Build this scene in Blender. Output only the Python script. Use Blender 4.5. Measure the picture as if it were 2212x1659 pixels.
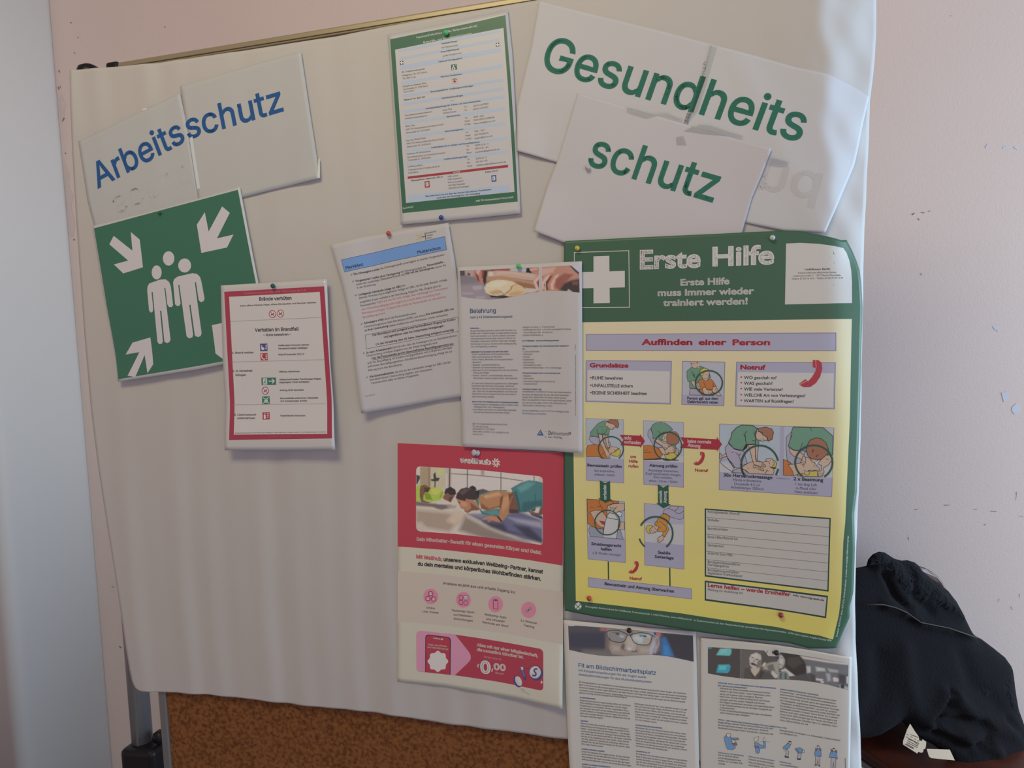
# A cork pinboard under white paper, hung with first aid and work safety notices, against a pink wall.
import bpy, bmesh, math, os, random
import numpy as np
from mathutils import Vector, Matrix
from mathutils.geometry import tessellate_polygon

for o in list(bpy.data.objects): bpy.data.objects.remove(o)
SC = bpy.context.scene
COL = SC.collection
random.seed(3)
H = 1.30                                   # height of the camera above the floor; board coordinates hang from it
def bw(x, y, z=0.0):                       # board mm (x right, y up, z towards the room) -> world metres
    return Vector((x / 1000.0, -z / 1000.0, y / 1000.0 + H))

# ---------------------------------------------------------------- camera
cam = bpy.data.cameras.new('camera'); cam_o = bpy.data.objects.new('camera', cam); COL.objects.link(cam_o)
cam.sensor_fit = 'HORIZONTAL'; cam.sensor_width = 36.0; cam.lens = 36.0 * 1583.878 / 2212.0
cam.clip_start = 0.02
R = ((0.9735016, -0.0533019, -0.2223814), (0.0410070, 0.9973829, -0.0595464), (0.2249734, 0.0488493, 0.9731396))
ax = [Vector((r[0], -r[2], r[1])) for r in R]
M = Matrix((ax[0], ax[1], ax[2])).transposed().to_4x4(); M.translation = bw(0, 0, 1154.1156)
cam_o.matrix_world = M
SC.camera = cam_o

# ---------------------------------------------------------------- light and exposure
SC.view_settings.view_transform = 'Standard'; SC.view_settings.look = 'None'
SC.view_settings.gamma = 1.0; SC.view_settings.use_curve_mapping = False
SC.view_settings.exposure = 0.0
world = bpy.data.worlds.new('world'); SC.world = world; world.use_nodes = True
nt = world.node_tree; bgn = nt.nodes['Background']
tc = nt.nodes.new('ShaderNodeTexCoord'); sep = nt.nodes.new('ShaderNodeSeparateXYZ'); rmp = nt.nodes.new('ShaderNodeValToRGB')
mp = nt.nodes.new('ShaderNodeMapRange'); mp.inputs[1].default_value = -1; mp.inputs[2].default_value = 1
nt.links.new(tc.outputs['Generated'], sep.inputs[0]); nt.links.new(sep.outputs[2], mp.inputs[0]); nt.links.new(mp.outputs[0], rmp.inputs[0]); nt.links.new(rmp.outputs[0], bgn.inputs[0])
e = rmp.color_ramp.elements; e[0].position = 0.25; e[0].color = (0.44, 0.30, 0.30, 1); e[1].position = 0.8; e[1].color = (0.18, 0.145, 0.185, 1)
bgn.inputs[1].default_value = 1.0
def area(name, loc, target, size, size_y, energy, color, spread=180):
    l = bpy.data.lights.new(name, 'AREA'); l.shape = 'RECTANGLE'; l.size = size; l.size_y = size_y; l.energy = energy; l.color = color; l.spread = math.radians(spread)
    o = bpy.data.objects.new(name, l); COL.objects.link(o); o.location = loc
    o.rotation_euler = (Vector(target) - Vector(loc)).to_track_quat('-Z', 'Y').to_euler(); return o
area('window_daylight', (2.6, 0.1, 1.2), (0.0, 0.1, 1.2), 0.9, 1.5, 69, (0.574, 0.805, 1.0))
area('front_fill_light', (1.5, -3.2, 1.3), (0, 0, 1.2), 1.2, 1.5, 13.5, (0.7, 0.82, 1.0))  # cool fill added behind the camera to balance the light, not a known window
area('ceiling_lamp', (-0.5, -1.5, 2.75), (-0.35, 0, 1.3), 0.9, 0.5, 15.5, (1.0, 0.87, 0.50))
# ---------------------------------------------------------------- helpers
def s2l(h):
    if isinstance(h, int): h = INKS[h]
    c = [v / 255.0 for v in h] if isinstance(h, tuple) else [int(h[i:i + 2], 16) / 255.0 for i in (0, 2, 4)]
    return [v / 12.92 if v <= .04045 else ((v + .055) / 1.055) ** 2.4 for v in c]
MATS = {}
def principled(name, rgb, rough=0.6, spec=0.3, metal=0.0, coat=0.0, coat_rough=0.1, sheen=0.0):
    m = bpy.data.materials.new(name); m.use_nodes = True; b = m.node_tree.nodes['Principled BSDF']
    b.inputs['Base Color'].default_value = (*rgb, 1); b.inputs['Roughness'].default_value = rough; b.inputs['Specular IOR Level'].default_value = spec
    b.inputs['Metallic'].default_value = metal; b.inputs['Coat Weight'].default_value = coat; b.inputs['Coat Roughness'].default_value = coat_rough; b.inputs['Sheen Weight'].default_value = sheen
    return m
FIN = {'paper': (0.62, 0.22, 0, 0), 'satin': (0.42, 0.4, 0, 0), 'laminate': (0.5, 0.3, 0.35, 0.28), 'gloss': (0.5, 0.3, 0.9, 0.07)}
def ink(tone, fin):
    k = (tone, fin)
    if k not in MATS:
        if tone == 'tape':
            m = bpy.data.materials.new('clear_tape'); m.use_nodes = True; t = m.node_tree; t.nodes.clear()
            o = t.nodes.new('ShaderNodeOutputMaterial'); mx = t.nodes.new('ShaderNodeMixShader'); tr = t.nodes.new('ShaderNodeBsdfTransparent'); gl = t.nodes.new('ShaderNodeBsdfGlossy'); fr = t.nodes.new('ShaderNodeFresnel')
            tr.inputs[0].default_value = (0.97, 0.975, 0.965, 1); gl.inputs[1].default_value = 0.16; fr.inputs[0].default_value = 1.45
            t.links.new(fr.outputs[0], mx.inputs[0]); t.links.new(tr.outputs[0], mx.inputs[1]); t.links.new(gl.outputs[0], mx.inputs[2]); t.links.new(mx.outputs[0], o.inputs[0])
        elif tone == 'attr':
            f = FIN[fin]; m = principled('print_' + fin, (1, 1, 1), *f[:2], 0, *f[2:]); a = m.node_tree.nodes.new('ShaderNodeVertexColor'); a.layer_name = 'print'
            m.node_tree.links.new(a.outputs[0], m.node_tree.nodes['Principled BSDF'].inputs['Base Color'])
        else:
            f = FIN[fin]; m = principled('print_%s_%s' % (fin, tone), s2l(tone), *f[:2], 0, *f[2:])
        MATS[k] = m
    return MATS[k]
def tag(o, label, cat, group=None, kind=None):
    o['label'] = label; o['category'] = cat
    if group: o['group'] = group
    if kind: o['kind'] = kind
    return o
def empty(name, loc):
    o = bpy.data.objects.new(name, None); o.location = loc; o.empty_display_size = 0.02; COL.objects.link(o); return o
def link(name, me, parent=None, smooth=True):
    o = bpy.data.objects.new(name, me); COL.objects.link(o)
    if parent is not None: o.parent = parent
    if smooth and len(me.polygons): me.polygons.foreach_set('use_smooth', [True] * len(me.polygons))
    return o
def bm_obj(name, bm, mat, parent=None, smooth=True):
    me = bpy.data.meshes.new(name); bm.normal_update(); bm.to_mesh(me); bm.free()
    for m in (mat if isinstance(mat, (list, tuple)) else [mat]): me.materials.append(m)
    return link(name, me, parent, smooth)
def add_box(bm, c, s, bevel=0.0, rot=None):
    g = bmesh.ops.create_cube(bm, size=1.0)['verts']; bmesh.ops.scale(bm, vec=s, verts=g)
    if bevel: bmesh.ops.bevel(bm, geom=list({ed for v in g for ed in v.link_edges}), offset=bevel, segments=3, affect='EDGES', profile=0.5); g = [v for v in bm.verts if v.tag is False and v in bm.verts]
    return g
def box_obj(name, c, s, mat, parent=None, bevel=0.0, rotz=0.0):
    bm = bmesh.new(); bmesh.ops.create_cube(bm, size=1.0); bmesh.ops.scale(bm, vec=s, verts=bm.verts)
    if bevel: bmesh.ops.bevel(bm, geom=list(bm.edges), offset=bevel, segments=3, affect='EDGES', profile=0.5)
    if rotz: bmesh.ops.rotate(bm, verts=bm.verts, matrix=Matrix.Rotation(rotz, 3, 'Z'))
    bmesh.ops.translate(bm, vec=c, verts=bm.verts)
    o = bm_obj(name, bm, mat, parent, smooth=False); return o
def lathe(bm, prof, axis_mat, n=24):          # prof: (radius, height) pairs
    rings = []
    for r, h in prof:
        if r < 1e-7: rings.append([bm.verts.new(axis_mat @ Vector((0, 0, h)))])
        else: rings.append([bm.verts.new(axis_mat @ Vector((r * math.cos(2 * math.pi * k / n), r * math.sin(2 * math.pi * k / n), h))) for k in range(n)])
    for a, b in zip(rings, rings[1:]):
        for k in range(n):
            q = [a[k % len(a)], a[(k + 1) % len(a)], b[(k + 1) % len(b)], b[k % len(b)]]
            f = []
            for v in q:
                if v not in f: f.append(v)
            if len(f) > 2:
                try: bm.faces.new(f)
                except ValueError: pass
def tube(bm, pts, r, n=14, closed_ends=True):
    pts = [Vector(p) for p in pts]; prev = None; rings = []
    for i, p in enumerate(pts):
        t = (pts[min(i + 1, len(pts) - 1)] - pts[max(i - 1, 0)]).normalized()
        u = prev - t * prev.dot(t) if prev is not None else t.orthogonal()
        u.normalize(); prev = u; w = t.cross(u)
        rings.append([bm.verts.new(p + r * (u * math.cos(2 * math.pi * k / n) + w * math.sin(2 * math.pi * k / n))) for k in range(n)])
    for a, b in zip(rings, rings[1:]):
        for k in range(n): bm.faces.new((a[k], a[(k + 1) % n], b[(k + 1) % n], b[k]))
    if closed_ends: bm.faces.new(rings[0][::-1]); bm.faces.new(rings[-1])
def noise_bump(m, scale, strength, dist, detail=3.0, col2=None, col_scale=None, lo=0.35, hi=0.7):
    t = m.node_tree; b = t.nodes['Principled BSDF']; tcn = t.nodes.new('ShaderNodeTexCoord')
    n = t.nodes.new('ShaderNodeTexNoise'); n.inputs['Scale'].default_value = scale; n.inputs['Detail'].default_value = detail; t.links.new(tcn.outputs['Object'], n.inputs['Vector'])
    bp = t.nodes.new('ShaderNodeBump'); bp.inputs['Strength'].default_value = strength; bp.inputs['Distance'].default_value = dist
    t.links.new(n.outputs[0], bp.inputs['Height']); t.links.new(bp.outputs[0], b.inputs['Normal'])
    if col2:
        n2 = t.nodes.new('ShaderNodeTexNoise'); n2.inputs['Scale'].default_value = col_scale or scale; n2.inputs['Detail'].default_value = 5; t.links.new(tcn.outputs['Object'], n2.inputs['Vector'])
        r = t.nodes.new('ShaderNodeValToRGB'); r.color_ramp.elements[0].position = lo; r.color_ramp.elements[1].position = hi
        r.color_ramp.elements[0].color = b.inputs['Base Color'].default_value; r.color_ramp.elements[1].color = (*col2, 1); t.links.new(n2.outputs[0], r.inputs[0]); t.links.new(r.outputs[0], b.inputs['Base Color'])
    return m

FOLD_X, FOLD_TAN = 222, 0.62
# ---- how the paper lies: heights in mm in front of the board plane, x right, y up (mm) ----
def sm(a, b, t):
    t = np.clip((t - a) / (b - a), 0.0, 1.0)
    return t * t * (3 - 2 * t)

def fold(x):                       # the big sheet bends back round the right edge of the board
    s = 5.0
    t = np.clip((x - FOLD_X) / s, -40, 40)
    return -np.log1p(np.exp(t)) * s * FOLD_TAN

def ripple(x, y):                  # soft vertical pleats of the big sheet, stronger low down and at the left
    a = 0.22 + 0.95 * sm(150, -560, y) * (0.35 + 0.65 * sm(60, -700, x))
    a = a + 0.75 * sm(330, 520, y) * sm(-640, -1000, x)
    w = 9.0 * np.sin(y / 190.0 + x / 330.0)
    return a * (1.0 * np.sin((x + w) / 13.4 + 0.5) + 0.8 * np.sin((x + 0.7 * w) / 8.9 + 2.1) + 0.9 * np.sin((x - w) / 21.3)
                + 0.25 * np.sin((x * 0.8 + y * 0.45) / 17.0))

def creases(x, y):                 # crumples near the folded right edge
    k = sm(195, 235, x)
    return k * (1.6 * np.sin(y / 17.0 + x / 9.0) * np.sin(y / 41.0 + 1.0) + 1.1 * np.sin((y - 2.1 * x) / 23.0))

def height(key, x, y):
    x = np.asarray(x, float); y = np.asarray(y, float)
    base = fold(x)
    if key == 'base':
        return base + 0.85 * ripple(x, y) + creases(x, y) - 0.4
    if key == 'blue_sign':
        return base * 1 + 2.6 + 0.4 * ripple(x, y) + 1.2 * sm(-640, -600, x) + 3 * sm(-640, -590, x) * sm(330, 290, y)
    if key == 'green_sign':
        return base + 3.0 + 0.6 * np.sin(x / 38.0 + y / 60.0) + 0.8 * creases(x, y) + 1.6 * np.exp(-((x + 0.42 * y - 270) / 22.0) ** 2) \
            + 4.0 * sm(-170, -225, x) * sm(380, 300, y)
    if key == 'green_word':
        return base + 6.4 + 1.0 * np.sin((x * 0.9 + y * 0.5) / 42.0) + 4.0 * sm(-120, -210, x) * sm(260, 190, y) + 1.5 * sm(90, 140, x)
    if key == 'contact':
        return 3.6 + 0.8 * np.sin(x / 55.0) + 3.0 * sm(240, 200, y)
    if key == 'assembly':
        return 7.0 + 1.0 * np.sin((x - y) / 80.0) + 7.0 * sm(40, -60, y)
    if key == 'fire':
        return 12.0 + 0.8 * np.sin(x / 50.0) + 9.0 * sm(-60, -150, y)
    if key == 'leaflet':
        return 5.0 + 9.5 * sm(-330, -225, x) + 1.2 * np.sin((y + 0.3 * x) / 45.0) + 6.0 * sm(-480, -540, x) + 5 * sm(60, -110, y) * sm(-420, -500, x)
    if key == 'briefing':
        return 7.5 + 8.0 * sm(-215, -172, x) + 0.6 * np.sin(x / 60.0) + 4.0 * sm(-120, -180, y)
    if key == 'wellness':
        return 4.0 + 2.5 * np.sin((x + 350) / 90.0) + 7.0 * sm(-480, -570, y) * sm(-300, -200, x)
    if key == 'firstaid':
        c = -34.0 * sm(205, 300, x) ** 1.5 * sm(60, 165, y) - 20.0 * sm(190, 260, x) * sm(-400, -480, y)
        return 0.75 * base + 11.0 + 1.2 * np.sin((x + 0.4 * y) / 75.0) + 0.5 * np.sin(y / 28.0) * sm(200, 250, x) + c + 4.0 * sm(-330, -430, y) * sm(150, 20, x)
    if key == 'eyes':
        return 4.5 + 1.5 * np.sin((x + y * 0.3) / 60.0)
    if key == 'stretch':
        return 0.5 * base + 5.0 + 2.0 * np.sin((x - 40) / 58.0) + 5.0 * sm(120, 230, x)
    return base + 4.0


# ---------------------------------------------------------------- lettering: outlines of Blender's own fonts, thickened to the weight wanted
FONTS = {}
try:
    FONTS['I'] = bpy.data.fonts.load(os.path.join(bpy.utils.system_resource('DATAFILES', path='fonts'), 'Inter.woff2'))
except Exception:
    FONTS['I'] = None
GLY = {}
def _curve(body, fkey, res):
    c = bpy.data.curves.new('glyph', 'FONT'); c.body = body
    if FONTS.get(fkey): c.font = FONTS[fkey]
    c.resolution_u = res; o = bpy.data.objects.new('glyph', c); COL.objects.link(o); return o
def _outlines(splines, res):
    out = []
    for s in splines:
        b = s.bezier_points; n = len(b); p = []
        for i in range(n):
            a, d = b[i], b[(i + 1) % n]; P = [np.array(v[:2]) for v in (a.co, a.handle_right, d.handle_left, d.co)]
            L = P[3] - P[0]; l = np.hypot(*L)
            if l < 1e-6: continue
            dev = max(abs(L[0] * (P[k][1] - P[0][1]) - L[1] * (P[k][0] - P[0][0])) / l for k in (1, 2))
            m = (1 if res < 4 else max(1, int(l / 0.09))) if dev < 1e-3 else res
            for k in range(m):
                t = k / m; p.append((1 - t) ** 3 * P[0] + 3 * t * (1 - t) ** 2 * P[1] + 3 * t * t * (1 - t) * P[2] + t ** 3 * P[3])
        if len(p) > 2: out.append(np.array(p))
    return out
def refine(me):                                # the same fill cut into a grid, for big letters on bent paper
    bm = bmesh.new(); bm.from_mesh(me)
    if len(bm.verts):
        for ax_ in (0, 1):
            v = [q.co[ax_] for q in bm.verts]
            for c in np.arange(math.floor(min(v) / 0.1) + 1, max(v) / 0.1) * 0.1:
                co = [0, 0, 0]; no = [0, 0, 0]; co[ax_] = c; no[ax_] = 1
                bmesh.ops.bisect_plane(bm, geom=bm.verts[:] + bm.edges[:] + bm.faces[:], plane_co=co, plane_no=no, dist=1e-5)
        bmesh.ops.triangulate(bm, faces=bm.faces); bm.verts.index_update()
    r = (np.array([q.co[:2] for q in bm.verts]).reshape(-1, 2), np.array([[q.index for q in f.verts] for f in bm.faces], int).reshape(-1, 3)); bm.free(); return r
OUT = 1.0                                      # +1 where the outlines run clockwise round the ink, else -1
def weight(fkey, w): return max(0.0, (w - 0.025) * 1.25) if fkey == 'I' else w
def prepare_glyphs(chars, fkey):
    obs = {ch: _curve('H' + ch + 'H', fkey, 3) for ch in chars}; obs['#HH'] = _curve('HH', fkey, 3)
    fills = {ch: _curve(ch, fkey, 2) for ch in chars} if fkey == 'B' else {}
    dg = bpy.context.evaluated_depsgraph_get()
    hh = obs['#HH'].to_curve(dg); nH = len(hh.splines) // 2
    hx = lambda sp: min(p.co[0] for s in sp for p in s.bezier_points)
    adv = hx(list(hh.splines)[nH:]) - hx(list(hh.splines)[:nH]); x0 = hx(list(hh.splines)[:nH])
    ys = [p.co[1] for s in hh.splines for p in s.bezier_points]; GLY[fkey, 'cap'] = max(ys) - min(ys); obs['#HH'].to_curve_clear()
    for ch in chars:
        cu = obs[ch].to_curve(dg); sp = list(cu.splines); mid = sp[nH:len(sp) - nH]; a = hx(sp[len(sp) - nH:]) - x0 - adv
        rec = {'adv': a}
        for res in (2, 5): rec[res] = [q - np.array((adv, 0)) for q in _outlines(mid, res)]
        if ch in fills:
            me = bpy.data.meshes.new_from_object(fills[ch].evaluated_get(dg)); me.calc_loop_triangles()
            v = np.zeros(len(me.vertices) * 3); me.vertices.foreach_get('co', v); f = np.zeros(len(me.loop_triangles) * 3, int); me.loop_triangles.foreach_get('vertices', f)
            rec['fill'] = (v.reshape(-1, 3)[:, :2], f.reshape(-1, 3)); rec['fine'] = refine(me); bpy.data.meshes.remove(me)
        obs[ch].to_curve_clear(); GLY[fkey, ch] = rec
    if fkey == 'I' and 'o' in chars:
        global OUT
        ar = lambda q: float((q[:, 0] * np.roll(q[:, 1], -1) - np.roll(q[:, 0], -1) * q[:, 1]).sum()); big = max(GLY[fkey, 'o'][2], key=lambda q: abs(ar(q))); OUT = 1.0 if ar(big) < 0 else -1.0
    for o in list(obs.values()) + list(fills.values()):
        c = o.data; bpy.data.objects.remove(o); bpy.data.curves.remove(c)
def ribbon(p, hw, closed=True, inner=None):    # polyline -> strip of half width hw (or hw outside, inner inside) with mitred corners
    n = len(p); hi_ = hw if inner is None else inner
    if closed: d0 = p - np.roll(p, 1, 0); d1 = np.roll(p, -1, 0) - p
    else: d = np.diff(p, axis=0); d0 = np.vstack((d[:1], d)); d1 = np.vstack((d, d[-1:]))
    d0 = d0 / (np.hypot(d0[:, 0], d0[:, 1])[:, None] + 1e-9); d1 = d1 / (np.hypot(d1[:, 0], d1[:, 1])[:, None] + 1e-9)
    n0 = np.c_[-d0[:, 1], d0[:, 0]]; n1 = np.c_[-d1[:, 1], d1[:, 0]]; m = n0 + n1; k = (m * n1).sum(1); k = np.maximum(k, 0.55); m = m / k[:, None]
    v = np.vstack((p + m * hw, p - m * hi_)); i = np.arange(n if closed else n - 1); j = (i + 1) % n
    return v, np.vstack((np.c_[i, j, j + n], np.c_[i, j + n, i + n]))
WGL = {}
def glyph(fkey, ch, w, res):
    k = (fkey, ch, w, res)
    if k not in WGL:
        rec = GLY[fkey, ch]; V, F, n = [], [], 0
        if 'fill' in rec and len(rec['fill'][0]):
            fv, ff = rec['fill'] if res < 4 else rec['fine']; V.append(fv); F.append(ff); n = len(fv)
        if fkey == 'I':                        # stems are about .09 em: a strip .052 em wide inside every outline fills them
            for q in rec[res]: v, f = ribbon(q, OUT * w, True, OUT * 0.052); V.append(v); F.append(f + n); n += len(v)
        elif w > 0:
            for q in rec[res]: v, f = ribbon(q, w); V.append(v); F.append(f + n); n += len(v)
        WGL[k] = (np.vstack(V) if V else np.zeros((0, 2)), np.vstack(F) if F else np.zeros((0, 3), int), rec['adv'])
    return WGL[k]
def text_mesh(text, fkey, w, cap_mm, P0, P1, mid=None):
    w = weight(fkey, w); res = 5 if abs(cap_mm) > 5 else 2; V, F, n, x = [], [], 0, 0.0
    for ch in text:
        v, f, a = glyph(fkey, ch, w, res)
        if len(v): V.append(v + np.array((x, 0))); F.append(f + n); n += len(v)
        x += a
    V = np.vstack(V); F = np.vstack(F); x0, x1 = V[:, 0].min(), V[:, 0].max()
    t = (V[:, 0] - x0) / (x1 - x0); h = (V[:, 1] + (w if w > 0 else 0)) * cap_mm / (GLY[fkey, 'cap'] + 2 * w)
    P0, P1 = np.array(P0), np.array(P1)
    if mid is None: B = P0 + t[:, None] * (P1 - P0); D = np.tile(P1 - P0, (len(t), 1))
    else:
        m = np.array(mid); L0 = np.hypot(*(m - P0)); tm = L0 / (L0 + np.hypot(*(P1 - m))); C = (m - (1 - tm) ** 2 * P0 - tm ** 2 * P1) / (2 * tm * (1 - tm)); T = t[:, None]
        B = (1 - T) ** 2 * P0 + 2 * T * (1 - T) * C + T ** 2 * P1; D = 2 * (1 - T) * (C - P0) + 2 * T * (P1 - C)
    D = D / np.hypot(D[:, 0], D[:, 1])[:, None]
    return B + np.c_[-D[:, 1], D[:, 0]] * h[:, None], F

# ---------------------------------------------------------------- sheets and print
def arr(l): return np.array(l, float).reshape(-1, 2) / 10.0
def resample(p, n):
    d = np.r_[0, np.cumsum(np.hypot(*np.diff(p, axis=0).T))]; t = np.linspace(0, d[-1], n)
    return np.c_[np.interp(t, d, p[:, 0]), np.interp(t, d, p[:, 1])]
def smooth_line(p, closed, k=5):
    n = len(p); out = []
    for i in range(n if closed else n - 1):
        a, b, c, d = [p[(i + j) % n] if closed else p[min(max(i + j, 0), n - 1)] for j in (-1, 0, 1, 2)]
        for s in range(k):
            t = s / k; out.append(0.5 * (2 * b + (c - a) * t + (2 * a - 5 * b + 4 * c - d) * t * t + (3 * b - a - 3 * c + d) * t ** 3))
    if not closed: out.append(p[-1])
    return np.array(out)
def coons(top, right, bottom, left, step):
    W_ = max(np.hypot(*np.diff(q, axis=0).T).sum() for q in (top, bottom)); H_ = max(np.hypot(*np.diff(q, axis=0).T).sum() for q in (left, right))
    nu, nv = int(W_ / step) + 2, int(H_ / step) + 2
    T, B, L, R_ = resample(top, nu), resample(bottom, nu), resample(left, nv), resample(right, nv)
    u = np.linspace(0, 1, nu)[None, :, None]; v = np.linspace(0, 1, nv)[:, None, None]
    P = (1 - v) * T[None] + v * B[None] + (1 - u) * L[:, None] + u * R_[:, None] - ((1 - u) * (1 - v) * T[0] + u * (1 - v) * T[-1] + (1 - u) * v * B[0] + u * v * B[-1])
    return P.reshape(-1, 2), grid_faces(nu, nv), nu, nv
def grid_faces(nu, nv):
    i = np.arange(nu - 1)[None, :] + (np.arange(nv - 1) * nu)[:, None]; i = i.ravel(); return np.c_[i, i + nu, i + nu + 1, i + 1]
def cut_fill(p, step):
    tri = tessellate_polygon([[Vector((a, b, 0)) for a, b in p]])
    if np.ptp(p, axis=0).max() < step * 1.4: return p, np.array([t for t in tri])
    bm = bmesh.new(); vs = [bm.verts.new((a, b, 0)) for a, b in p]
    for t in tri:
        try: bm.faces.new([vs[k] for k in t])
        except ValueError: pass
    lo, hi = p.min(0), p.max(0)
    for ax_ in (0, 1):
        for c in np.arange(math.floor(lo[ax_] / step) + 1, hi[ax_] / step) * step:
            co = [0, 0, 0]; no = [0, 0, 0]; co[ax_] = c; no[ax_] = 1
            bmesh.ops.bisect_plane(bm, geom=bm.verts[:] + bm.edges[:] + bm.faces[:], plane_co=co, plane_no=no, dist=1e-5)
    bmesh.ops.triangulate(bm, faces=bm.faces); bm.verts.index_update()
    V = np.array([v.co[:2] for v in bm.verts]); F = np.array([[v.index for v in f.verts] for f in bm.faces]); bm.free(); return V, F
def soft_poly(x, y, p, blur):                 # coverage of points by a polygon with a soft edge
    inside = np.zeros(len(x), bool); d2 = np.full(len(x), 1e9); n = len(p)
    for i in range(n):
        (x0, y0), (x1, y1) = p[i], p[(i + 1) % n]
        c = (y0 > y) != (y1 > y); inside ^= c & (x < (x1 - x0) * (y - y0) / (y1 - y0 + 1e-12) + x0)
        dx, dy = x1 - x0, y1 - y0; t = np.clip(((x - x0) * dx + (y - y0) * dy) / (dx * dx + dy * dy + 1e-12), 0, 1)
        d2 = np.minimum(d2, (x - x0 - t * dx) ** 2 + (y - y0 - t * dy) ** 2)
    s = np.sqrt(d2) * np.where(inside, 1, -1); return np.clip(s / (2 * blur + 1e-6) + 0.5, 0, 1)
LAYER = 0.07                                  # mm between printed layers
class Sheet:
    def __init__(s, name, key, label, cat, o, th, finish):
        s.key, s.o, s.c, s.s, s.fin = key, np.array(o), math.cos(th), math.sin(th), finish
        s.z0 = float(height(key, o[0], o[1])); s.root = empty(name, bw(o[0], o[1], s.z0)); tag(s.root, label, cat); s.acc = {}
        s.step = 5.0 if key in ('firstaid', 'green_sign', 'stretch', 'green_word') else 10.0
    def board(s, p): return s.o + np.c_[s.c * p[:, 0] - s.s * p[:, 1], s.s * p[:, 0] + s.c * p[:, 1]]
    def local(s, p, layer):
        b = s.board(p); z = height(s.key, b[:, 0], b[:, 1]) + layer * LAYER
        return np.c_[b[:, 0] - s.o[0], -(z - s.z0), b[:, 1] - s.o[1]] / 1000.0
    def put(s, part, mat, V, F, layer, col=None):
        L = s.local(V, layer); F = np.asarray(F); a, b, c = L[F[:, 0]], L[F[:, 1]], L[F[:, 2]]     # every face looks into the room
        flip = (b[:, 0] - a[:, 0]) * (c[:, 2] - a[:, 2]) - (b[:, 2] - a[:, 2]) * (c[:, 0] - a[:, 0]) < 0
        F = np.where(flip[:, None], F[:, ::-1], F); s.acc.setdefault(part, []).append((mat, L, F, col))
    def run(s, op):
        k, part = op[0], op[1]
        if k == 'sheet':
            V, F, _, _ = coons(*[arr(q) for q in op[3:7]], s.step * 0.8); s.put(part, ink(op[2], s.fin), V, F, 1 if part == 'overlapping_sheet' else 0)
        elif k == 'F': V, F = cut_fill(arr(op[4]), s.step); s.put(part, ink(op[2], s.fin), V, F, op[3])
        elif k == 'S':
            p = arr(op[7]); p = smooth_line(p, op[5], 4 if len(p) < 12 else 2) if op[6] else p
            if not op[6] and len(p) < 30:
                q = np.vstack((p, p[:1])) if op[5] else p; out = []
                for a, b in zip(q, q[1:]):
                    m = max(1, int(np.hypot(*(b - a)) / s.step)); out += [a + (b - a) * t / m for t in range(m)]
                p = np.array(out if op[5] else out + [q[-1]])
            V, F = ribbon(p, op[4] / 2, bool(op[5])); s.put(part, ink(op[2], s.fin), V, F, op[3])
        elif k == 'T':
            q = arr(op[7]); V, F = text_mesh(op[8], op[4], op[5], op[6], q[0], q[1], q[2] if len(q) > 2 else None); s.put(part, ink(op[2], s.fin), V, F, op[3])
        elif k == 'Y':
            V, F, nu, nv = coons(*[arr(q) for q in op[4:8]], s.step); v = np.repeat(np.linspace(0, 1, nv), nu)[:, None]
            s.put(part, ink('attr', s.fin), V, F, op[3], (1 - v) * np.array(s2l(op[2][0])) + v * np.array(s2l(op[2][1])))
        elif k == 'P':
            nx, ny = op[4], op[5]; T, B = arr(op[6]), arr(op[7])
            fx = lambda q, u: np.c_[np.interp(u, np.linspace(0, 1, len(q)), q[:, 0]), np.interp(u, np.linspace(0, 1, len(q)), q[:, 1])]
            Tr, Br = resample(T, 400), resample(B, 400)
            xs0, xs1 = min(T[0, 0], B[0, 0]), max(T[-1, 0], B[-1, 0])
            u = np.linspace(0, 1, nx); Tg, Bg = resample(T, nx), resample(B, nx)
            v = np.linspace(0, 1, ny)[:, None, None]; V = ((1 - v) * Tg[None] + v * Bg[None]).reshape(-1, 2)
            c = np.tile(np.array(s2l(op[3 - 1])), (len(V), 1))
            for hx, blur, pts in op[8]:
                p = arr(pts); a = soft_poly(V[:, 0], V[:, 1], p, blur)[:, None]; c = c * (1 - a) + np.array(s2l(hx)) * a
            rng = np.random.default_rng(5); c = np.clip(c * (1 + rng.normal(0, 0.03, (len(c), 1))), 0, 1)
            s.put(part, ink('attr', s.fin), V, grid_faces(nx, ny), op[3], c)
    def finish(s):
        for part, items in s.acc.items():
            mats, VV, FF, MI, CC, n, any_c = [], [], [], [], [], 0, any(c is not None for _, _, _, c in items)
            for m, V, F, c in items:
                if m not in mats: mats.append(m)
                VV.append(V); FF += (F + n).tolist(); MI += [mats.index(m)] * len(F); n += len(V)
                if any_c: CC.append(np.c_[c if c is not None else np.ones((len(V), 3)), np.ones(len(V))])
            me = bpy.data.meshes.new(part.split('#')[0]); me.from_pydata(np.vstack(VV).tolist(), [], FF); 
            for m in mats: me.materials.append(m)
            me.polygons.foreach_set('material_index', MI)
            if any_c:
                at = me.color_attributes.new('print', 'FLOAT_COLOR', 'POINT'); at.data.foreach_set('color', np.vstack(CC).astype(np.float32).ravel())
            me.update(); o = link(part.split('#')[0], me, s.root)
            if 'sheet' in part:
                md = o.modifiers.new('thickness', 'SOLIDIFY'); md.thickness = 0.0002 if s.fin != 'gloss' else 0.0005; md.offset = -1.0
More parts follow.
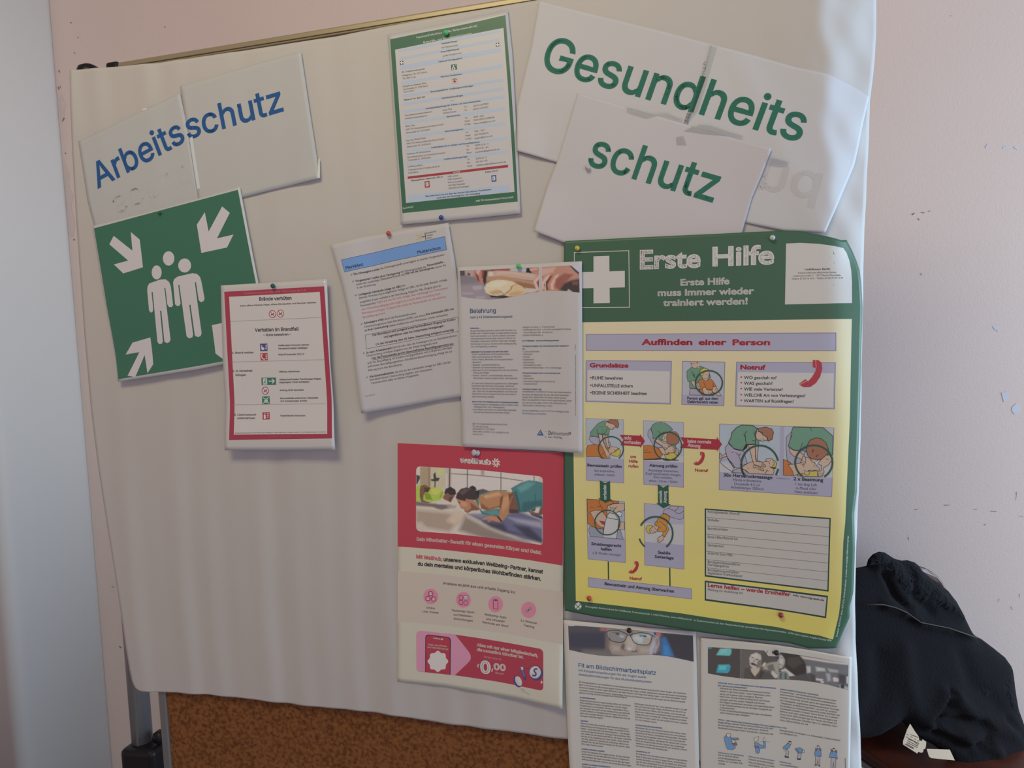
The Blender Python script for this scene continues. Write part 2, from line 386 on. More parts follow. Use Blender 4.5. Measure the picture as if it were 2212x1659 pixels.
# ---------------------------------------------------------------- the room
WALL_Z, PIER_X, PIER_Z = -740.0, -1784.1, -439.2      # back wall and the white wall pier at the left (board mm)
m_pink = noise_bump(principled('pink_wall_paint', s2l((226, 210, 204)), 0.75, 0.15), 260, 0.25, 0.0012, 4, s2l((229, 214, 209)), 2.2, 0.3, 0.75)
m_white = noise_bump(principled('white_wall_paint', s2l((218, 215, 212)), 0.6, 0.25), 300, 0.15, 0.001, 3)
m_floor = principled('grey_floor', s2l('8f8a86'), 0.45, 0.4)
m_chip = principled('bare_plaster', s2l((220, 206, 203)), 0.8, 0.1)
m_fill = principled('white_filler', s2l((215, 218, 230)), 0.8, 0.1)
m_scuff = principled('dark_scuff', s2l('8a7678'), 0.8, 0.1)
def struct(o): o['kind'] = 'structure'; return o
struct(box_obj('wall_back', bw(300, 200, WALL_Z - 50), (5.2, 0.1, 3.2), m_pink))
bm = bmesh.new(); bmesh.ops.create_cube(bm, size=1.0); bmesh.ops.scale(bm, vec=(1.0, (PIER_Z - WALL_Z) / 1000.0 + 0.02, 3.2), verts=bm.verts)
bmesh.ops.bevel(bm, geom=[e_ for e_ in bm.edges if abs(e_.verts[0].co.z - e_.verts[1].co.z) > 1], offset=0.035, segments=6, affect='EDGES', profile=0.5)
bmesh.ops.translate(bm, vec=bw(PIER_X - 500, 200, (PIER_Z + WALL_Z) / 2), verts=bm.verts); struct(bm_obj('wall_left', bm, m_white))
struct(box_obj('floor', (0.3, -1.2, -0.02), (5.2, 4.2, 0.04), m_floor))
def patch(bm, pts, z):                         # a flat mark on the back wall
    v = [bm.verts.new(bw(a, b, z)) for a, b in pts]; bm.faces.new(v)
for nm, m, polys in [('wall_plaster_chips','chip',[[-17839,8282,-17737,8302,-17713,8135,-17647,7994,-17698,7885,-17746,7808,-17722,7640,-17833,7538,-17845,7821],[-17851,6308,-17720,5921,-17775,5647,-17644,5260,-17756,4990,-17662,4512,-17759,4098,-17864,4060,-17898,5097]]),('wall_filler_patches','fill',[[6941,3956,6995,4068,7032,3962],[7297,3940,7373,3958,7479,3929,7463,3897,7296,3906],[7524,3934,7650,3910,7637,3854,7598,3849,7529,3900],[7014,-86,7157,-104,7123,-241,7104,-159,7076,-193],[7169,-1624,7298,-1606,7334,-1788,7213,-1851],[7379,-1970,7472,-1883,7554,-1954,7528,-2110,7428,-2139,7377,-2060]]),('wall_scuffs','scuff',[[5401,2588,5456,2634,5450,2645,5385,2616],[5589,2627,5668,2615,5669,2623,5592,2648],[5508,2498,5543,2457,5551,2463,5529,2512],[5740,2637,5787,2658,5785,2665,5734,2653],[5539,1236,5552,1172,5559,1172,5555,1238],[5286,-4356,5376,-4329,5375,-4323,5283,-4341],[5924,-4249,6043,-4244,6043,-4236,5925,-4229],[6896,-4394,7031,-4400,7032,-4393,6898,-4376],[6559,-4347,6637,-4343,6637,-4338,6559,-4334],[7435,-3931,7416,-4147,7420,-4148,7446,-3932],[6753,-4713,6793,-4717,6795,-4709,6758,-4691],[7497,-4511,7573,-4507,7573,-4503,7497,-4500],[7026,-6456,7018,-6534,7023,-6534,7037,-6457],[7273,-6640,7303,-6725,7308,-6723,7284,-6635],[7450,-6336,7452,-6424,7457,-6424,7462,-6336],[-17244,10324,-17199,10353,-17207,10366,-17264,10356],[-17050,9894,-17011,9869,-16999,9876,-17020,9913],[-14087,9750,-14039,9739,-14033,9750,-14073,9778],[-17888,8547,-17848,8464,-17827,8467,-17837,8554],[-17810,8568,-17789,8513,-17776,8514,-17778,8570],[-17818,9027,-17763,8957,-17747,8963,-17777,9041],[-17759,7629,-17824,7522,-17808,7513,-17719,7607],[-17829,6585,-17787,6546,-17770,6553,-17786,6603],[-17784,3976,-17724,3957,-17708,3974,-17742,4019],[-17218,9478,-17168,9420,-17159,9424,-17196,9487],[6294,7000,6314,6991,6317,6996,6301,7013],[5119,-5009,5132,-5087,5139,-5086,5135,-5006],[-17404,-6706,-17319,-6727,-17315,-6718,-17392,-6684],[-17324,-8592,-17251,-8638,-17235,-8625,-17286,-8559]])]:
    bm = bmesh.new()
    for p in polys:
        V = [(p[i] / 10.0, p[i + 1] / 10.0) for i in range(0, len(p), 2)]; patch(bm, V, WALL_Z + 0.6)
    o = bm_obj(nm, bm, {'chip': m_chip, 'fill': m_fill, 'scuff': m_scuff}[m], None, False); struct(o)

# ---------------------------------------------------------------- the pinboard
m_alu = principled('grey_aluminium', s2l('8e9094'), 0.42, 0.5, 0.55)
m_rail = principled('champagne_aluminium', s2l('a59a80'), 0.4, 0.5, 0.35)
m_black = principled('black_plastic', s2l('17161a'), 0.4, 0.4)
m_cork = noise_bump(principled('cork', s2l('95643e'), 0.85, 0.15), 420, 0.6, 0.002, 4, s2l('6a4228'), 150, 0.4, 0.66)
BX0, BX1, BY0, BY1 = -985.0, 168.0, -953.0, 551.0
board = empty('pinboard', bw((BX0 + BX1) / 2, -H * 1000, -30)); tag(board, 'free-standing cork pinboard with grey metal frame under the white sheet', 'pinboard')
rel = lambda x, y, z: bw(x, y, z) - board.location
box_obj('cork_panel', rel((BX0 + BX1) / 2, (BY0 + BY1) / 2, -20), ((BX1 - BX0 - 20) / 1000, 0.016, (BY1 - BY0 - 20) / 1000), m_cork, board)
def profile(nm, c, s, m): 
    o = box_obj(nm, c, s, m, board, 0.003); return o
for x in (BX0 + 8, BX1 - 8): profile('frame_post', rel(x, (BY0 + BY1) / 2, -20), (0.016, 0.026, (BY1 - BY0 - 24) / 1000), m_alu)
profile('top_rail', rel((BX0 + BX1) / 2, BY1 - 7, -20), ((BX1 - BX0 - 24) / 1000, 0.026, 0.0145), m_rail)
profile('bottom_rail', rel((BX0 + BX1) / 2, BY0 + 7, -20), ((BX1 - BX0 - 24) / 1000, 0.026, 0.0145), m_alu)
box_obj('rail_groove', rel((BX0 + BX1) / 2, BY1 - 9.5, -6.6), ((BX1 - BX0 - 30) / 1000, 0.0012, 0.0012), principled('groove_dark', s2l('5c5444'), 0.6), board)
for x in (BX0 + 9, BX1 - 9):
    for y in (BY0 + 9, BY1 - 8): box_obj('corner_cap', rel(x, y, -20), (0.026, 0.032, 0.021), m_black, board, 0.005)
for x in (-1075.1, BX1 + 38.0):
    bm = bmesh.new(); pr = [(0.0, 0.03), (0.0195, 0.03), (0.0195, 1.866), (0.0, 1.866)]
    lathe(bm, pr, Matrix.Translation(rel(x, -H * 1000, -62)), 32); pole = bm_obj('stand_pole', bm, m_alu, board)
    for f in pole.data.polygons: f.use_smooth = abs(f.normal.z) < 0.5
    box_obj('pole_groove', rel(x + 6, -380, -62 + 18.6), (0.004, 0.003, 1.85), principled('groove_grey', s2l('6d6f73'), 0.5), pole)
    bm = bmesh.new(); lathe(bm, [(0.021, 1.856), (0.0215, 1.867), (0.018, 1.876), (0.009, 1.881), (0.0, 1.882)], Matrix.Translation(rel(x, -H * 1000, -62)), 28); bm_obj('pole_cap', bm, m_black, board)
    side = 1 if x < 0 else -1
    box_obj('clamp', rel(x + side * 14, -772, -52), (0.075, 0.055, 0.062), m_black, board, 0.01)
    bm = bmesh.new(); lathe(bm, [(0.0, 0), (0.010, 0), (0.013, 0.006), (0.013, 0.016), (0.009, 0.022), (0, 0.022)], Matrix.Translation(rel(x + side * 45, -727, -58)) @ Matrix.Rotation(math.radians(90), 4, 'X') @ Matrix.Translation((0, 0, -0.01)), 10); bm_obj('knob', bm, m_black, board)
    box_obj('foot', rel(x, -H * 1000 + 20, -62), (0.05, 0.55, 0.04), m_alu, board, 0.008)

# ---------------------------------------------------------------- the white sheet over the board
m_paper = noise_bump(principled('white_roll_paper', s2l((204, 204, 204)), 0.58, 0.28), 900, 0.06, 0.0006, 2)
def base_sheet(top, right, bottom, left):
    V, F, nu, nv = coons(arr(top), arr(right), arr(bottom), arr(left), 6.0)
    z = height('base', V[:, 0], V[:, 1]); org = np.array((-350.0, 0.0))
    me = bpy.data.meshes.new('white_paper_sheet'); me.from_pydata((np.c_[V[:, 0] - org[0], -z, V[:, 1] - org[1]] / 1000.0).tolist(), [], F.tolist()); me.materials.append(m_paper); me.update()
    o = link('paper_covering', me); o.location = bw(org[0], org[1], 0); md = o.modifiers.new('thickness', 'SOLIDIFY'); md.thickness = 0.0003; md.offset = -1
    return tag(o, 'large white paper sheet over the cork board, pleated low down, folded back at the right', 'paper sheet')
base_sheet([-10605,5477,-10114,5445,-9732,5417,-8870,5360,-7755,5341,-6770,5328,-5990,5326,-5230,5321,-4490,5349,-3533,5366,-2583,5374,-2017,5380,-935,5397,437,5414,1731,5299,3043,5425],[3043,5425,3030,4833,3013,4301,2981,4023,2920,3611,2874,3339,2852,2809,2800,2327,2757,1782,2712,1172,2655,79,2614,-746,2548,-1991,2495,-2684,2449,-3236,2420,-3722,2407,-4080,2393,-4640,2407,-5142,2410,-5716,2423,-6219,2428,-6657,2436,-7376],[-10168,-6071,-9896,-6080,-9399,-6063,-8721,-6066,-7852,-6095,-6937,-6150,-5858,-6179,-4977,-6236,-4249,-6305,-3429,-6354,-2799,-6394,-2406,-6418,-2064,-6446,-1497,-6489,-44,-6620,1327,-6962,2436,-7376],[-10605,5477,-10647,4827,-10698,4001,-10728,2995,-10746,1894,-10759,697,-10750,-685,-10693,-1818,-10606,-2960,-10528,-3843,-10459,-4639,-10416,-5262,-10376,-5707,-10342,-5901,-10288,-6022,-10168,-6071])
INKS = [(197,203,208),(198,203,207),(48,99,165),(198,204,206),(218,230,240),(227,234,243),(228,241,243),(211,214,222),(212,217,225),(56,124,109),(204,207,214),(209,210,219),(203,206,212),(60,116,95),(211,214,223),(189,212,243),(191,214,243),(173,65,79),(64,72,88),(219,235,237),(223,229,237),(86,89,97),(44,59,63),(223,231,240),(46,97,95),(213,229,237),(219,225,233),(144,146,152),(54,59,67),(188,59,72),(173,61,74),(228,238,243),(64,70,81),(50,93,164),(212,216,221),(58,123,101),(222,223,234),(211,213,218),(179,67,92),(223,224,228),(168,168,175),(240,180,192),(80,83,94),(223,145,165),(233,235,240),(190,69,87),(71,74,82),(71,86,150),(54,136,116),(204,206,213),(126,173,242),(77,85,106),(68,74,85),(207,193,109),(74,81,90),(97,101,109),(64,68,78),(79,83,92),(117,120,127),(207,114,125),(97,101,111),(209,211,217),(72,113,164),(84,122,168),(107,109,119),(101,131,171),(126,129,138),(68,115,178),(86,95,114),(151,146,164),(174,168,185),(192,193,209),(188,191,206),(192,184,197),(101,93,98),(201,184,183),(95,80,81),(205,153,147),(230,195,192),(151,91,88),(161,100,95),(76,66,69),(209,219,235),(51,53,65),(182,95,93),(101,73,72),(219,195,185),(240,228,230),(230,206,197),(205,168,140),(172,133,109),(224,219,220),(72,62,67),(240,231,204),(243,243,225),(217,193,152),(236,217,178),(219,195,154),(151,122,93),(182,153,119),(211,157,147),(232,195,190),(209,162,150),(230,195,190),(240,211,209),(140,93,91),(242,213,209),(134,89,86),(240,206,201),(172,115,109),(86,75,81),(134,106,100),(215,226,243),(88,86,109),(203,206,216),(159,153,164),(229,231,217),(204,85,103),(226,219,209),(243,243,243),(243,227,224),(233,118,136),(76,76,83),(102,98,103),(106,101,105),(243,164,196),(127,71,100),(198,84,105),(240,176,211),(90,67,85),(203,84,105),(243,243,242),(243,239,231),(243,236,224),(243,190,191),(102,96,151),(226,231,243),(143,139,196),(134,127,141),(233,227,206),(203,188,163),(243,243,234),(182,164,141),(228,243,176),(212,190,189),(224,217,214),(127,115,110),(157,139,131),(111,103,103),(141,125,118),(235,224,224),(90,93,90),(99,98,98),(203,188,176),(233,227,221),(242,227,211),(175,164,158),(164,159,163),(150,137,136),(203,193,189),(203,239,110),(235,243,143),(159,190,85),(168,200,90),(155,118,105),(113,88,85),(164,122,110),(125,98,95),(81,76,83),(79,74,83),(129,108,110),(129,137,176),(178,181,209),(194,195,219),(97,96,118),(92,93,118),(92,105,131),(143,113,108),(157,122,113),(95,91,105),(150,113,100),(106,88,90),(99,159,166),(127,190,196),(83,132,143),(79,122,133),(81,127,138),(86,134,146),(95,154,158),(116,181,184),(212,164,125),(243,197,156),(233,183,141),(166,122,98),(148,110,93),(141,105,93),(243,210,176),(224,168,141),(166,118,103),(81,74,88),(214,161,133),(240,185,153),(159,118,103),(150,105,100),(111,86,85),(90,81,88),(122,108,110),(76,69,78),(221,166,141),(157,110,100),(243,239,229),(72,112,90),(237,232,201),(243,236,128),(220,223,225),(220,223,223),(84,86,93),(102,104,112),(186,190,218),(143,132,181),(194,67,82),(68,73,84),(235,190,181),(70,73,89),(90,93,112),(56,91,82),(182,60,75),(241,233,239),(54,106,91),(235,240,243),(50,86,77),(212,214,211),(139,140,144),(84,86,91),(214,236,225),(228,240,241),(74,117,93),(198,207,225),(188,188,214),(62,60,70),(123,173,151),(220,199,179),(86,71,72),(106,88,89),(117,95,93),(212,138,77),(218,210,98),(60,101,89),(196,210,227),(212,218,225),(178,127,100),(194,212,230),(235,242,243),(188,205,223),(212,223,234),(170,181,204),(218,225,232),(224,231,237),(228,236,241),(178,73,86),(192,199,223),(218,162,82),(230,233,230),(90,142,194),(102,147,194),(97,134,192),(107,111,116),(109,111,122),(93,96,114),(148,147,148),(201,142,145),(191,182,176),(148,142,142),(225,220,212),(215,208,200),(213,205,197),(134,124,127),(117,109,114),(126,124,132),(208,203,215),(165,159,166),(215,223,243),(191,198,243),(85,101,161),(232,142,153),(90,91,101),(85,152,231),(95,172,243),(174,177,181),(201,228,243),(208,241,243),(239,243,243),(97,187,231),(213,210,205),(102,99,103),(134,132,135),(117,116,124),(73,78,91),(228,231,227),(96,132,182),(103,147,198),(110,115,119),(139,142,147),(136,185,238),(89,94,109),(243,243,218),(198,135,119),(162,165,167),(210,212,215),(105,104,104),(132,132,129),(148,150,147),(115,115,111),(134,240,243),(174,243,243),(98,210,243),(89,207,243),(132,242,243),(89,107,114),(115,112,109),(89,87,86),(96,92,91),(231,222,205),(231,230,220),(160,155,149),(108,104,104),(103,102,101),(174,170,162),(120,117,114),(200,200,190),(146,145,139),(236,237,226),(243,243,236),(84,84,86),(210,212,208),(243,243,241),(105,102,101),(162,137,137),(231,235,223),(162,175,172),(105,122,124),(103,117,121),(108,112,116),(86,84,83),(105,102,99),(141,147,154),(229,237,243),(234,243,243),(210,220,228),(205,217,228),(101,102,109),(241,243,243),(103,104,111),(210,217,223),(79,82,88),(122,122,121),(103,104,104),(115,117,114),(84,206,116),(41,79,154),(193,83,69),(198,206,217),(207,196,78),(198,206,203),(188,79,65),(157,54,59),(41,42,49),(43,44,51),(35,92,88),(193,193,189),(37,87,84)]     # reflectances of the printing inks and papers, sRGB
PAGES = [   # name, how it lies, label, category, (origin on the board, turn), finish, print: lengths in tenths of a millimetre on the sheet
('paper_sign','blue_sign','two overlapping white sheets with the blue word Arbeitsschutz, above the green assembly sign','sign',((-1051,417.8),.2132),'paper',[
('sheet','sheet',0,[-15,5,905,63,1733,102,2243,127],[2243,127,2186,-726,2083,-1857],[-156,-1972,940,-1899,2083,-1857],[-15,5,-155,-1086,-156,-1972]),
('sheet','overlapping_sheet',1,[2270,237,3054,158,3967,76,4634,-1],[4634,-1,4504,-1053,4379,-2132],[2019,-1908,3309,-2019,4379,-2132],[2270,237,2171,-721,2019,-1908]),
('T','lettering',2,4,'I',.034,46.56,[124,-939,2110,-718],'Arbeits'),
('T','lettering',2,4,'I',.034,45.41,[2155,-699,4054,-844],'schutz'),
('T','show_through_lettering',3,2,'I',.034,-43.09,[334,-1183,1961,-1083],'schut'),
('F','tape_strip',4,5,[2192,-686,2258,-671,2145,-1581,2080,-1572]),
('F','tape_strip#1',5,5,[1419,108,1520,100,1542,64,1444,76]),
('F','tape_strip#2',6,5,[4437,-1819,4466,-1802,4389,-2129,4339,-2113]),
]),
('paper_sign','green_sign','two tilted white sheets taped together with the long green word Gesundheits','sign',((-190.7,535),-.3828),'paper',[
('sheet','sheet',7,[0,0,885,3,1843,9,2764,1],[2764,1,2806,-623,2806,-1164,2979,-2273],[416,-2266,1034,-2257,1944,-2253,2979,-2273],[0,0,112,-716,180,-1621,416,-2266]),
('sheet','second_sheet',8,[2715,-6,3428,-3,3975,-18,4554,10,4855,16,5146,-30],[5146,-30,5209,-534,5279,-1044,5239,-1604,5202,-2129],[2903,-2282,4053,-2319,4648,-2270,5202,-2129],[2715,-6,2743,-639,2735,-1183,2903,-2282]),
('T','lettering',9,4,'I',.034,53.31,[354,-977,4419,-1018],'Gesundheits'),
('T','show_through_lettering',10,3,'I',.034,-50.87,[4046,-1422,4889,-1349],'nd'),
('F','tape_strip','tape',5,[2724,-16,2838,-24,2851,-250,2872,-556,2881,-955,2805,-1177,2753,-1145,2787,-929,2769,-482]),
]),
('paper_sign','green_word','single tilted white sheet with the green word schutz, taped below the longer green word','sign',((-136.7,386.1),-.3959),'paper',[
('sheet','sheet',11,[0,0,1052,3,2045,6,3022,1],[3022,1,3022,-373,3008,-731,3099,-1786],[57,-2191,576,-2212,1799,-2029,3099,-1786],[0,0,40,-1027,18,-1484,57,-2191]),
('T','lettering',9,4,'I',.034,52.69,[495,-992,2496,-971],'schutz'),
('F','tape_strip','tape',5,[787,0,939,22,1148,31,1384,106,1643,77,1634,31,1310,21,1138,-86,939,-86,829,-79]),
('F','tape_strip#1','tape',5,[1891,72,2059,107,2319,92,2551,94,2564,33,2305,-5,2068,-55,1723,-104]),
('F','tape_strip#2','tape',5,[1647,-216,1745,-162,1843,-287,1700,-324]),
('F','tape_strip#3','tape',5,[3025,-85,3295,-82,3298,-155,3176,-191,3034,-207]),
]),
('contact_notice','contact','green bordered emergency contact list with pale blue bands, pinned at the top centre','notice',((-442.8,519.9),.0455),'laminate',[
('sheet','sheet',12,[0,0,1017,-8,2024,0],[2024,0,2030,-710,1981,-1796,1920,-3173],[-102,-3074,968,-3133,1920,-3173],[0,0,-41,-1150,-67,-2050,-102,-3074]),
('F','border_print',13,1,[36,-80,607,-80,1100,-92,1583,-90,1978,-80,1967,-970,1931,-2096,1888,-2978,923,-2933,-58,-2889,-19,-1664]),
('F','border_print',14,2,[102,-259,959,-262,1929,-270,1910,-1186,1852,-2819,939,-2774,21,-2734,62,-1442]),
('F','band_print',15,3,[172,-278,1854,-282,1852,-325,170,-315]),
('F','band_print',15,3,[165,-399,1853,-415,1851,-456,164,-438]),
('F','band_print',15,3,[163,-527,1853,-560,1851,-625,162,-597]),
('F','band_print',15,3,[153,-788,1850,-822,1850,-870,152,-833]),
('F','band_print',15,3,[151,-996,1842,-1040,1842,-1083,150,-1040]),
('F','band_print',15,3,[141,-1126,1838,-1173,1837,-1218,141,-1167]),
('F','band_print',15,3,[138,-1249,1834,-1299,1833,-1342,136,-1289]),
('F','band_print',16,3,[128,-1428,1829,-1483,1828,-1531,129,-1468]),
('F','band_print',16,3,[121,-1653,1819,-1713,1817,-1758,121,-1694]),
('F','band_print',16,3,[111,-1881,1810,-1944,1808,-1987,110,-1922]),
('F','band_print',16,3,[102,-2083,1797,-2158,1796,-2199,101,-2123]),
('F','band_print',16,3,[81,-2618,1776,-2698,1768,-2804,81,-2733]),
('F','band_print',17,3,[94,-2313,1789,-2383,1789,-2424,94,-2350]),
('T','heading_lettering',18,4,'B',.022,2.52,[900,-328,1157,-339],'Ersthelfer*innen'),
('T','heading_lettering',18,4,'B',.022,2.52,[871,-455,1176,-466],'Erste-Hilfe-Material'),
('T','heading_lettering',18,4,'B',.022,2.53,[818,-601,1213,-615],'Nächster Durchgangsarzt'),
('T','heading_lettering',18,4,'B',.022,2.52,[826,-841,1183,-861],'Nächstes Krankenhaus'),
('T','heading_lettering',18,4,'B',.022,2.54,[635,-1044,1352,-1075],'Beratungsstelle für Vergiftungserscheinungen'),
('T','heading_lettering',18,4,'B',.022,2.57,[163,-1094,528,-1108],'Giftnotruf Tel.: (0)19 240'),
('T','heading_lettering',18,4,'B',.022,2.53,[809,-1179,1166,-1196],'Sicherheitsbeauftragte'),
('T','heading_lettering',18,4,'B',.022,2.55,[519,-1294,1446,-1332],'Arbeitgeberbeauftragte für Arbeits- und Gesundheitsschutz'),
('T','heading_lettering',18,4,'B',.022,2.53,[862,-1483,1086,-1493],'Betriebsärztin'),
('T','heading_lettering',18,4,'B',.022,2.54,[802,-1709,1123,-1722],'Sicherheitsingenieur'),
('T','heading_lettering',18,4,'B',.022,2.56,[545,-1926,1365,-1967],'Aufsichtsbehörde im Arbeits- und Gesundheitsschutz'),
('T','heading_lettering',18,4,'B',.022,2.55,[743,-2145,1147,-2162],'Unfallversicherungsträger'),
('T','heading_lettering',18,4,'B',.022,2.59,[151,-2398,692,-2417],'Rettungsdienst / Feuerwehr: (0)112'),
('T','heading_lettering',18,4,'B',.022,2.52,[1408,-2455,1615,-2460],'Polizei: (0)110'),
('T','heading_lettering',18,4,'B',.022,2.58,[368,-2686,1479,-2738],'Bitte informieren Sie sich über den Standort des nächsten Feuerlöschers'),
('T','heading_lettering',18,4,'B',.022,2.57,[555,-2740,1288,-2771],'sowie über den Fluchtweg bzw. den Notausgang'),
('T','heading_lettering',19,4,'B',.028,3.35,[487,-156,1511,-170],'Pestalozzi-Fröbel-Haus (PF Bar, Barbarossastraße 62)'),
('T','heading_lettering',19,4,'B',.028,3.35,[595,-254,1408,-271],'Erste-Hilfe- und Sicherheitseinrichtungen'),
('T','heading_lettering',20,4,'I',.045,2.43,[876,-2379,996,-2382],'NOTRUF'),
('T','heading_lettering',19,4,'B',.02,2.89,[1205,-2886,1823,-2911],'AMD TÜV Arbeitsmedizinische Dienste GmbH'),
('T','heading_lettering',19,4,'B',.02,2.85,[-46,-2825,139,-2825],'Stand 04.2023'),
('T','body_lettering',21,4,'B',.004,2.52,[884,-391,1167,-402],'Alle Mitarbeitenden'),
('T','body_lettering',21,4,'B',.004,2.52,[897,-524,1209,-532],'großer Gruppenraum'),
('T','body_lettering',21,4,'B',.004,2.56,[179,-649,579,-665],'BG Unfallbehandlungsstelle'),
('T','body_lettering',21,4,'B',.004,2.56,[178,-703,606,-723],'Hildegardstr. 28, 10715 Berlin'),
('T','body_lettering',21,4,'B',.004,2.55,[179,-752,402,-766],'Tel.: 0857 71 40'),
('T','body_lettering',21,4,'B',.004,2.56,[171,-877,579,-894],'Evangelische Elisabeth Klinik'),
('T','body_lettering',21,4,'B',.004,2.56,[170,-924,599,-941],'Lützowstraße 26, 10785 Berlin'),
('T','body_lettering',21,4,'B',.004,2.56,[172,-967,362,-975],'Tel.: 0 25 06 1'),
('T','body_lettering',21,4,'B',.004,2.52,[959,-1244,1005,-1246],'n.n.'),
('T','body_lettering',21,4,'B',.004,2.54,[804,-1369,961,-1373],'Evelyn Fietz'),
('T','body_lettering',21,4,'B',.004,2.54,[806,-1416,1032,-1426],'Andrea Mattmer'),
('T','body_lettering',21,4,'B',.004,2.52,[1168,-1380,1214,-1383],'Tel.:'),
('T','body_lettering',21,4,'B',.004,2.52,[1166,-1432,1214,-1435],'Tel.:'),
('T','body_lettering',21,4,'B',.004,2.51,[1319,-1392,1568,-1399],'(0)015115077859'),
('T','body_lettering',21,4,'B',.004,2.51,[1310,-1443,1559,-1451],'(0)015115075670'),
('T','body_lettering',21,4,'B',.004,2.57,[153,-1343,619,-1358],'Gesundheitsschutzkoordinatorin'),
('T','body_lettering',21,4,'B',.004,2.57,[153,-1392,538,-1408],'Arbeitsschutzkoordinatorin'),
('T','body_lettering',21,4,'B',.004,2.57,[146,-1518,312,-1523],'Maren Thier'),
('T','body_lettering',21,4,'B',.004,2.57,[143,-1571,792,-1592],'AMD TÜV Arbeitsmedizinische Dienste GmbH'),
('T','body_lettering',21,4,'B',.004,2.57,[142,-1623,557,-1636],'Alboinstraße 56, 12103 Berlin'),
('T','body_lettering',21,4,'B',.004,2.52,[1159,-1555,1205,-1557],'Tel.'),
('T','body_lettering',21,4,'B',.004,2.51,[1306,-1564,1475,-1572],'6649 - 0621'),
('T','body_lettering',21,4,'B',.004,2.52,[1154,-1606,1236,-1610],'Mobil'),
('T','body_lettering',21,4,'B',.004,2.52,[1301,-1614,1646,-1624],'Mobil (0)015110982246'),
('T','body_lettering',21,4,'B',.004,2.52,[1151,-1657,1242,-1661],'E-Mail'),
('T','body_lettering',21,4,'B',.004,2.52,[1299,-1671,1651,-1676],'Maren.thiel@de.tuv.com'),
('T','body_lettering',21,4,'B',.004,2.58,[133,-1746,470,-1754],'Dipl.-Ing. Michael Siegel'),
('T','body_lettering',21,4,'B',.004,2.58,[132,-1798,783,-1822],'AMD TÜV Arbeitsmedizinische Dienste GmbH'),
('T','body_lettering',21,4,'B',.004,2.58,[133,-1849,552,-1863],'Alboinstraße 56, 12103 Berlin'),
('T','body_lettering',21,4,'B',.004,2.53,[1147,-1785,1192,-1785],'Tel.'),
('T','body_lettering',21,4,'B',.004,2.52,[1292,-1791,1463,-1796],'7562 - 1937'),
('T','body_lettering',21,4,'B',.004,2.53,[1144,-1835,1224,-1838],'Mobil'),
('T','body_lettering',21,4,'B',.004,2.52,[1290,-1845,1521,-1851],'(0)01723296170'),
('T','body_lettering',21,4,'B',.004,2.53,[1140,-1886,1231,-1890],'E-Mail'),
('T','body_lettering',21,4,'B',.004,2.52,[1287,-1900,1585,-1905],'Siegelm@de.tuv.com'),
('T','body_lettering',21,4,'B',.004,2.58,[123,-1961,537,-1978],'Landesamt für Arbeitsschutz,'),
('T','body_lettering',21,4,'B',.004,2.58,[123,-2016,775,-2043],'Gesundheitsschutz und technische Sicherheit'),
('T','body_lettering',21,4,'B',.004,2.58,[123,-2065,526,-2081],'Turmstraße 21, 10559 Berlin'),
('T','body_lettering',21,4,'B',.004,2.53,[1140,-2002,1185,-2003],'Tel.'),
('T','body_lettering',21,4,'B',.004,2.52,[1284,-2009,1504,-2020],'(0)090 25 45 - 0'),
('T','body_lettering',21,4,'B',.004,2.53,[1137,-2055,1183,-2056],'Fax'),
('T','body_lettering',21,4,'B',.004,2.52,[1282,-2063,1496,-2072],'090 25 45 - 301'),
('T','body_lettering',21,4,'B',.004,2.53,[1134,-2105,1213,-2109],'Email'),
('T','body_lettering',21,4,'B',.004,2.52,[1279,-2117,1675,-2129],'poststelle@lagetsi.berlin.de'),
('T','body_lettering',21,4,'B',.004,2.58,[118,-2168,371,-2177],'Unfallkasse Berlin'),
('T','body_lettering',21,4,'B',.004,2.58,[116,-2220,657,-2245],'Culemeyerstraße 2, Postfach 48 05 84'),
('T','body_lettering',21,4,'B',.004,2.58,[116,-2267,291,-2277],'12254 Berlin'),
('T','body_lettering',21,4,'B',.004,2.53,[1129,-2209,1176,-2211],'Tel.'),
('T','body_lettering',21,4,'B',.004,2.53,[1276,-2220,1451,-2224],'(0)076 24 - 0'),
('T','body_lettering',21,4,'B',.004,2.54,[1125,-2262,1176,-2263],'Fax'),
('T','body_lettering',21,4,'B',.004,2.53,[1273,-2271,1460,-2277],'076 24-11 09'),
('T','body_lettering',21,4,'B',.004,2.53,[1124,-2315,1202,-2318],'Email'),
('T','body_lettering',21,4,'B',.004,2.53,[1271,-2326,1760,-2342],'unfallkasse@unfallkasse-berlin.de'),
('T','body_lettering',21,4,'B',.004,2.55,[774,-2430,956,-2437],'WER meldet?'),
('T','body_lettering',21,4,'B',.004,2.56,[772,-2476,1010,-2483],'WAS ist passiert?'),
('T','body_lettering',21,4,'B',.004,2.56,[770,-2525,1035,-2533],'WO ist es passiert?'),
('T','body_lettering',21,4,'B',.004,2.56,[768,-2573,1054,-2583],'WIE VIELE Verletzte?'),
('T','body_lettering',21,4,'B',.004,2.56,[767,-2619,1119,-2633],'WARTEN auf Rückfragen!'),
('F','pictogram',22,4,[165,-456,223,-459,220,-518,163,-516]),
('F','pictogram',23,5,[185,-460,207,-464,205,-479,221,-482,219,-503,203,-500,201,-514,179,-510,181,-495,165,-493,167,-472,183,-475]),
('F','pictogram#1',22,4,[1783,-479,1838,-481,1835,-538,1782,-536]),
('F','pictogram#1',23,5,[1802,-482,1823,-486,1821,-501,1837,-504,1835,-524,1819,-521,1818,-535,1797,-531,1799,-517,1783,-514,1785,-494,1801,-497]),
('F','pictogram#2',24,4,[1020,-673,1111,-676,1111,-765,1016,-761]),
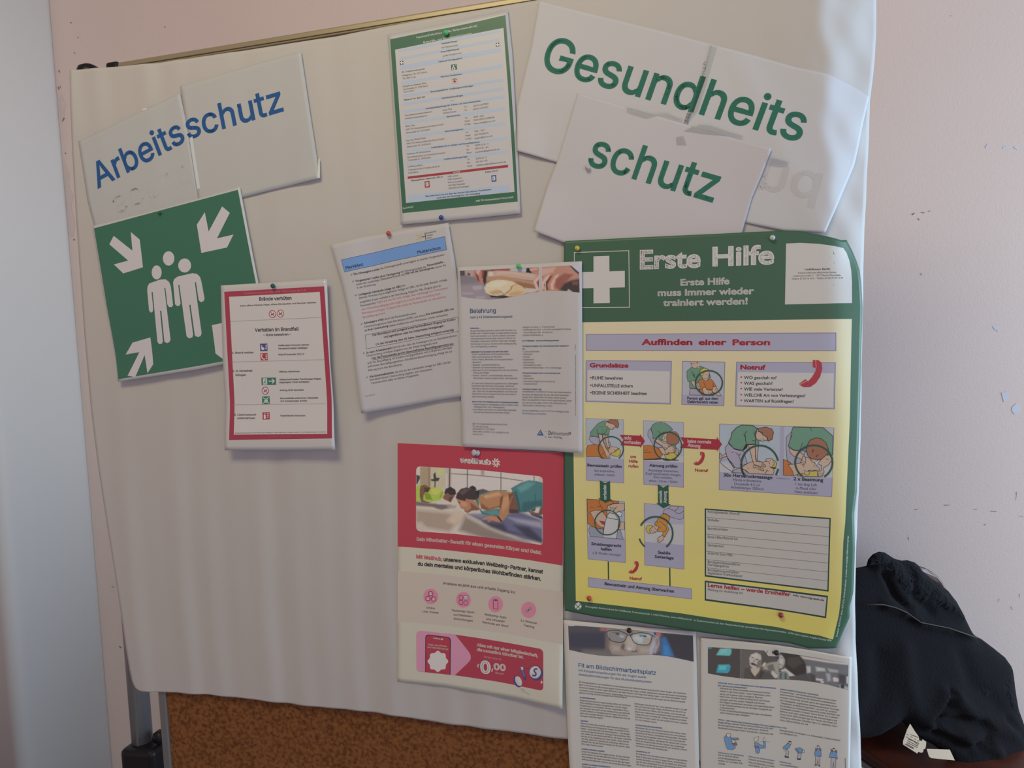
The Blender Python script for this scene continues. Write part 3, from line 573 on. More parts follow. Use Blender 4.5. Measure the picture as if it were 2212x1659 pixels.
('F','pictogram#2',25,5,[1071,-700,1070,-704,1067,-708,1064,-710,1060,-711,1056,-711,1052,-710,1049,-707,1046,-704,1044,-699,1044,-695,1045,-691,1048,-688,1051,-685,1055,-684,1059,-684,1063,-686,1066,-688,1069,-692,1070,-696]),
('F','pictogram#2',25,5,[1025,-758,1032,-727,1050,-712,1070,-714,1083,-730,1088,-761]),
('F','pictogram#2',25,5,[1090,-682,1097,-683,1096,-689,1102,-690,1102,-697,1096,-696,1095,-701,1088,-700,1088,-694,1082,-693,1083,-686,1089,-688]),
('F','pictogram#2',24,6,[1048,-738,1060,-723,1067,-742,1051,-758]),
('F','pictogram#3',26,4,[1011,-891,1096,-893,1095,-980,1008,-978]),
('S','pictogram#3',27,5,.34,1,0,[1011,-891,1096,-893,1095,-980,1008,-978]),
('S','pictogram#3',28,6,.91,0,0,[1017,-914,1054,-904,1090,-918]),
('F','pictogram#3',29,6,[1045,-916,1065,-919,1063,-935,1080,-938,1078,-956,1061,-953,1059,-969,1040,-966,1042,-950,1025,-947,1027,-929,1044,-932]),
('F','pictogram#4',30,4,[377,-2434,461,-2437,456,-2540,373,-2537]),
('F','pictogram#4',31,5,[392,-2455,441,-2455,439,-2519,392,-2520]),
('S','pictogram#4',32,6,.7,0,1,[426,-2472,413,-2475,409,-2491,414,-2506,422,-2504]),
('F','pictogram#5',33,4,[1501,-2509,1581,-2512,1577,-2613,1498,-2610]),
('F','pictogram#5',31,5,[1516,-2530,1562,-2530,1561,-2592,1515,-2593]),
('S','pictogram#5',32,6,.68,0,1,[1548,-2546,1535,-2549,1531,-2564,1537,-2579,1544,-2578]),
]),
('assembly_point_sign','assembly','laminated green assembly point sign with white arrows and figures, at the left of the board','sign',((-1033.8,262.7),.1311),'gloss',[
('sheet','sheet',34,[5,-1,1564,-15,3084,-1],[3084,-1,3094,-1478,3116,-2950],[-48,-2874,1570,-2944,3116,-2950],[5,-1,-51,-1317,-48,-2874]),
('F','border_print',35,1,[36,-51,1558,-42,3037,-44,3050,-1682,3065,-2910,1553,-2884,-31,-2832,-23,-1442]),
('F','arrow_print',36,2,[410,-272,732,-613,774,-281,925,-454,881,-947,454,-970,295,-772,606,-767,286,-400]),
('F','arrow_print#1',36,2,[2677,-253,2802,-395,2465,-770,2796,-776,2627,-967,2107,-950,2120,-449,2321,-273,2327,-617]),
('F','arrow_print#2',36,2,[768,-2206,739,-2693,599,-2830,586,-2494,335,-2854,176,-2802,484,-2424,188,-2414,373,-2230]),
('F','arrow_print#3',36,2,[2051,-2229,2638,-2233,2666,-2454,2359,-2453,2667,-2818,2526,-2906,2241,-2579,2157,-2862,2019,-2729]),
('F','figure_print',36,2,[1551,-929,1537,-966,1514,-997,1482,-1019,1446,-1030,1409,-1028,1374,-1015,1345,-990,1325,-957,1316,-919,1319,-879,1333,-842,1357,-811,1389,-789,1425,-779,1462,-780,1497,-794,1525,-819,1545,-852,1554,-890]),
('F','figure_print#1',36,2,[1859,-1122,1845,-1158,1819,-1188,1785,-1209,1746,-1218,1705,-1216,1667,-1202,1635,-1177,1612,-1144,1601,-1106,1603,-1067,1617,-1031,1642,-1001,1676,-980,1716,-971,1757,-973,1795,-988,1827,-1012,1849,-1045,1860,-1083]),
('F','figure_print#2',36,2,[1243,-1117,1230,-1153,1208,-1185,1180,-1207,1148,-1219,1115,-1218,1085,-1205,1060,-1182,1043,-1150,1036,-1113,1040,-1074,1053,-1037,1075,-1006,1103,-984,1135,-972,1168,-973,1198,-985,1223,-1009,1239,-1041,1246,-1078]),
('F','figure_print#3',36,2,[950,-1256,1187,-1235,1293,-1250,1356,-1310,1376,-1395,1354,-1728,1320,-1761,1263,-1749,1239,-1693,1261,-1400,1239,-1400,1173,-2322,1142,-2362,1081,-2370,1040,-2332,1093,-1781,1066,-1778,1011,-2326,979,-2362,920,-2356,897,-2310,987,-1416,963,-1416,932,-1726,909,-1768,867,-1771,842,-1731,880,-1364,906,-1294]),
('F','figure_print#4',36,2,[1437,-1338,1470,-1287,1549,-1257,1856,-1259,1943,-1289,1995,-1357,2006,-1456,2006,-1743,1979,-1783,1924,-1793,1885,-1753,1896,-1426,1872,-1426,1819,-2328,1790,-2375,1730,-2382,1677,-2347,1706,-1793,1679,-1795,1646,-2318,1620,-2366,1552,-2372,1509,-2327,1555,-1404,1531,-1404,1509,-1736,1481,-1765,1433,-1767,1396,-1724]),
]),
('fire_safety_notice','fire','laminated fire rules notice with a dark red border, overlapping the green assembly sign','notice',((-775.5,136.2),-.0176),'gloss',[
('sheet','sheet',37,[0,0,1013,-1,2021,0],[2021,0,2007,-1405,2066,-2882],[-41,-2884,1024,-2890,2066,-2882],[0,0,-46,-1344,-41,-2884]),
('F','border_print',38,1,[60,-114,1965,-119,2016,-2687,48,-2706]),
('F','border_print',39,2,[150,-206,1880,-210,1927,-2611,139,-2612]),
('S','border_print',40,3,.78,0,0,[145,-634,1887,-640]),
('S','border_print',40,3,.78,0,0,[124,-1343,1900,-1355]),
('S','border_print',40,3,.78,0,0,[111,-2094,1895,-2104]),
('T','heading_lettering',41,3,'I',.03,2.89,[440,-175,1621,-181],'Brandschutzordnung nach DIN 14096 – Teil A (Hauser Zeh. 3. 8)'),
('T','heading_lettering',42,3,'I',.045,6.32,[727,-305,1346,-316],'Brände verhüten'),
('T','heading_lettering',42,3,'I',.045,6.36,[609,-833,1453,-846],'Verhalten im Brandfall'),
('T','heading_lettering',42,3,'I',.045,4.23,[770,-915,1300,-920],'- Ruhe bewahren –'),
('T','body_lettering',42,3,'I',.045,2.7,[355,-386,1803,-396],'Keine offene Flamme; Feuer, offene Zündquellen und Rauchen verboten'),
('T','body_lettering',42,3,'I',.045,3.32,[147,-1197,564,-1205],'1. Brand melden'),
('T','body_lettering',42,3,'I',.045,3.07,[1044,-1100,1632,-1107],'Gefährdete Personen warnen'),
('T','body_lettering',42,3,'I',.045,3.07,[1045,-1152,1599,-1159],'Hausalarmmelder betätigen'),
('T','body_lettering',42,3,'I',.045,3.07,[1041,-1257,1530,-1263],'Notruf Feuerwehr (0)112'),
('T','body_lettering',42,3,'I',.045,3.52,[137,-1520,523,-1522],'2. In Sicherheit'),
('T','body_lettering',42,3,'I',.045,3.52,[190,-1590,394,-1591],'bringen'),
('T','body_lettering',42,3,'I',.045,3.08,[1032,-1552,1429,-1556],'Hilflose mitnehmen'),
('T','body_lettering',42,3,'I',.045,3.09,[1033,-1687,1832,-1692],'Gekennzeichneten Fluchtwegen folgen,'),
('T','body_lettering',42,3,'I',.045,3.09,[1030,-1735,1596,-1738],'begangene Türen schließen'),
('T','body_lettering',42,3,'I',.045,3.09,[1026,-1872,1489,-1876],'Aufzug nicht benutzen'),
('T','body_lettering',42,3,'I',.045,3.09,[1025,-2011,1752,-2015],'Sammelstelle aufsuchen: Spielplatz'),
('T','body_lettering',42,3,'I',.045,3.08,[1028,-2060,1541,-2062],'Auf Anweisungen achten'),
('T','body_lettering',42,3,'I',.045,3.49,[135,-2285,564,-2287],'3. Löschversuch'),
('T','body_lettering',42,3,'I',.045,3.48,[198,-2344,546,-2347],'unternehmen'),
('T','body_lettering',42,3,'I',.045,3.05,[1035,-2309,1511,-2312],'Feuerlöscher benutzen'),
('T','body_lettering',42,3,'I',.035,1.74,[163,-2593,1898,-2587],'Brandschutzordnung Teil A nach DIN 14096 Pestalozzi-Fröbel-Haus, Karl-Schrader-Straße 7-8, 10781 Berlin Stand: 09.03.2023'),
('T','body_lettering',43,3,'I',.03,1.53,[828,-2656,1256,-2653],'Pestalozzi-Fröbel-Haus'),
('F','pictogram',44,3,[1030,-545,1026,-564,1015,-581,1000,-594,982,-601,962,-604,942,-600,925,-590,912,-576,904,-559,902,-540,906,-521,916,-504,931,-491,949,-483,969,-481,989,-485,1006,-495,1020,-509,1028,-526]),
('S','pictogram',45,5,1.15,1,1,[1028,-545,1024,-564,1014,-581,999,-593,981,-601,962,-604,943,-600,926,-590,913,-576,906,-559,904,-540,908,-521,918,-504,932,-491,950,-483,969,-481,988,-485,1005,-495,1018,-509,1026,-526]),
('S','pictogram',46,4,1.53,0,1,[937,-566,960,-538,974,-554,997,-521]),
('S','pictogram',45,6,.96,0,0,[926,-498,1006,-586]),
('F','pictogram#1',44,3,[1184,-545,1179,-563,1169,-580,1154,-593,1136,-601,1116,-603,1097,-599,1079,-589,1066,-575,1058,-558,1056,-539,1060,-520,1070,-504,1085,-491,1103,-483,1123,-481,1143,-485,1160,-494,1173,-508,1182,-526]),
('S','pictogram#1',45,5,1.14,1,1,[1181,-545,1177,-563,1168,-580,1153,-593,1135,-601,1116,-603,1097,-599,1081,-589,1068,-575,1060,-558,1058,-539,1062,-520,1072,-504,1086,-491,1104,-483,1123,-481,1142,-485,1159,-494,1172,-508,1180,-526]),
('S','pictogram#1',46,4,1.53,0,1,[1091,-565,1114,-538,1128,-554,1151,-520]),
('S','pictogram#1',45,6,.95,0,0,[1080,-498,1160,-586]),
('F','pictogram#2',44,3,[816,-1860,812,-1879,802,-1896,787,-1910,768,-1918,748,-1921,728,-1917,711,-1908,697,-1894,689,-1876,687,-1857,691,-1838,701,-1821,717,-1808,735,-1799,755,-1797,775,-1800,793,-1809,806,-1823,814,-1841]),
('S','pictogram#2',45,5,1.17,1,1,[814,-1860,810,-1879,800,-1896,785,-1910,767,-1918,748,-1921,729,-1917,712,-1908,699,-1894,691,-1877,689,-1857,693,-1838,703,-1821,718,-1808,736,-1799,755,-1797,774,-1800,791,-1809,804,-1823,812,-1841]),
('S','pictogram#2',46,4,1.56,0,1,[722,-1883,745,-1855,759,-1870,783,-1836]),
('S','pictogram#2',45,6,.97,0,0,[711,-1815,792,-1902]),
('F','pictogram#3',47,3,[697,-1041,839,-1043,836,-1172,694,-1173]),
('S','pictogram#3',44,4,1.74,0,1,[728,-1068,732,-1112,745,-1140,769,-1137,766,-1113]),
('F','pictogram#3',44,4,[710,-1111,767,-1106,766,-1148,729,-1154]),
('S','pictogram#3',44,4,.96,0,0,[798,-1082,812,-1067,822,-1079,830,-1060]),
('S','pictogram#3',44,4,.96,0,0,[796,-1112,810,-1097,820,-1109,828,-1090]),
('S','pictogram#3',44,4,.96,0,0,[795,-1143,808,-1128,818,-1140,826,-1121]),
('S','pictogram#4',44,4,.97,0,0,[792,-1249,806,-1234,816,-1246,824,-1227]),
('S','pictogram#4',44,4,.97,0,0,[791,-1280,804,-1265,814,-1277,822,-1258]),
('S','pictogram#4',44,4,.97,0,0,[789,-1311,803,-1296,813,-1308,820,-1289]),
('S','pictogram#5',44,4,.96,0,0,[773,-2267,786,-2252,797,-2264,803,-2244]),
('S','pictogram#5',44,4,.96,0,0,[774,-2298,786,-2283,797,-2294,803,-2275]),
('S','pictogram#5',44,4,.96,0,0,[775,-2328,787,-2313,798,-2325,804,-2306]),
('F','pictogram#4',45,3,[694,-1207,834,-1206,831,-1332,693,-1333]),
('S','pictogram#4',44,4,1.74,0,1,[721,-1228,716,-1266,733,-1302,767,-1314]),
('F','pictogram#4',44,4,[740,-1228,739,-1232,737,-1235,733,-1237,729,-1239,724,-1239,720,-1239,715,-1237,712,-1234,710,-1231,710,-1227,711,-1224,713,-1221,717,-1218,721,-1217,726,-1216,730,-1217,734,-1219,737,-1221,739,-1225]),
('F','pictogram#4',44,4,[778,-1313,777,-1316,775,-1319,771,-1322,767,-1323,762,-1324,758,-1323,753,-1321,750,-1319,748,-1315,748,-1312,749,-1308,751,-1305,755,-1303,759,-1301,764,-1301,768,-1301,772,-1303,775,-1306,777,-1309]),
('F','pictogram#6',48,3,[688,-1632,969,-1635,966,-1761,686,-1760]),
('F','pictogram#6',44,4,[717,-1644,799,-1644,795,-1751,715,-1751]),
('F','pictogram#6',48,5,[783,-1665,782,-1669,780,-1672,778,-1674,774,-1676,771,-1677,768,-1676,765,-1674,763,-1672,761,-1668,761,-1665,762,-1661,764,-1658,766,-1655,769,-1654,773,-1653,776,-1654,779,-1656,781,-1658,782,-1662]),
('S','pictogram#6',48,5,1.16,0,1,[762,-1682,750,-1707,768,-1723,771,-1744]),
('S','pictogram#6',48,5,.97,0,0,[752,-1709,727,-1736]),
('S','pictogram#6',48,5,.78,0,0,[740,-1693,762,-1684,787,-1702]),
('S','pictogram#6',44,4,1.74,0,0,[826,-1695,934,-1696]),
('S','pictogram#6',44,4,1.74,0,0,[889,-1658,934,-1696,888,-1734]),
('F','pictogram#7',48,3,[681,-1958,828,-1957,828,-2091,681,-2094]),
('S','pictogram#7',44,4,1.17,0,0,[697,-1972,722,-1996]),
('S','pictogram#7',44,4,1.17,0,0,[810,-1972,783,-1995]),
('S','pictogram#7',44,4,1.16,0,0,[698,-2081,725,-2058]),
('S','pictogram#7',44,4,1.16,0,0,[811,-2079,785,-2055]),
('F','pictogram#7',44,4,[744,-2000,743,-2003,742,-2006,740,-2008,737,-2009,735,-2010,732,-2009,730,-2008,728,-2006,727,-2003,726,-2000,727,-1997,728,-1994,730,-1992,733,-1991,735,-1990,738,-1991,740,-1992,742,-1995,743,-1997]),
('F','pictogram#7',44,4,[724,-2014,745,-2014,742,-2066,724,-2066]),
('F','pictogram#7',44,4,[765,-2001,765,-2004,763,-2006,761,-2009,759,-2010,756,-2010,753,-2010,751,-2008,749,-2006,748,-2003,748,-2000,748,-1997,750,-1995,752,-1993,754,-1991,757,-1991,760,-1991,762,-1993,764,-1995,765,-1998]),
('F','pictogram#7',44,4,[745,-2014,767,-2014,763,-2067,746,-2066]),
('F','pictogram#7',44,4,[787,-2001,786,-2004,785,-2007,783,-2009,780,-2010,778,-2011,775,-2010,773,-2009,771,-2007,770,-2004,769,-2001,770,-1998,771,-1995,773,-1993,776,-1992,778,-1991,781,-1992,783,-1993,785,-1995,786,-1998]),
('F','pictogram#7',44,4,[767,-2014,788,-2015,785,-2067,768,-2067]),
('F','pictogram#5',45,3,[686,-2233,824,-2231,832,-2356,694,-2360]),
('F','pictogram#5',44,4,[711,-2274,747,-2272,754,-2345,717,-2347]),
('S','pictogram#5',44,4,.96,0,0,[730,-2270,729,-2251,751,-2248]),
]),
('information_sheet','leaflet','tilted white sheet with a blue title bar and dense black and red text','sheet',((-564.4,188.6),.0926),'paper',[
('sheet','sheet',49,[0,0,632,36,1356,24,2085,0],[2085,0,2099,-623,2086,-1381,2073,-2194,2063,-2822],[128,-2871,784,-2858,1445,-2830,2063,-2822],[0,0,94,-658,154,-1431,136,-2014,128,-2871]),
('F','title_bar',50,1,[161,-279,1106,-234,1993,-207,1990,-423,1071,-442,185,-486]),
('S','title_bar',51,2,.58,1,0,[161,-279,1106,-234,1993,-207,1990,-423,1071,-442,185,-486]),
('T','heading_lettering',52,4,'B',.012,5.26,[220,-448,527,-431],'Merkblatt'),
('T','heading_lettering',52,4,'B',.014,5.16,[1489,-402,1899,-395],'Mutterschutz'),
('S','logo_print',53,2,1.14,0,1,[1511,-101,1541,-106,1549,-133,1532,-163,1502,-173]),
('S','logo_print',53,2,1.14,0,0,[1571,-201,1575,-101,1628,-99]),
('S','logo_print',53,2,.95,0,0,[1572,-143,1613,-143]),
('S','logo_print',54,2,1.14,0,0,[1671,-88,1665,-202]),
('S','logo_print',54,2,1.14,0,0,[1600,-148,1666,-146]),
('T','logo_print',55,2,'B',.008,2.86,[1689,-112,1857,-106],'Pestalozzi'),
('T','logo_print',55,2,'B',.008,2.86,[1691,-155,1793,-152],'Fröbel'),
('T','logo_print',55,2,'B',.008,2.86,[1691,-195,1769,-192],'Haus'),
('T','body_lettering',56,2,'B',.022,3.69,[340,-564,789,-549],'Die Schwangere meldet'),
('T','body_lettering',56,2,'B',.022,3.69,[346,-683,1134,-666],'Vorgesetzte/r meldet ohne Verzögerung'),
('T','body_lettering',56,2,'B',.022,3.62,[1624,-634,1922,-621],'Personalstelle ,'),
('T','body_lettering',56,2,'B',.022,3.65,[1230,-702,1739,-686],'füllt mit der Schwangeren,'),
('T','body_lettering',56,2,'B',.022,3.7,[358,-914,1121,-892],'vorliegende individuelle Anlage zur GBU'),
('T','body_lettering',56,2,'B',.022,3.73,[384,-1396,726,-1379],'Schwangere erhält'),
('T','body_lettering',56,2,'B',.022,3.66,[1471,-1416,1960,-1400],'ihre individuelle GBU mit'),
('T','body_lettering',56,2,'B',.022,3.73,[374,-1518,787,-1501],'zu ihrer Untersuchung'),
('T','body_lettering',56,2,'B',.022,3.73,[496,-1615,1964,-1570],'Der Betriebsarzt wird zwingend immer bei beruflichem Umgang mit Kindern'),
('T','body_lettering',56,2,'B',.022,3.73,[686,-1675,1753,-1644],'und Jugendlichen oder bei Unklarheiten hinzugezogen.'),
('T','body_lettering',56,2,'B',.022,3.73,[531,-1775,1906,-1735],'( In den Verwaltung wäre z.B. keine Untersuchung zwingend notwendig)'),
('T','body_lettering',56,2,'B',.022,3.74,[354,-1892,801,-1874],'Je nach Arbeitsbereich'),
('T','body_lettering',56,2,'B',.022,3.73,[432,-1998,1874,-1957],'Nur die Personalstelle spricht dieses befristete Beschäftigungsverbot aus.'),
('T','body_lettering',56,2,'B',.022,3.73,[353,-2299,786,-2282],'Alle Schutzmaßnahmen,'),
('S','body_lettering',56,2,.59,0,0,[430,-2010,1873,-1968]),
('T','body_lettering',57,2,'B',.006,3.48,[807,-543,1940,-506],'die Schwangerschaft unverzüglich an die/den Vorgesetzte/n'),
('T','body_lettering',57,2,'B',.006,3.46,[1149,-659,1607,-650],'die Schwangerschaft der'),
('T','body_lettering',57,2,'B',.006,3.5,[351,-739,1215,-707],'sowie den zuständigen Dienstleitern/innen und'),
('T','body_lettering',57,2,'B',.006,3.43,[1754,-689,1940,-676],'immer die'),
('T','body_lettering',57,2,'B',.006,3.5,[356,-795,676,-784],'in der Einrichtung'),
('T','body_lettering',57,2,'B',.006,3.46,[1137,-881,1191,-884],'aus'),
('T','body_lettering',57,2,'B',.006,3.51,[364,-968,1925,-913],'(hierbei Orientierung an allgemeiner Anlage zur GBU, die für jeden Bereich vorliegt,'),
('T','body_lettering',57,2,'B',.006,3.51,[367,-1038,1801,-991],'ausgefüllte Kopie verbleibt in der Einrichtung, Kopie für MA, Original geht an'),
('T','body_lettering',57,2,'B',.006,3.52,[369,-1101,636,-1089],'Personalstelle).'),
('T','body_lettering',57,2,'B',.006,3.52,[740,-1381,1303,-1366],'durch die Personalstelle einen'),
('T','body_lettering',57,2,'B',.006,3.53,[383,-1456,1460,-1424],'Untersuchungstermin beim Betriebsarzt (AMD) und nimmt'),
('T','body_lettering',57,2,'B',.006,3.52,[801,-1505,1845,-1474],'(neben Impfausweis und Mutterpass, soweit vorhanden)'),
('T','body_lettering',57,2,'B',.006,3.52,[816,-1870,1947,-1834],'kann es sein, dass die Schwangere bis zur betriebsärztlichen'),
('T','body_lettering',57,2,'B',.006,3.54,[355,-1943,1602,-1903],'Untersuchung und deren Ergebnis von der Arbeit freigestellt wird.'),
('T','body_lettering',57,2,'B',.006,3.54,[352,-2066,1835,-2015],'(z.B. bei Beschäftigung mit Kindern und Jugendlichen von 0-18 Jahren sofortiges'),
('T','body_lettering',57,2,'B',.006,3.54,[352,-2125,1834,-2078],'befristetes Beschäftigungsverbot. Schriftliche Benachrichtigung erfolgt bis zur'),
('T','body_lettering',57,2,'B',.006,3.54,[352,-2188,946,-2170],'Klärung durch den Betriebsarzt).'),
('T','body_lettering',57,2,'B',.006,3.52,[801,-2282,1781,-2249],'die sich aus der individuellen Anlage zur GBU und der'),
('T','body_lettering',57,2,'B',.006,3.53,[354,-2349,1453,-2320],'betriebsärztlichen Untersuchung ergeben, sind umzusetzen.'),
('T','body_lettering',57,2,'B',.006,3.53,[366,-2408,1203,-2379],'Verantwortlich dafür ist die/der Vorgesetzte.'),
('T','body_lettering',58,2,'B',0,2.16,[238,-2604,402,-2597],'Stand 07/18'),
('T','body_lettering',59,2,'B',.004,3.51,[651,-1085,1914,-1046],'Ergibt sich aus der indiv. Anlage, dass unabhängig vom Immunstatus'),
('T','body_lettering',59,2,'B',.004,3.52,[373,-1163,1770,-1119],'eine Weiterbeschäftigung nicht möglich ist, braucht keine Vorstellung beim'),
('T','body_lettering',59,2,'B',.004,3.52,[377,-1227,1857,-1183],'Betriebsarzt erfolgen. In diesem Fall erteilt die Personalstelle ein betriebliches'),
('T','body_lettering',59,2,'B',.004,3.52,[379,-1297,773,-1278],'Beschäftigungsverbot.'),
('S','body_lettering',60,2,.59,1,0,[376,-1578,2011,-1525,1993,-1758,365,-1810]),
('S','body_lettering',52,2,.58,0,0,[285,-544,293,-561,316,-533]),
('S','body_lettering',52,2,.58,0,0,[295,-659,302,-676,325,-648]),
('S','body_lettering',52,2,.59,0,0,[303,-891,311,-908,334,-880]),
('S','body_lettering',52,2,.59,0,0,[328,-1380,335,-1397,358,-1369]),
('S','body_lettering',52,2,.59,0,0,[295,-1867,303,-1884,325,-1856]),
('S','body_lettering',52,2,.59,0,0,[298,-2278,306,-2294,327,-2266]),
]),
('information_sheet','briefing','white sheet topped by a photo of hands rolling dough, overlapping the first aid poster','sheet',((-345.3,135.4),-.0357),'paper',[
('sheet','sheet',61,[0,0,1013,3,2033,0],[2033,0,2021,-1471,2005,-2981],[26,-2923,1042,-2952,2005,-2981],[0,0,-2,-1445,26,-2923]),
('T','heading_lettering',62,2,'I',.036,7.35,[197,-749,628,-751],'Belehrung'),
('T','heading_lettering',62,2,'I',.036,3.87,[195,-832,899,-839],'nach § 43 Infektionsschutzgesetz'),
('T','body_lettering',63,2,'I',.055,2.13,[197,-1003,367,-1005],'PERSONEN ...'),
('T','body_lettering',63,2,'I',.055,2.14,[197,-1386,823,-1389],'LEBENSMITTEL IM SINNE DES GESETZES SIND:'),
('T','body_lettering',63,2,'I',.055,2.16,[199,-2195,972,-2210],'BEACHTUNG VON PERSÖNLICHEN HYGIENEMASSNAHMEN:'),
('T','body_lettering',63,2,'I',.055,2.1,[1045,-1220,1653,-1226],'§ 42 Tätigkeits- und Beschäftigungsverbote'),
('T','body_lettering',63,2,'I',.055,2.1,[1047,-1310,1811,-1313],'TÄTIGKEITSVERBOT BEI ERKRANKUNG ODER VERDACHT'),
('T','body_lettering',63,2,'I',.055,2.11,[1046,-1351,1099,-1351],'AUF:'),
('T','body_lettering',63,2,'I',.055,2.11,[1041,-1738,1667,-1744],'TÄTIGKEITSVERBOT BEI AUSSCHEIDUNG VON:'),
('T','body_lettering',63,2,'I',.055,2.12,[1039,-1996,1357,-2001],'TÄTIGKEITSVERBOT BEI:'),
('T','body_lettering',64,2,'I',.028,2.72,[196,-1046,968,-1051],'die gewerbsmäßig bestimmte Lebensmittel herstellen, be-'),
('T','body_lettering',64,2,'I',.028,2.72,[195,-1088,971,-1095],'handeln oder in Verkehr bringen und dabei direkten (mit der'),
('T','body_lettering',64,2,'I',.028,2.72,[194,-1131,942,-1136],'Hand) oder indirekten (z. B. Geschirr, Besteck und andere'),
('T','body_lettering',64,2,'I',.028,2.72,[196,-1174,942,-1178],'Arbeitsmaterialien) Kontakt haben oder die in Küchen von'),
('T','body_lettering',64,2,'I',.028,2.72,[197,-1217,949,-1221],'Gaststätten, Restaurants, Kantinen, Cafés oder sonstigen'),
('T','body_lettering',64,2,'I',.028,2.72,[198,-1259,954,-1265],'Einrichtungen mit und zur Gemeinschaftsverpflegung tätig'),
('T','body_lettering',64,2,'I',.028,2.72,[199,-1302,643,-1306],'sind, sind regelmäßig zu belehren.'),
('T','body_lettering',64,2,'I',.028,2.73,[200,-1427,842,-1430],'• Fleisch, Geflügelfleisch und Erzeugnisse daraus'),
('T','body_lettering',64,2,'I',.028,2.73,[199,-1470,717,-1473],'• Milch und Erzeugnisse auf Milchbasis'),
('T','body_lettering',64,2,'I',.028,2.73,[200,-1512,890,-1517],'• Fische, Krebse, Weichtiere und Erzeugnisse daraus'),
('T','body_lettering',64,2,'I',.028,2.73,[199,-1555,365,-1557],'• Eiprodukte'),
('T','body_lettering',64,2,'I',.028,2.73,[200,-1598,674,-1601],'• Säuglings- und Kleinkindernahrung'),
('T','body_lettering',64,2,'I',.028,2.73,[199,-1641,753,-1645],'• Speiseeis und Speiseeishalberzeugnisse'),
('T','body_lettering',64,2,'I',.028,2.73,[200,-1684,971,-1691],'• Backwaren mit nicht durchgebackener oder durcherhitzter'),
('T','body_lettering',64,2,'I',.028,2.73,[230,-1727,492,-1729],'Füllung oder Auflage'),
('T','body_lettering',64,2,'I',.028,2.74,[200,-1770,885,-1777],'• Feinkost-, Rohkost- und Kartoffelsalate, Marinaden,'),
('T','body_lettering',64,2,'I',.028,2.73,[230,-1813,963,-1822],'Mayonnaisen, andere emulgierte Soßen, Nahrungshefen'),
('T','body_lettering',64,2,'I',.028,2.74,[201,-1897,971,-1907],'Der Zweck des Infektionsschutzgesetzes ist es, übertragbare'),
('T','body_lettering',64,2,'I',.028,2.74,[201,-1940,906,-1949],'Krankheiten beim Menschen vorzubeugen, Infektionen'),
('T','body_lettering',64,2,'I',.028,2.74,[200,-1983,970,-1994],'frühzeitig zu erkennen und ihre Weiterverbreitung zu verhin-'),
('T','body_lettering',64,2,'I',.028,2.74,[213,-2026,955,-2036],'dern. Daher wird von jedem Beschäftigten zum Schutz des'),
('T','body_lettering',64,2,'I',.028,2.74,[202,-2069,935,-2079],'Verbrauchers und zum eigenen Schutz ein hohes Maß an'),
('T','body_lettering',64,2,'I',.028,2.74,[201,-2112,574,-2119],'Eigenverantwortung verlangt.'),
('T','body_lettering',64,2,'I',.028,2.75,[200,-2238,971,-2253],'• Händereinigung vor Arbeitsbeginn sowie vor jedem neuen'),
('T','body_lettering',64,2,'I',.028,2.75,[225,-2281,746,-2290],'Arbeitsgang (insb. nach Toilettengängen).'),
('T','body_lettering',64,2,'I',.028,2.75,[198,-2324,934,-2336],'• beim Niesen und Husten von Lebensmitteln abwenden'),
('T','body_lettering',64,2,'I',.028,2.75,[223,-2368,824,-2377],'und nach dem Nase putzen die Hände reinigen'),
('T','body_lettering',64,2,'I',.028,2.76,[195,-2560,783,-2568],'AMD TÜV Arbeitsmedizinische Dienste GmbH'),
('T','body_lettering',64,2,'I',.028,2.75,[196,-2604,464,-2605],'TÜV Rheinland Group'),
('T','body_lettering',64,2,'I',.028,2.74,[198,-2643,570,-2647],'Alboinstraße 56 | 12103 Berlin'),
('T','body_lettering',64,2,'I',.028,2.74,[195,-2686,804,-2697],'Telefon 0800 6649082-0 | info-amd@de.tuv.com'),
('T','body_lettering',64,2,'I',.028,2.73,[197,-2727,368,-2729],'www.tuv.com'),
('T','body_lettering',64,2,'I',.028,2.67,[1051,-1007,1593,-1012],'• Ablegen von Hand- und Fingerschmuck'),
('T','body_lettering',64,2,'I',.028,2.67,[1050,-1048,1852,-1054],'• Verletzungen an Händen und Armen sachgerecht mit Wasser'),
('T','body_lettering',64,2,'I',.028,2.67,[1074,-1091,1551,-1096],'undurchlässigem Material abdecken'),
('T','body_lettering',64,2,'I',.028,2.67,[1048,-1134,1391,-1137],'• Saubere Arbeitskleidung'),
('T','body_lettering',64,2,'I',.028,2.68,[1045,-1395,1326,-1397],'• Typhus abdominalis'),
('T','body_lettering',64,2,'I',.028,2.68,[1045,-1437,1214,-1439],'• Paratyphus'),
('T','body_lettering',64,2,'I',.028,2.68,[1044,-1479,1169,-1481],'• Cholera'),
('T','body_lettering',64,2,'I',.028,2.68,[1043,-1523,1238,-1525],'• Shigellenruhr'),
('T','body_lettering',64,2,'I',.028,2.69,[1042,-1567,1245,-1569],'• Salmonellose'),
('T','body_lettering',64,2,'I',.028,2.69,[1044,-1609,1363,-1613],'• Virushepatitis A oder E'),
('T','body_lettering',64,2,'I',.028,2.69,[1043,-1652,1689,-1659],'• Weitere infektiöse Magen-Darm-Erkrankungen'),
('T','body_lettering',64,2,'I',.028,2.69,[1040,-1782,1185,-1783],'• Shigellen'),
('T','body_lettering',64,2,'I',.028,2.69,[1040,-1825,1227,-1826],'• Salmonellen'),
('T','body_lettering',64,2,'I',.028,2.69,[1041,-1869,1575,-1876],'• enterohämorrhagische Escherichia coli'),
('T','body_lettering',64,2,'I',.028,2.7,[1040,-1911,1284,-1914],'• Choleravibrionen'),
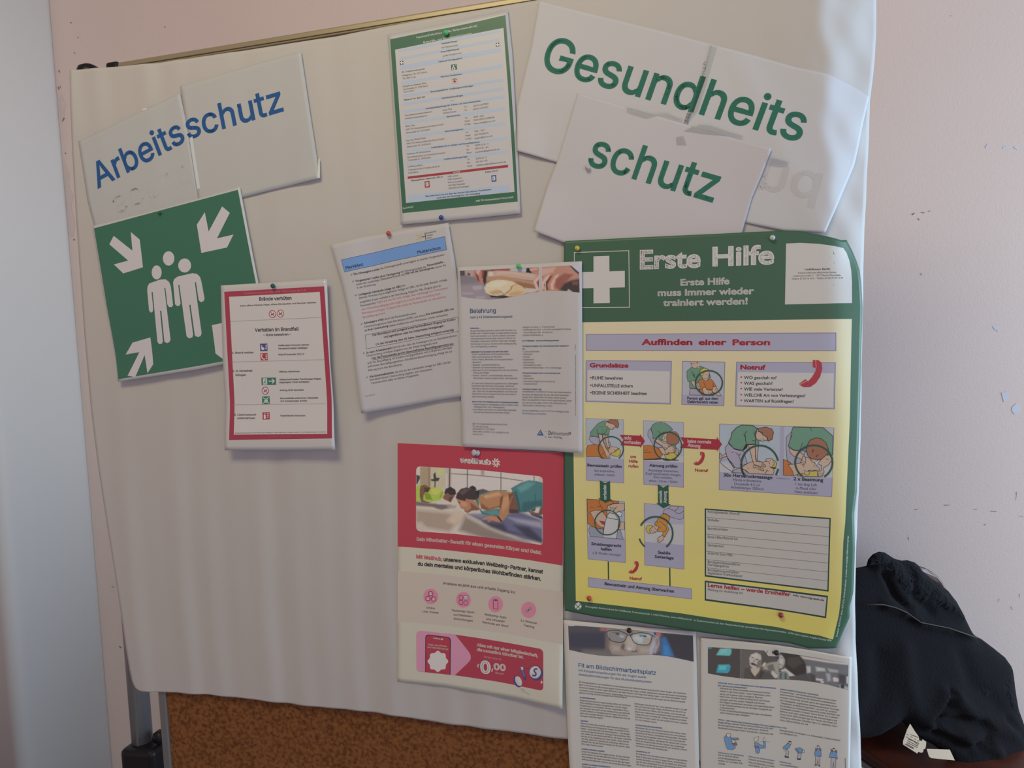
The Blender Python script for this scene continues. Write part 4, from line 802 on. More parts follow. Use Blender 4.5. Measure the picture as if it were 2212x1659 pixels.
('T','body_lettering',64,2,'I',.028,2.7,[1038,-2036,1842,-2047],'Vorhandensein von infizierten Wunden oder Hautkrankheiten,'),
('T','body_lettering',64,2,'I',.028,2.7,[1037,-2083,1813,-2092],'bei denen die Möglichkeit besteht, dass deren Krankheits-'),
('T','body_lettering',64,2,'I',.028,2.7,[1036,-2125,1765,-2134],'erreger über Lebensmittel übertragen werden können.'),
('T','body_lettering',64,2,'I',.028,2.7,[1035,-2168,1844,-2177],'Wenn die aufgeführten Hautveränderungen auftreten, gehen'),
('T','body_lettering',64,2,'I',.028,2.7,[1035,-2214,1764,-2221],'Sie zum Arzt und sagen Sie ihm, dass Sie beruflich mit'),
('T','body_lettering',64,2,'I',.028,2.71,[1034,-2256,1528,-2264],'Lebensmitteln in Berührung kommen.'),
('T','body_lettering',65,2,'I',.03,2.71,[1032,-2341,1800,-2351],'Sie sind verpflichtet, unverzüglich Ihren Arbeitgeber über'),
('T','body_lettering',65,2,'I',.03,2.71,[1032,-2384,1428,-2394],'die Erkrankung zu informieren.'),
('T','body_lettering',66,2,'I',.03,1.51,[1908,-2402,1921,-1433],'® TÜV, TUEV und TUV sind eingetragene Marken. Eine Nutzung und Verwendung bedarf der vorherigen Zustimmung.'),
('T','body_lettering',66,2,'I',.03,1.51,[1921,-1376,1921,-1283],'17 258 0717'),
('S','logo_print',67,2,1.34,1,0,[1277,-2717,1326,-2641,1368,-2720]),
('S','logo_print',67,3,.95,1,0,[1306,-2706,1329,-2667,1349,-2709]),
('T','logo_print',68,2,'I',.05,5.53,[1405,-2714,1534,-2715],'TÜV'),
('T','logo_print',68,2,'I',.026,5.32,[1538,-2714,1829,-2710],'Rheinland®'),
('T','logo_print',68,2,'I',.03,3.23,[1396,-2762,1685,-2763],'Genau. Richtig.'),
('P','photo_print',115,1,190,58,[40,-61,564,-59,1139,-56,1619,-58,1984,-54],[55,-478,163,-499,311,-521,506,-537,651,-536,825,-519,989,-492,1179,-459,1369,-438,1564,-435,1800,-452,1992,-481],[(69,2.82,[35,-53,467,-61,463,-239,29,-307]),(70,3.77,[30,-289,482,-286,515,-549,24,-534]),(71,1.5,[246,-315,403,-311,412,-368,265,-382]),(72,.94,[292,-486,439,-481,457,-519,301,-524]),(73,.94,[67,-403,264,-419,263,-447,66,-441]),(74,1.32,[35,-53,124,-57,142,-133,53,-148]),(75,1.31,[124,-66,301,-55,269,-166,132,-132]),(76,.75,[168,-96,217,-112,206,-149,172,-134]),(77,.94,[272,-63,487,-53,462,-304,394,-283,337,-234,270,-138]),(78,.75,[316,-55,389,-58,353,-141,319,-121]),(79,.66,[300,-92,348,-150,375,-254,327,-224]),(80,.65,[409,-68,477,-71,454,-229,406,-190]),(81,1.12,[447,-79,525,-73,483,-239,452,-322,424,-237]),(82,1.3,[872,-59,1177,-62,1138,-129,881,-96]),(83,.92,[1144,-60,1233,-59,1222,-146,1128,-134]),(84,1.3,[526,-59,882,-59,852,-104,563,-102]),(85,.93,[564,-74,661,-78,640,-143,582,-131]),(86,.93,[505,-91,661,-83,900,-97,1326,-164,1286,-268,1041,-232,755,-175,494,-174]),(87,1.31,[525,-101,583,-103,601,-160,523,-166]),(88,1.12,[660,-97,948,-117,1269,-180,1259,-212,852,-141,659,-139]),(89,1.12,[484,-174,755,-175,1041,-232,1286,-287,1284,-402,1133,-378,944,-302,657,-236,483,-239]),(90,1.11,[945,-256,1285,-333,1284,-405,1161,-393,1020,-324]),(91,.92,[1114,-373,1341,-399,1274,-443,1113,-456]),(92,.94,[517,-456,652,-488,845,-480,893,-505,748,-524,555,-504]),(93,.47,[442,-350,482,-286,561,-242,677,-226,811,-240,907,-264,973,-299,896,-338,876,-393,817,-437,749,-463,652,-483,546,-471,469,-426]),(94,1.31,[481,-314,599,-253,754,-249,849,-290,713,-341,558,-345]),(95,1.5,[518,-418,654,-385,731,-407,692,-461,575,-467]),(96,.46,[877,-337,982,-308,1058,-343,1123,-401,1132,-457,998,-494,845,-502,768,-473,827,-428]),(97,1.3,[846,-448,990,-415,1085,-437,998,-490,864,-495]),(98,.37,[973,-296,891,-342,876,-393,798,-437,783,-464,832,-433,890,-393,905,-347]),(99,.47,[674,-395,740,-426,778,-473,721,-434]),(100,.74,[1186,-62,1405,-58,1374,-143,1297,-168,1213,-118]),(101,.74,[1191,-76,1328,-63,1308,-94,1204,-109]),(102,.73,[1375,-61,1851,-55,2005,-165,2003,-300,1802,-302,1669,-451,1312,-444,1239,-294,1307,-186]),(103,2.01,[1404,-72,1619,-72,1579,-146,1402,-191,1277,-268]),(104,.74,[1249,-276,1325,-196,1383,-153,1363,-207,1295,-287,1341,-409,1303,-426]),(105,.55,[1305,-297,1392,-190,1402,-209,1333,-316,1369,-410,1341,-399]),(106,.73,[1376,-309,1450,-212,1520,-170,1489,-250,1419,-329,1418,-412,1380,-373]),(107,.55,[1419,-329,1519,-216,1578,-183,1528,-253,1477,-341,1495,-425,1447,-413]),(108,.73,[1526,-335,1607,-203,1674,-179,1635,-259,1575,-347,1583,-429,1535,-408]),(109,1.64,[1615,-258,1758,-174,1895,-197,1802,-293,1670,-424,1603,-385]),(110,2,[1670,-424,1755,-328,1857,-286,1999,-264,1996,-490,1799,-474]),(111,1.45,[1875,-305,1967,-299,1966,-362,1883,-359]),(112,.72,[1847,-50,1997,-52,1995,-183,1950,-154]),(113,.54,[1837,-55,1874,-65,1996,-178,1995,-210,1932,-162]),(114,.91,[1790,-456,1818,-421,1864,-449,1873,-477])]),
]),
('advertising_poster','wellness','red and cream poster with a photo of people doing push-ups, low on the white covering','poster',((-468.9,-148.8),-.0742),'paper',[
('sheet','sheet',116,[0,0,1149,12,2013,0,2830,-8],[2830,-8,2857,-1293,2878,-2658,2918,-4172],[31,-4136,881,-4110,1935,-4136,2918,-4172],[0,0,15,-1930,31,-4136]),
('F','band_print',117,1,[-2,-4,1145,7,2006,-5,2829,-12,2845,-867,2855,-1835,2310,-1795,1631,-1771,845,-1759,15,-1774]),
('F','band_print',118,1,[22,-2192,939,-2188,1981,-2218,2870,-2267,2889,-3137,1997,-3060,951,-3049,30,-3076]),
('T','logo_print',119,3,'I',.06,9.49,[1095,-273,1637,-278],'wellhub'),
('S','logo_print',119,3,1.79,0,1,[1735,-234,1757,-240,1771,-262]),
('F','logo_print',119,4,[1782,-262,1779,-271,1771,-275,1763,-272,1759,-263,1763,-254,1770,-250,1779,-253]),
('S','logo_print',119,3,1.79,0,1,[1730,-247,1741,-269,1736,-296]),
('F','logo_print',119,4,[1747,-295,1744,-304,1736,-308,1728,-305,1725,-296,1728,-287,1736,-283,1744,-286]),
('S','logo_print',119,3,1.79,0,1,[1718,-253,1712,-277,1691,-293]),
('F','logo_print',119,4,[1702,-292,1699,-301,1691,-306,1683,-302,1679,-294,1683,-285,1690,-281,1699,-284]),
('S','logo_print',119,3,1.79,0,1,[1706,-248,1686,-261,1661,-256]),
('F','logo_print',119,4,[1673,-256,1670,-265,1662,-269,1654,-266,1650,-257,1653,-248,1661,-244,1669,-247]),
('S','logo_print',119,3,1.79,0,1,[1701,-236,1679,-229,1665,-207]),
('F','logo_print',119,4,[1677,-206,1674,-215,1666,-219,1658,-216,1654,-207,1657,-198,1665,-194,1673,-198]),
('S','logo_print',119,3,1.79,0,1,[1706,-222,1695,-201,1700,-174]),
('F','logo_print',119,4,[1712,-173,1708,-182,1701,-186,1693,-183,1689,-174,1692,-165,1700,-161,1708,-164]),
('S','logo_print',119,3,1.79,0,1,[1718,-216,1724,-192,1746,-176]),
('F','logo_print',119,4,[1757,-175,1754,-184,1746,-189,1738,-185,1734,-177,1737,-168,1745,-164,1753,-167]),
('S','logo_print',119,3,1.79,0,1,[1730,-221,1750,-208,1775,-213]),
('F','logo_print',119,4,[1786,-212,1783,-221,1775,-225,1767,-222,1763,-214,1767,-205,1774,-201,1782,-204]),
('T','heading_lettering',120,3,'I',.05,6.2,[355,-1647,2509,-1685,1456,-1640],'Dein Mitarbeiter-Benefit für einen gesunden Körper und Geist.'),
('T','heading_lettering',121,3,'I',.05,6.94,[350,-1952,817,-1952],'Mit Wellhub,'),
('T','heading_lettering',122,3,'I',.05,6.89,[838,-1953,2535,-2000,1703,-1959],'unserem exklusiven Wellbeing-Partner, kannst'),
('T','heading_lettering',122,3,'I',.05,6.96,[380,-2072,2508,-2120,1464,-2074],'du dein mentales und körperliches Wohlbefinden stärken.'),
('T','body_lettering',123,3,'I',.034,4.67,[844,-2353,2083,-2372,1468,-2351],'Probiere es jetzt aus und erhalte Zugang zu:'),
('T','body_lettering',124,3,'I',.034,3.58,[540,-2798,693,-2793],'Online'),
('T','body_lettering',124,3,'I',.034,3.59,[475,-2868,763,-2862],'Live-Kursen'),
('T','body_lettering',124,3,'I',.034,3.56,[986,-2790,1409,-2785],'Tausenden Sport-'),
('T','body_lettering',124,3,'I',.034,3.55,[1028,-2861,1363,-2856],'und Wellness-'),
('T','body_lettering',124,3,'I',.034,3.56,[1033,-2932,1363,-2930],'Einrichtungen'),
('T','body_lettering',124,3,'I',.034,3.53,[1566,-2796,1939,-2809],'Wellbeing-Apps'),
('T','body_lettering',124,3,'I',.034,3.53,[1595,-2870,1914,-2877],'und virtuellen'),
('T','body_lettering',124,3,'I',.034,3.54,[1528,-2932,1978,-2951],'Workouts auf Abruf'),
('T','body_lettering',124,3,'I',.034,3.5,[2182,-2827,2453,-2845],'1:1 Personal'),
('T','body_lettering',124,3,'I',.034,3.51,[2230,-2898,2411,-2918],'Training'),
('F','pictogram',125,3,[750,-2566,747,-2595,737,-2624,722,-2651,702,-2674,677,-2693,650,-2706,620,-2712,591,-2712,563,-2705,538,-2692,517,-2673,501,-2650,491,-2622,488,-2593,491,-2563,500,-2534,515,-2507,536,-2484,561,-2466,588,-2453,617,-2447,646,-2447,674,-2454,699,-2467,720,-2486,736,-2509,746,-2536]),
('F','pictogram#1',125,3,[1326,-2560,1323,-2590,1314,-2619,1299,-2645,1279,-2669,1254,-2687,1227,-2700,1198,-2707,1170,-2707,1142,-2700,1117,-2687,1096,-2668,1080,-2645,1070,-2618,1067,-2588,1070,-2559,1079,-2530,1094,-2503,1114,-2480,1139,-2461,1166,-2448,1195,-2442,1223,-2442,1251,-2449,1276,-2462,1296,-2481,1312,-2504,1322,-2531]),
('F','pictogram#2',125,3,[1880,-2573,1877,-2603,1868,-2633,1854,-2660,1834,-2683,1811,-2702,1784,-2715,1756,-2722,1728,-2722,1701,-2715,1677,-2701,1656,-2682,1640,-2658,1631,-2631,1627,-2601,1630,-2570,1638,-2541,1653,-2514,1673,-2490,1697,-2471,1723,-2458,1751,-2452,1779,-2452,1806,-2459,1830,-2473,1851,-2492,1866,-2516,1876,-2543]),
('F','pictogram#3',125,3,[2437,-2608,2435,-2638,2426,-2667,2412,-2694,2393,-2718,2370,-2736,2344,-2749,2316,-2755,2288,-2755,2262,-2748,2238,-2735,2218,-2716,2202,-2692,2192,-2664,2189,-2635,2191,-2604,2200,-2575,2214,-2548,2234,-2524,2257,-2506,2283,-2493,2311,-2487,2338,-2487,2365,-2494,2389,-2508,2409,-2527,2424,-2551,2434,-2578]),
('S','pictogram',126,4,.94,1,1,[656,-2526,654,-2539,649,-2550,640,-2560,629,-2567,617,-2570,604,-2570,593,-2565,584,-2557,578,-2547,576,-2535,578,-2522,583,-2511,592,-2501,603,-2494,616,-2491,628,-2491,639,-2496,648,-2504,654,-2514]),
('F','pictogram',119,5,[625,-2517,624,-2520,623,-2523,621,-2526,619,-2528,616,-2528,613,-2528,611,-2527,609,-2525,608,-2522,607,-2519,608,-2516,609,-2513,611,-2510,613,-2508,616,-2508,619,-2508,621,-2509,623,-2511,624,-2514]),
('F','pictogram',119,5,[599,-2551,607,-2531,625,-2530,636,-2549]),
('S','pictogram',126,4,.94,1,1,[608,-2615,607,-2628,601,-2639,592,-2649,581,-2656,569,-2659,556,-2658,545,-2654,536,-2646,530,-2636,528,-2624,530,-2611,536,-2599,544,-2590,555,-2583,568,-2580,580,-2580,592,-2585,600,-2592,606,-2603]),
('F','pictogram',119,5,[577,-2606,576,-2609,575,-2612,573,-2615,571,-2616,568,-2617,566,-2617,563,-2616,561,-2614,560,-2611,559,-2608,560,-2604,561,-2601,563,-2599,565,-2597,568,-2596,571,-2596,573,-2598,575,-2600,576,-2603]),
('F','pictogram',119,5,[551,-2640,560,-2620,577,-2618,588,-2638]),
('S','pictogram',126,4,.94,1,1,[709,-2613,707,-2625,702,-2637,693,-2647,682,-2653,670,-2657,657,-2656,646,-2652,637,-2644,631,-2633,629,-2621,631,-2609,636,-2597,645,-2587,656,-2580,669,-2577,681,-2578,692,-2582,701,-2590,707,-2601]),
('F','pictogram',119,5,[678,-2603,677,-2607,676,-2610,674,-2612,672,-2614,669,-2615,666,-2615,664,-2613,662,-2611,661,-2609,660,-2605,661,-2602,662,-2599,664,-2596,666,-2595,669,-2594,672,-2594,674,-2595,676,-2598,677,-2600]),
('F','pictogram',119,5,[652,-2638,660,-2618,678,-2616,689,-2636]),
('S','pictogram',126,4,.73,0,0,[595,-2566,582,-2582]),
('S','pictogram',126,4,.73,0,0,[638,-2564,654,-2583]),
('S','pictogram',126,4,.73,0,0,[608,-2617,630,-2617]),
('S','pictogram#1',126,4,.83,1,0,[1169,-2503,1175,-2505,1181,-2508,1185,-2513,1186,-2520,1187,-2555,1185,-2561,1182,-2567,1176,-2570,1170,-2572,1137,-2572,1130,-2571,1125,-2567,1121,-2562,1120,-2556,1119,-2521,1120,-2514,1124,-2509,1129,-2505,1136,-2504]),
('S','pictogram#1',126,4,.83,1,0,[1170,-2588,1177,-2589,1182,-2593,1186,-2598,1187,-2605,1188,-2640,1187,-2646,1183,-2652,1178,-2655,1171,-2657,1138,-2657,1132,-2656,1126,-2652,1122,-2647,1121,-2641,1120,-2605,1122,-2599,1125,-2594,1131,-2590,1137,-2589]),
('S','pictogram#1',126,4,.83,1,0,[1257,-2587,1264,-2588,1269,-2592,1273,-2597,1274,-2603,1275,-2638,1274,-2645,1270,-2650,1265,-2654,1258,-2655,1225,-2656,1219,-2654,1213,-2651,1210,-2646,1208,-2639,1208,-2604,1209,-2598,1212,-2592,1218,-2589,1224,-2587]),
('F','pictogram#1',119,4,[1256,-2500,1262,-2501,1268,-2505,1272,-2510,1273,-2517,1274,-2552,1272,-2558,1269,-2563,1263,-2567,1257,-2568,1224,-2569,1218,-2568,1212,-2564,1208,-2559,1207,-2552,1206,-2517,1208,-2511,1211,-2506,1217,-2502,1223,-2501]),
('S','pictogram#1',126,5,.83,1,0,[1256,-2500,1262,-2501,1268,-2505,1272,-2510,1273,-2517,1274,-2552,1272,-2558,1269,-2563,1263,-2567,1257,-2568,1224,-2569,1218,-2568,1212,-2564,1208,-2559,1207,-2552,1206,-2517,1208,-2511,1211,-2506,1217,-2502,1223,-2501]),
('S','pictogram#1',126,5,.72,0,0,[1223,-2538,1235,-2549,1257,-2522]),
('S','pictogram#2',126,4,.92,1,0,[1773,-2511,1780,-2513,1786,-2517,1791,-2523,1792,-2530,1794,-2648,1793,-2655,1789,-2661,1783,-2665,1776,-2667,1734,-2667,1727,-2665,1721,-2661,1717,-2655,1715,-2648,1713,-2530,1714,-2523,1718,-2517,1724,-2513,1732,-2511]),
('F','pictogram#2',126,5,[1729,-2512,1777,-2513,1769,-2530,1740,-2530]),
('S','pictogram#3',126,4,1.42,0,0,[2279,-2649,2348,-2591]),
('S','pictogram#3',126,4,2.02,0,0,[2256,-2629,2297,-2679]),
('S','pictogram#3',119,5,.91,0,0,[2256,-2629,2297,-2679]),
('S','pictogram#3',126,4,2.02,0,0,[2274,-2613,2315,-2665]),
('S','pictogram#3',119,5,.91,0,0,[2274,-2613,2315,-2665]),
('S','pictogram#3',126,4,2.02,0,0,[2305,-2575,2353,-2627]),
('S','pictogram#3',119,5,.91,0,0,[2305,-2575,2353,-2627]),
('S','pictogram#3',126,4,2.02,0,0,[2325,-2563,2369,-2609]),
('S','pictogram#3',119,5,.91,0,0,[2325,-2563,2369,-2609]),
('F','banner_print',127,2,[2506,-3246,2530,-3252,2551,-3267,2565,-3289,2571,-3313,2590,-3863,2585,-3888,2572,-3908,2552,-3921,2528,-3925,2343,-3921,2157,-3914,1971,-3904,1784,-3895,1597,-3893,1408,-3891,1217,-3889,1025,-3890,832,-3896,638,-3903,443,-3909,417,-3904,394,-3891,379,-3870,374,-3845,368,-3267,372,-3242,387,-3220,409,-3206,435,-3200,630,-3196,823,-3191,1016,-3186,1207,-3189,1397,-3194,1585,-3199,1772,-3205,1958,-3213,2142,-3224,2325,-3235]),
('F','banner_print',128,3,[370,-3254,384,-3217,435,-3195,626,-3189,851,-3190,1062,-3187,1141,-3273,1298,-3445,1332,-3494,1341,-3547,1331,-3592,1295,-3639,1170,-3775,1064,-3888,748,-3897,443,-3906,391,-3894,374,-3858]),
('F','banner_print',129,4,[533,-3901,529,-3301,539,-3265,576,-3241,941,-3241,974,-3260,984,-3295,987,-3892]),
('F','banner_print',130,5,[547,-3899,542,-3306,553,-3274,580,-3254,935,-3254,959,-3269,967,-3300,973,-3892]),
('T','banner_print',131,6,'I',.06,2.19,[667,-3302,805,-3303],'wellhub'),
('F','banner_print',131,6,[845,-3291,845,-3296,842,-3301,839,-3305,835,-3308,830,-3309,825,-3309,821,-3307,817,-3304,815,-3300,814,-3295,815,-3290,817,-3285,820,-3281,825,-3278,829,-3277,834,-3277,839,-3279,842,-3282,844,-3286]),
('T','banner_print',132,6,'I',.04,3.07,[586,-3427,913,-3422],'Scanne den QR Code'),
('T','banner_print',132,6,'I',.04,3.08,[571,-3473,940,-3469],'und melde dich jetzt an!'),
('F','banner_print',119,6,[944,-3662,939,-3680,927,-3697,913,-3712,904,-3727,901,-3743,902,-3762,900,-3782,892,-3800,876,-3811,856,-3815,837,-3817,821,-3822,808,-3833,795,-3849,780,-3864,762,-3871,744,-3868,728,-3858,715,-3845,702,-3838,686,-3837,666,-3840,646,-3841,630,-3834,621,-3819,619,-3799,619,-3780,616,-3764,606,-3752,592,-3740,579,-3726,574,-3709,579,-3691,592,-3674,605,-3658,615,-3644,617,-3628,616,-3609,618,-3588,627,-3571,643,-3560,663,-3555,682,-3554,698,-3549,711,-3538,724,-3522,740,-3508,757,-3500,775,-3503,791,-3514,804,-3526,817,-3534,833,-3535,852,-3532,872,-3531,888,-3538,897,-3553,900,-3573,899,-3592,902,-3607,912,-3619,926,-3631,939,-3645]),
('T','banner_print',133,4,'I',.05,5.44,[1441,-3338,2484,-3392,1969,-3359],'Alles mit nur einer Mitgliedschaft,'),
('T','banner_print',133,4,'I',.05,5.43,[1442,-3417,2246,-3447],'die monatlich kündbar ist.'),
('T','banner_print',134,4,'I',.036,4.12,[1567,-3520,1871,-3528],'Pakete schon ab'),
('T','banner_print',119,4,'I',.045,6.14,[1447,-3697,1488,-3700],'€'),
('T','banner_print',119,4,'I',.058,22.48,[1510,-3792,1691,-3787],'0'),
('T','banner_print',119,4,'I',.06,12.44,[1701,-3717,1730,-3717],','),
('T','banner_print',119,4,'I',.055,11.87,[1739,-3702,1944,-3701],'00'),
('T','banner_print',134,4,'I',.04,3.68,[1762,-3765,1913,-3767],'/Monat'),
('F','banner_print',135,4,[2582,-3641,2580,-3666,2573,-3692,2560,-3715,2543,-3736,2523,-3753,2499,-3766,2474,-3773,2449,-3774,2425,-3770,2403,-3759,2385,-3744,2371,-3724,2362,-3701,2359,-3676,2361,-3649,2368,-3623,2381,-3599,2398,-3578,2419,-3562,2442,-3550,2467,-3543,2492,-3542,2516,-3547,2537,-3558,2555,-3573,2569,-3593,2578,-3616]),
('F','banner_print',136,5,[2544,-3626,2542,-3649,2536,-3672,2525,-3693,2510,-3712,2492,-3727,2472,-3738,2450,-3744,2428,-3745,2407,-3741,2389,-3731,2373,-3717,2360,-3700,2353,-3679,2349,-3656,2351,-3633,2358,-3610,2369,-3588,2384,-3570,2402,-3555,2422,-3544,2444,-3538,2465,-3538,2486,-3542,2505,-3552,2520,-3566,2533,-3583,2540,-3604]),
('S','banner_print',135,6,.81,1,1,[2546,-3626,2544,-3649,2538,-3672,2526,-3694,2511,-3713,2493,-3728,2472,-3740,2450,-3746,2428,-3747,2407,-3743,2387,-3733,2371,-3719,2359,-3701,2351,-3680,2347,-3656,2349,-3633,2356,-3609,2367,-3587,2382,-3568,2401,-3553,2422,-3542,2444,-3536,2466,-3536,2487,-3540,2506,-3550,2522,-3564,2534,-3582,2543,-3603]),
('F','banner_print',119,6,[2374,-3588,2473,-3537,2505,-3558,2361,-3694]),
('S','banner_print',135,7,2.45,0,1,[2485,-3582,2448,-3587,2428,-3621,2461,-3657,2446,-3696,2399,-3698]),
('S','banner_print',135,7,1.64,0,0,[2453,-3576,2438,-3597]),
('F','banner_print',135,4,[2215,-3807,2223,-3827,2228,-3848,2230,-3869,2227,-3889,2221,-3906,2212,-3921,2199,-3931,2185,-3937,2169,-3939,2152,-3935,2135,-3927,2120,-3915,2106,-3898,2094,-3880,2086,-3859,2081,-3838,2080,-3816,2082,-3797,2088,-3779,2098,-3765,2110,-3755,2124,-3749,2140,-3748,2157,-3752,2174,-3760,2189,-3772,2203,-3788]),
('F','banner_print',136,5,[2216,-3804,2223,-3822,2228,-3840,2230,-3857,2228,-3873,2224,-3888,2217,-3899,2208,-3908,2196,-3912,2184,-3913,2170,-3909,2157,-3902,2144,-3891,2133,-3877,2123,-3861,2115,-3843,2111,-3825,2109,-3807,2110,-3791,2115,-3776,2122,-3765,2131,-3757,2142,-3753,2155,-3752,2168,-3756,2182,-3763,2195,-3774,2206,-3788]),
('F','banner_print',119,6,[2209,-3802,2217,-3821,2222,-3840,2223,-3856,2221,-3869,2214,-3876,2205,-3878,2194,-3874,2181,-3865,2169,-3850,2159,-3833,2151,-3814,2146,-3795,2145,-3778,2148,-3766,2154,-3758,2163,-3756,2175,-3761,2187,-3770,2199,-3785]),
('F','banner_print',135,4,[2190,-3584,2236,-3568,2306,-3785,2265,-3802]),
('F','banner_print',136,5,[2198,-3591,2234,-3577,2251,-3627,2217,-3643]),
('F','banner_print',137,5,[2219,-3649,2240,-3639,2283,-3738,2260,-3748]),
('S','banner_print',135,4,.64,0,1,[2154,-3758,2184,-3680,2273,-3603,2359,-3601]),
('S','banner_print',138,4,.53,0,1,[2212,-3951,2231,-3985,2257,-4009]),
('S','banner_print',138,4,.53,0,1,[2241,-3944,2283,-3997,2361,-4028]),
('F','banner_print',119,4,[2561,-3754,2570,-3775,2589,-3783,2568,-3796,2561,-3818,2551,-3795,2534,-3788,2553,-3776]),
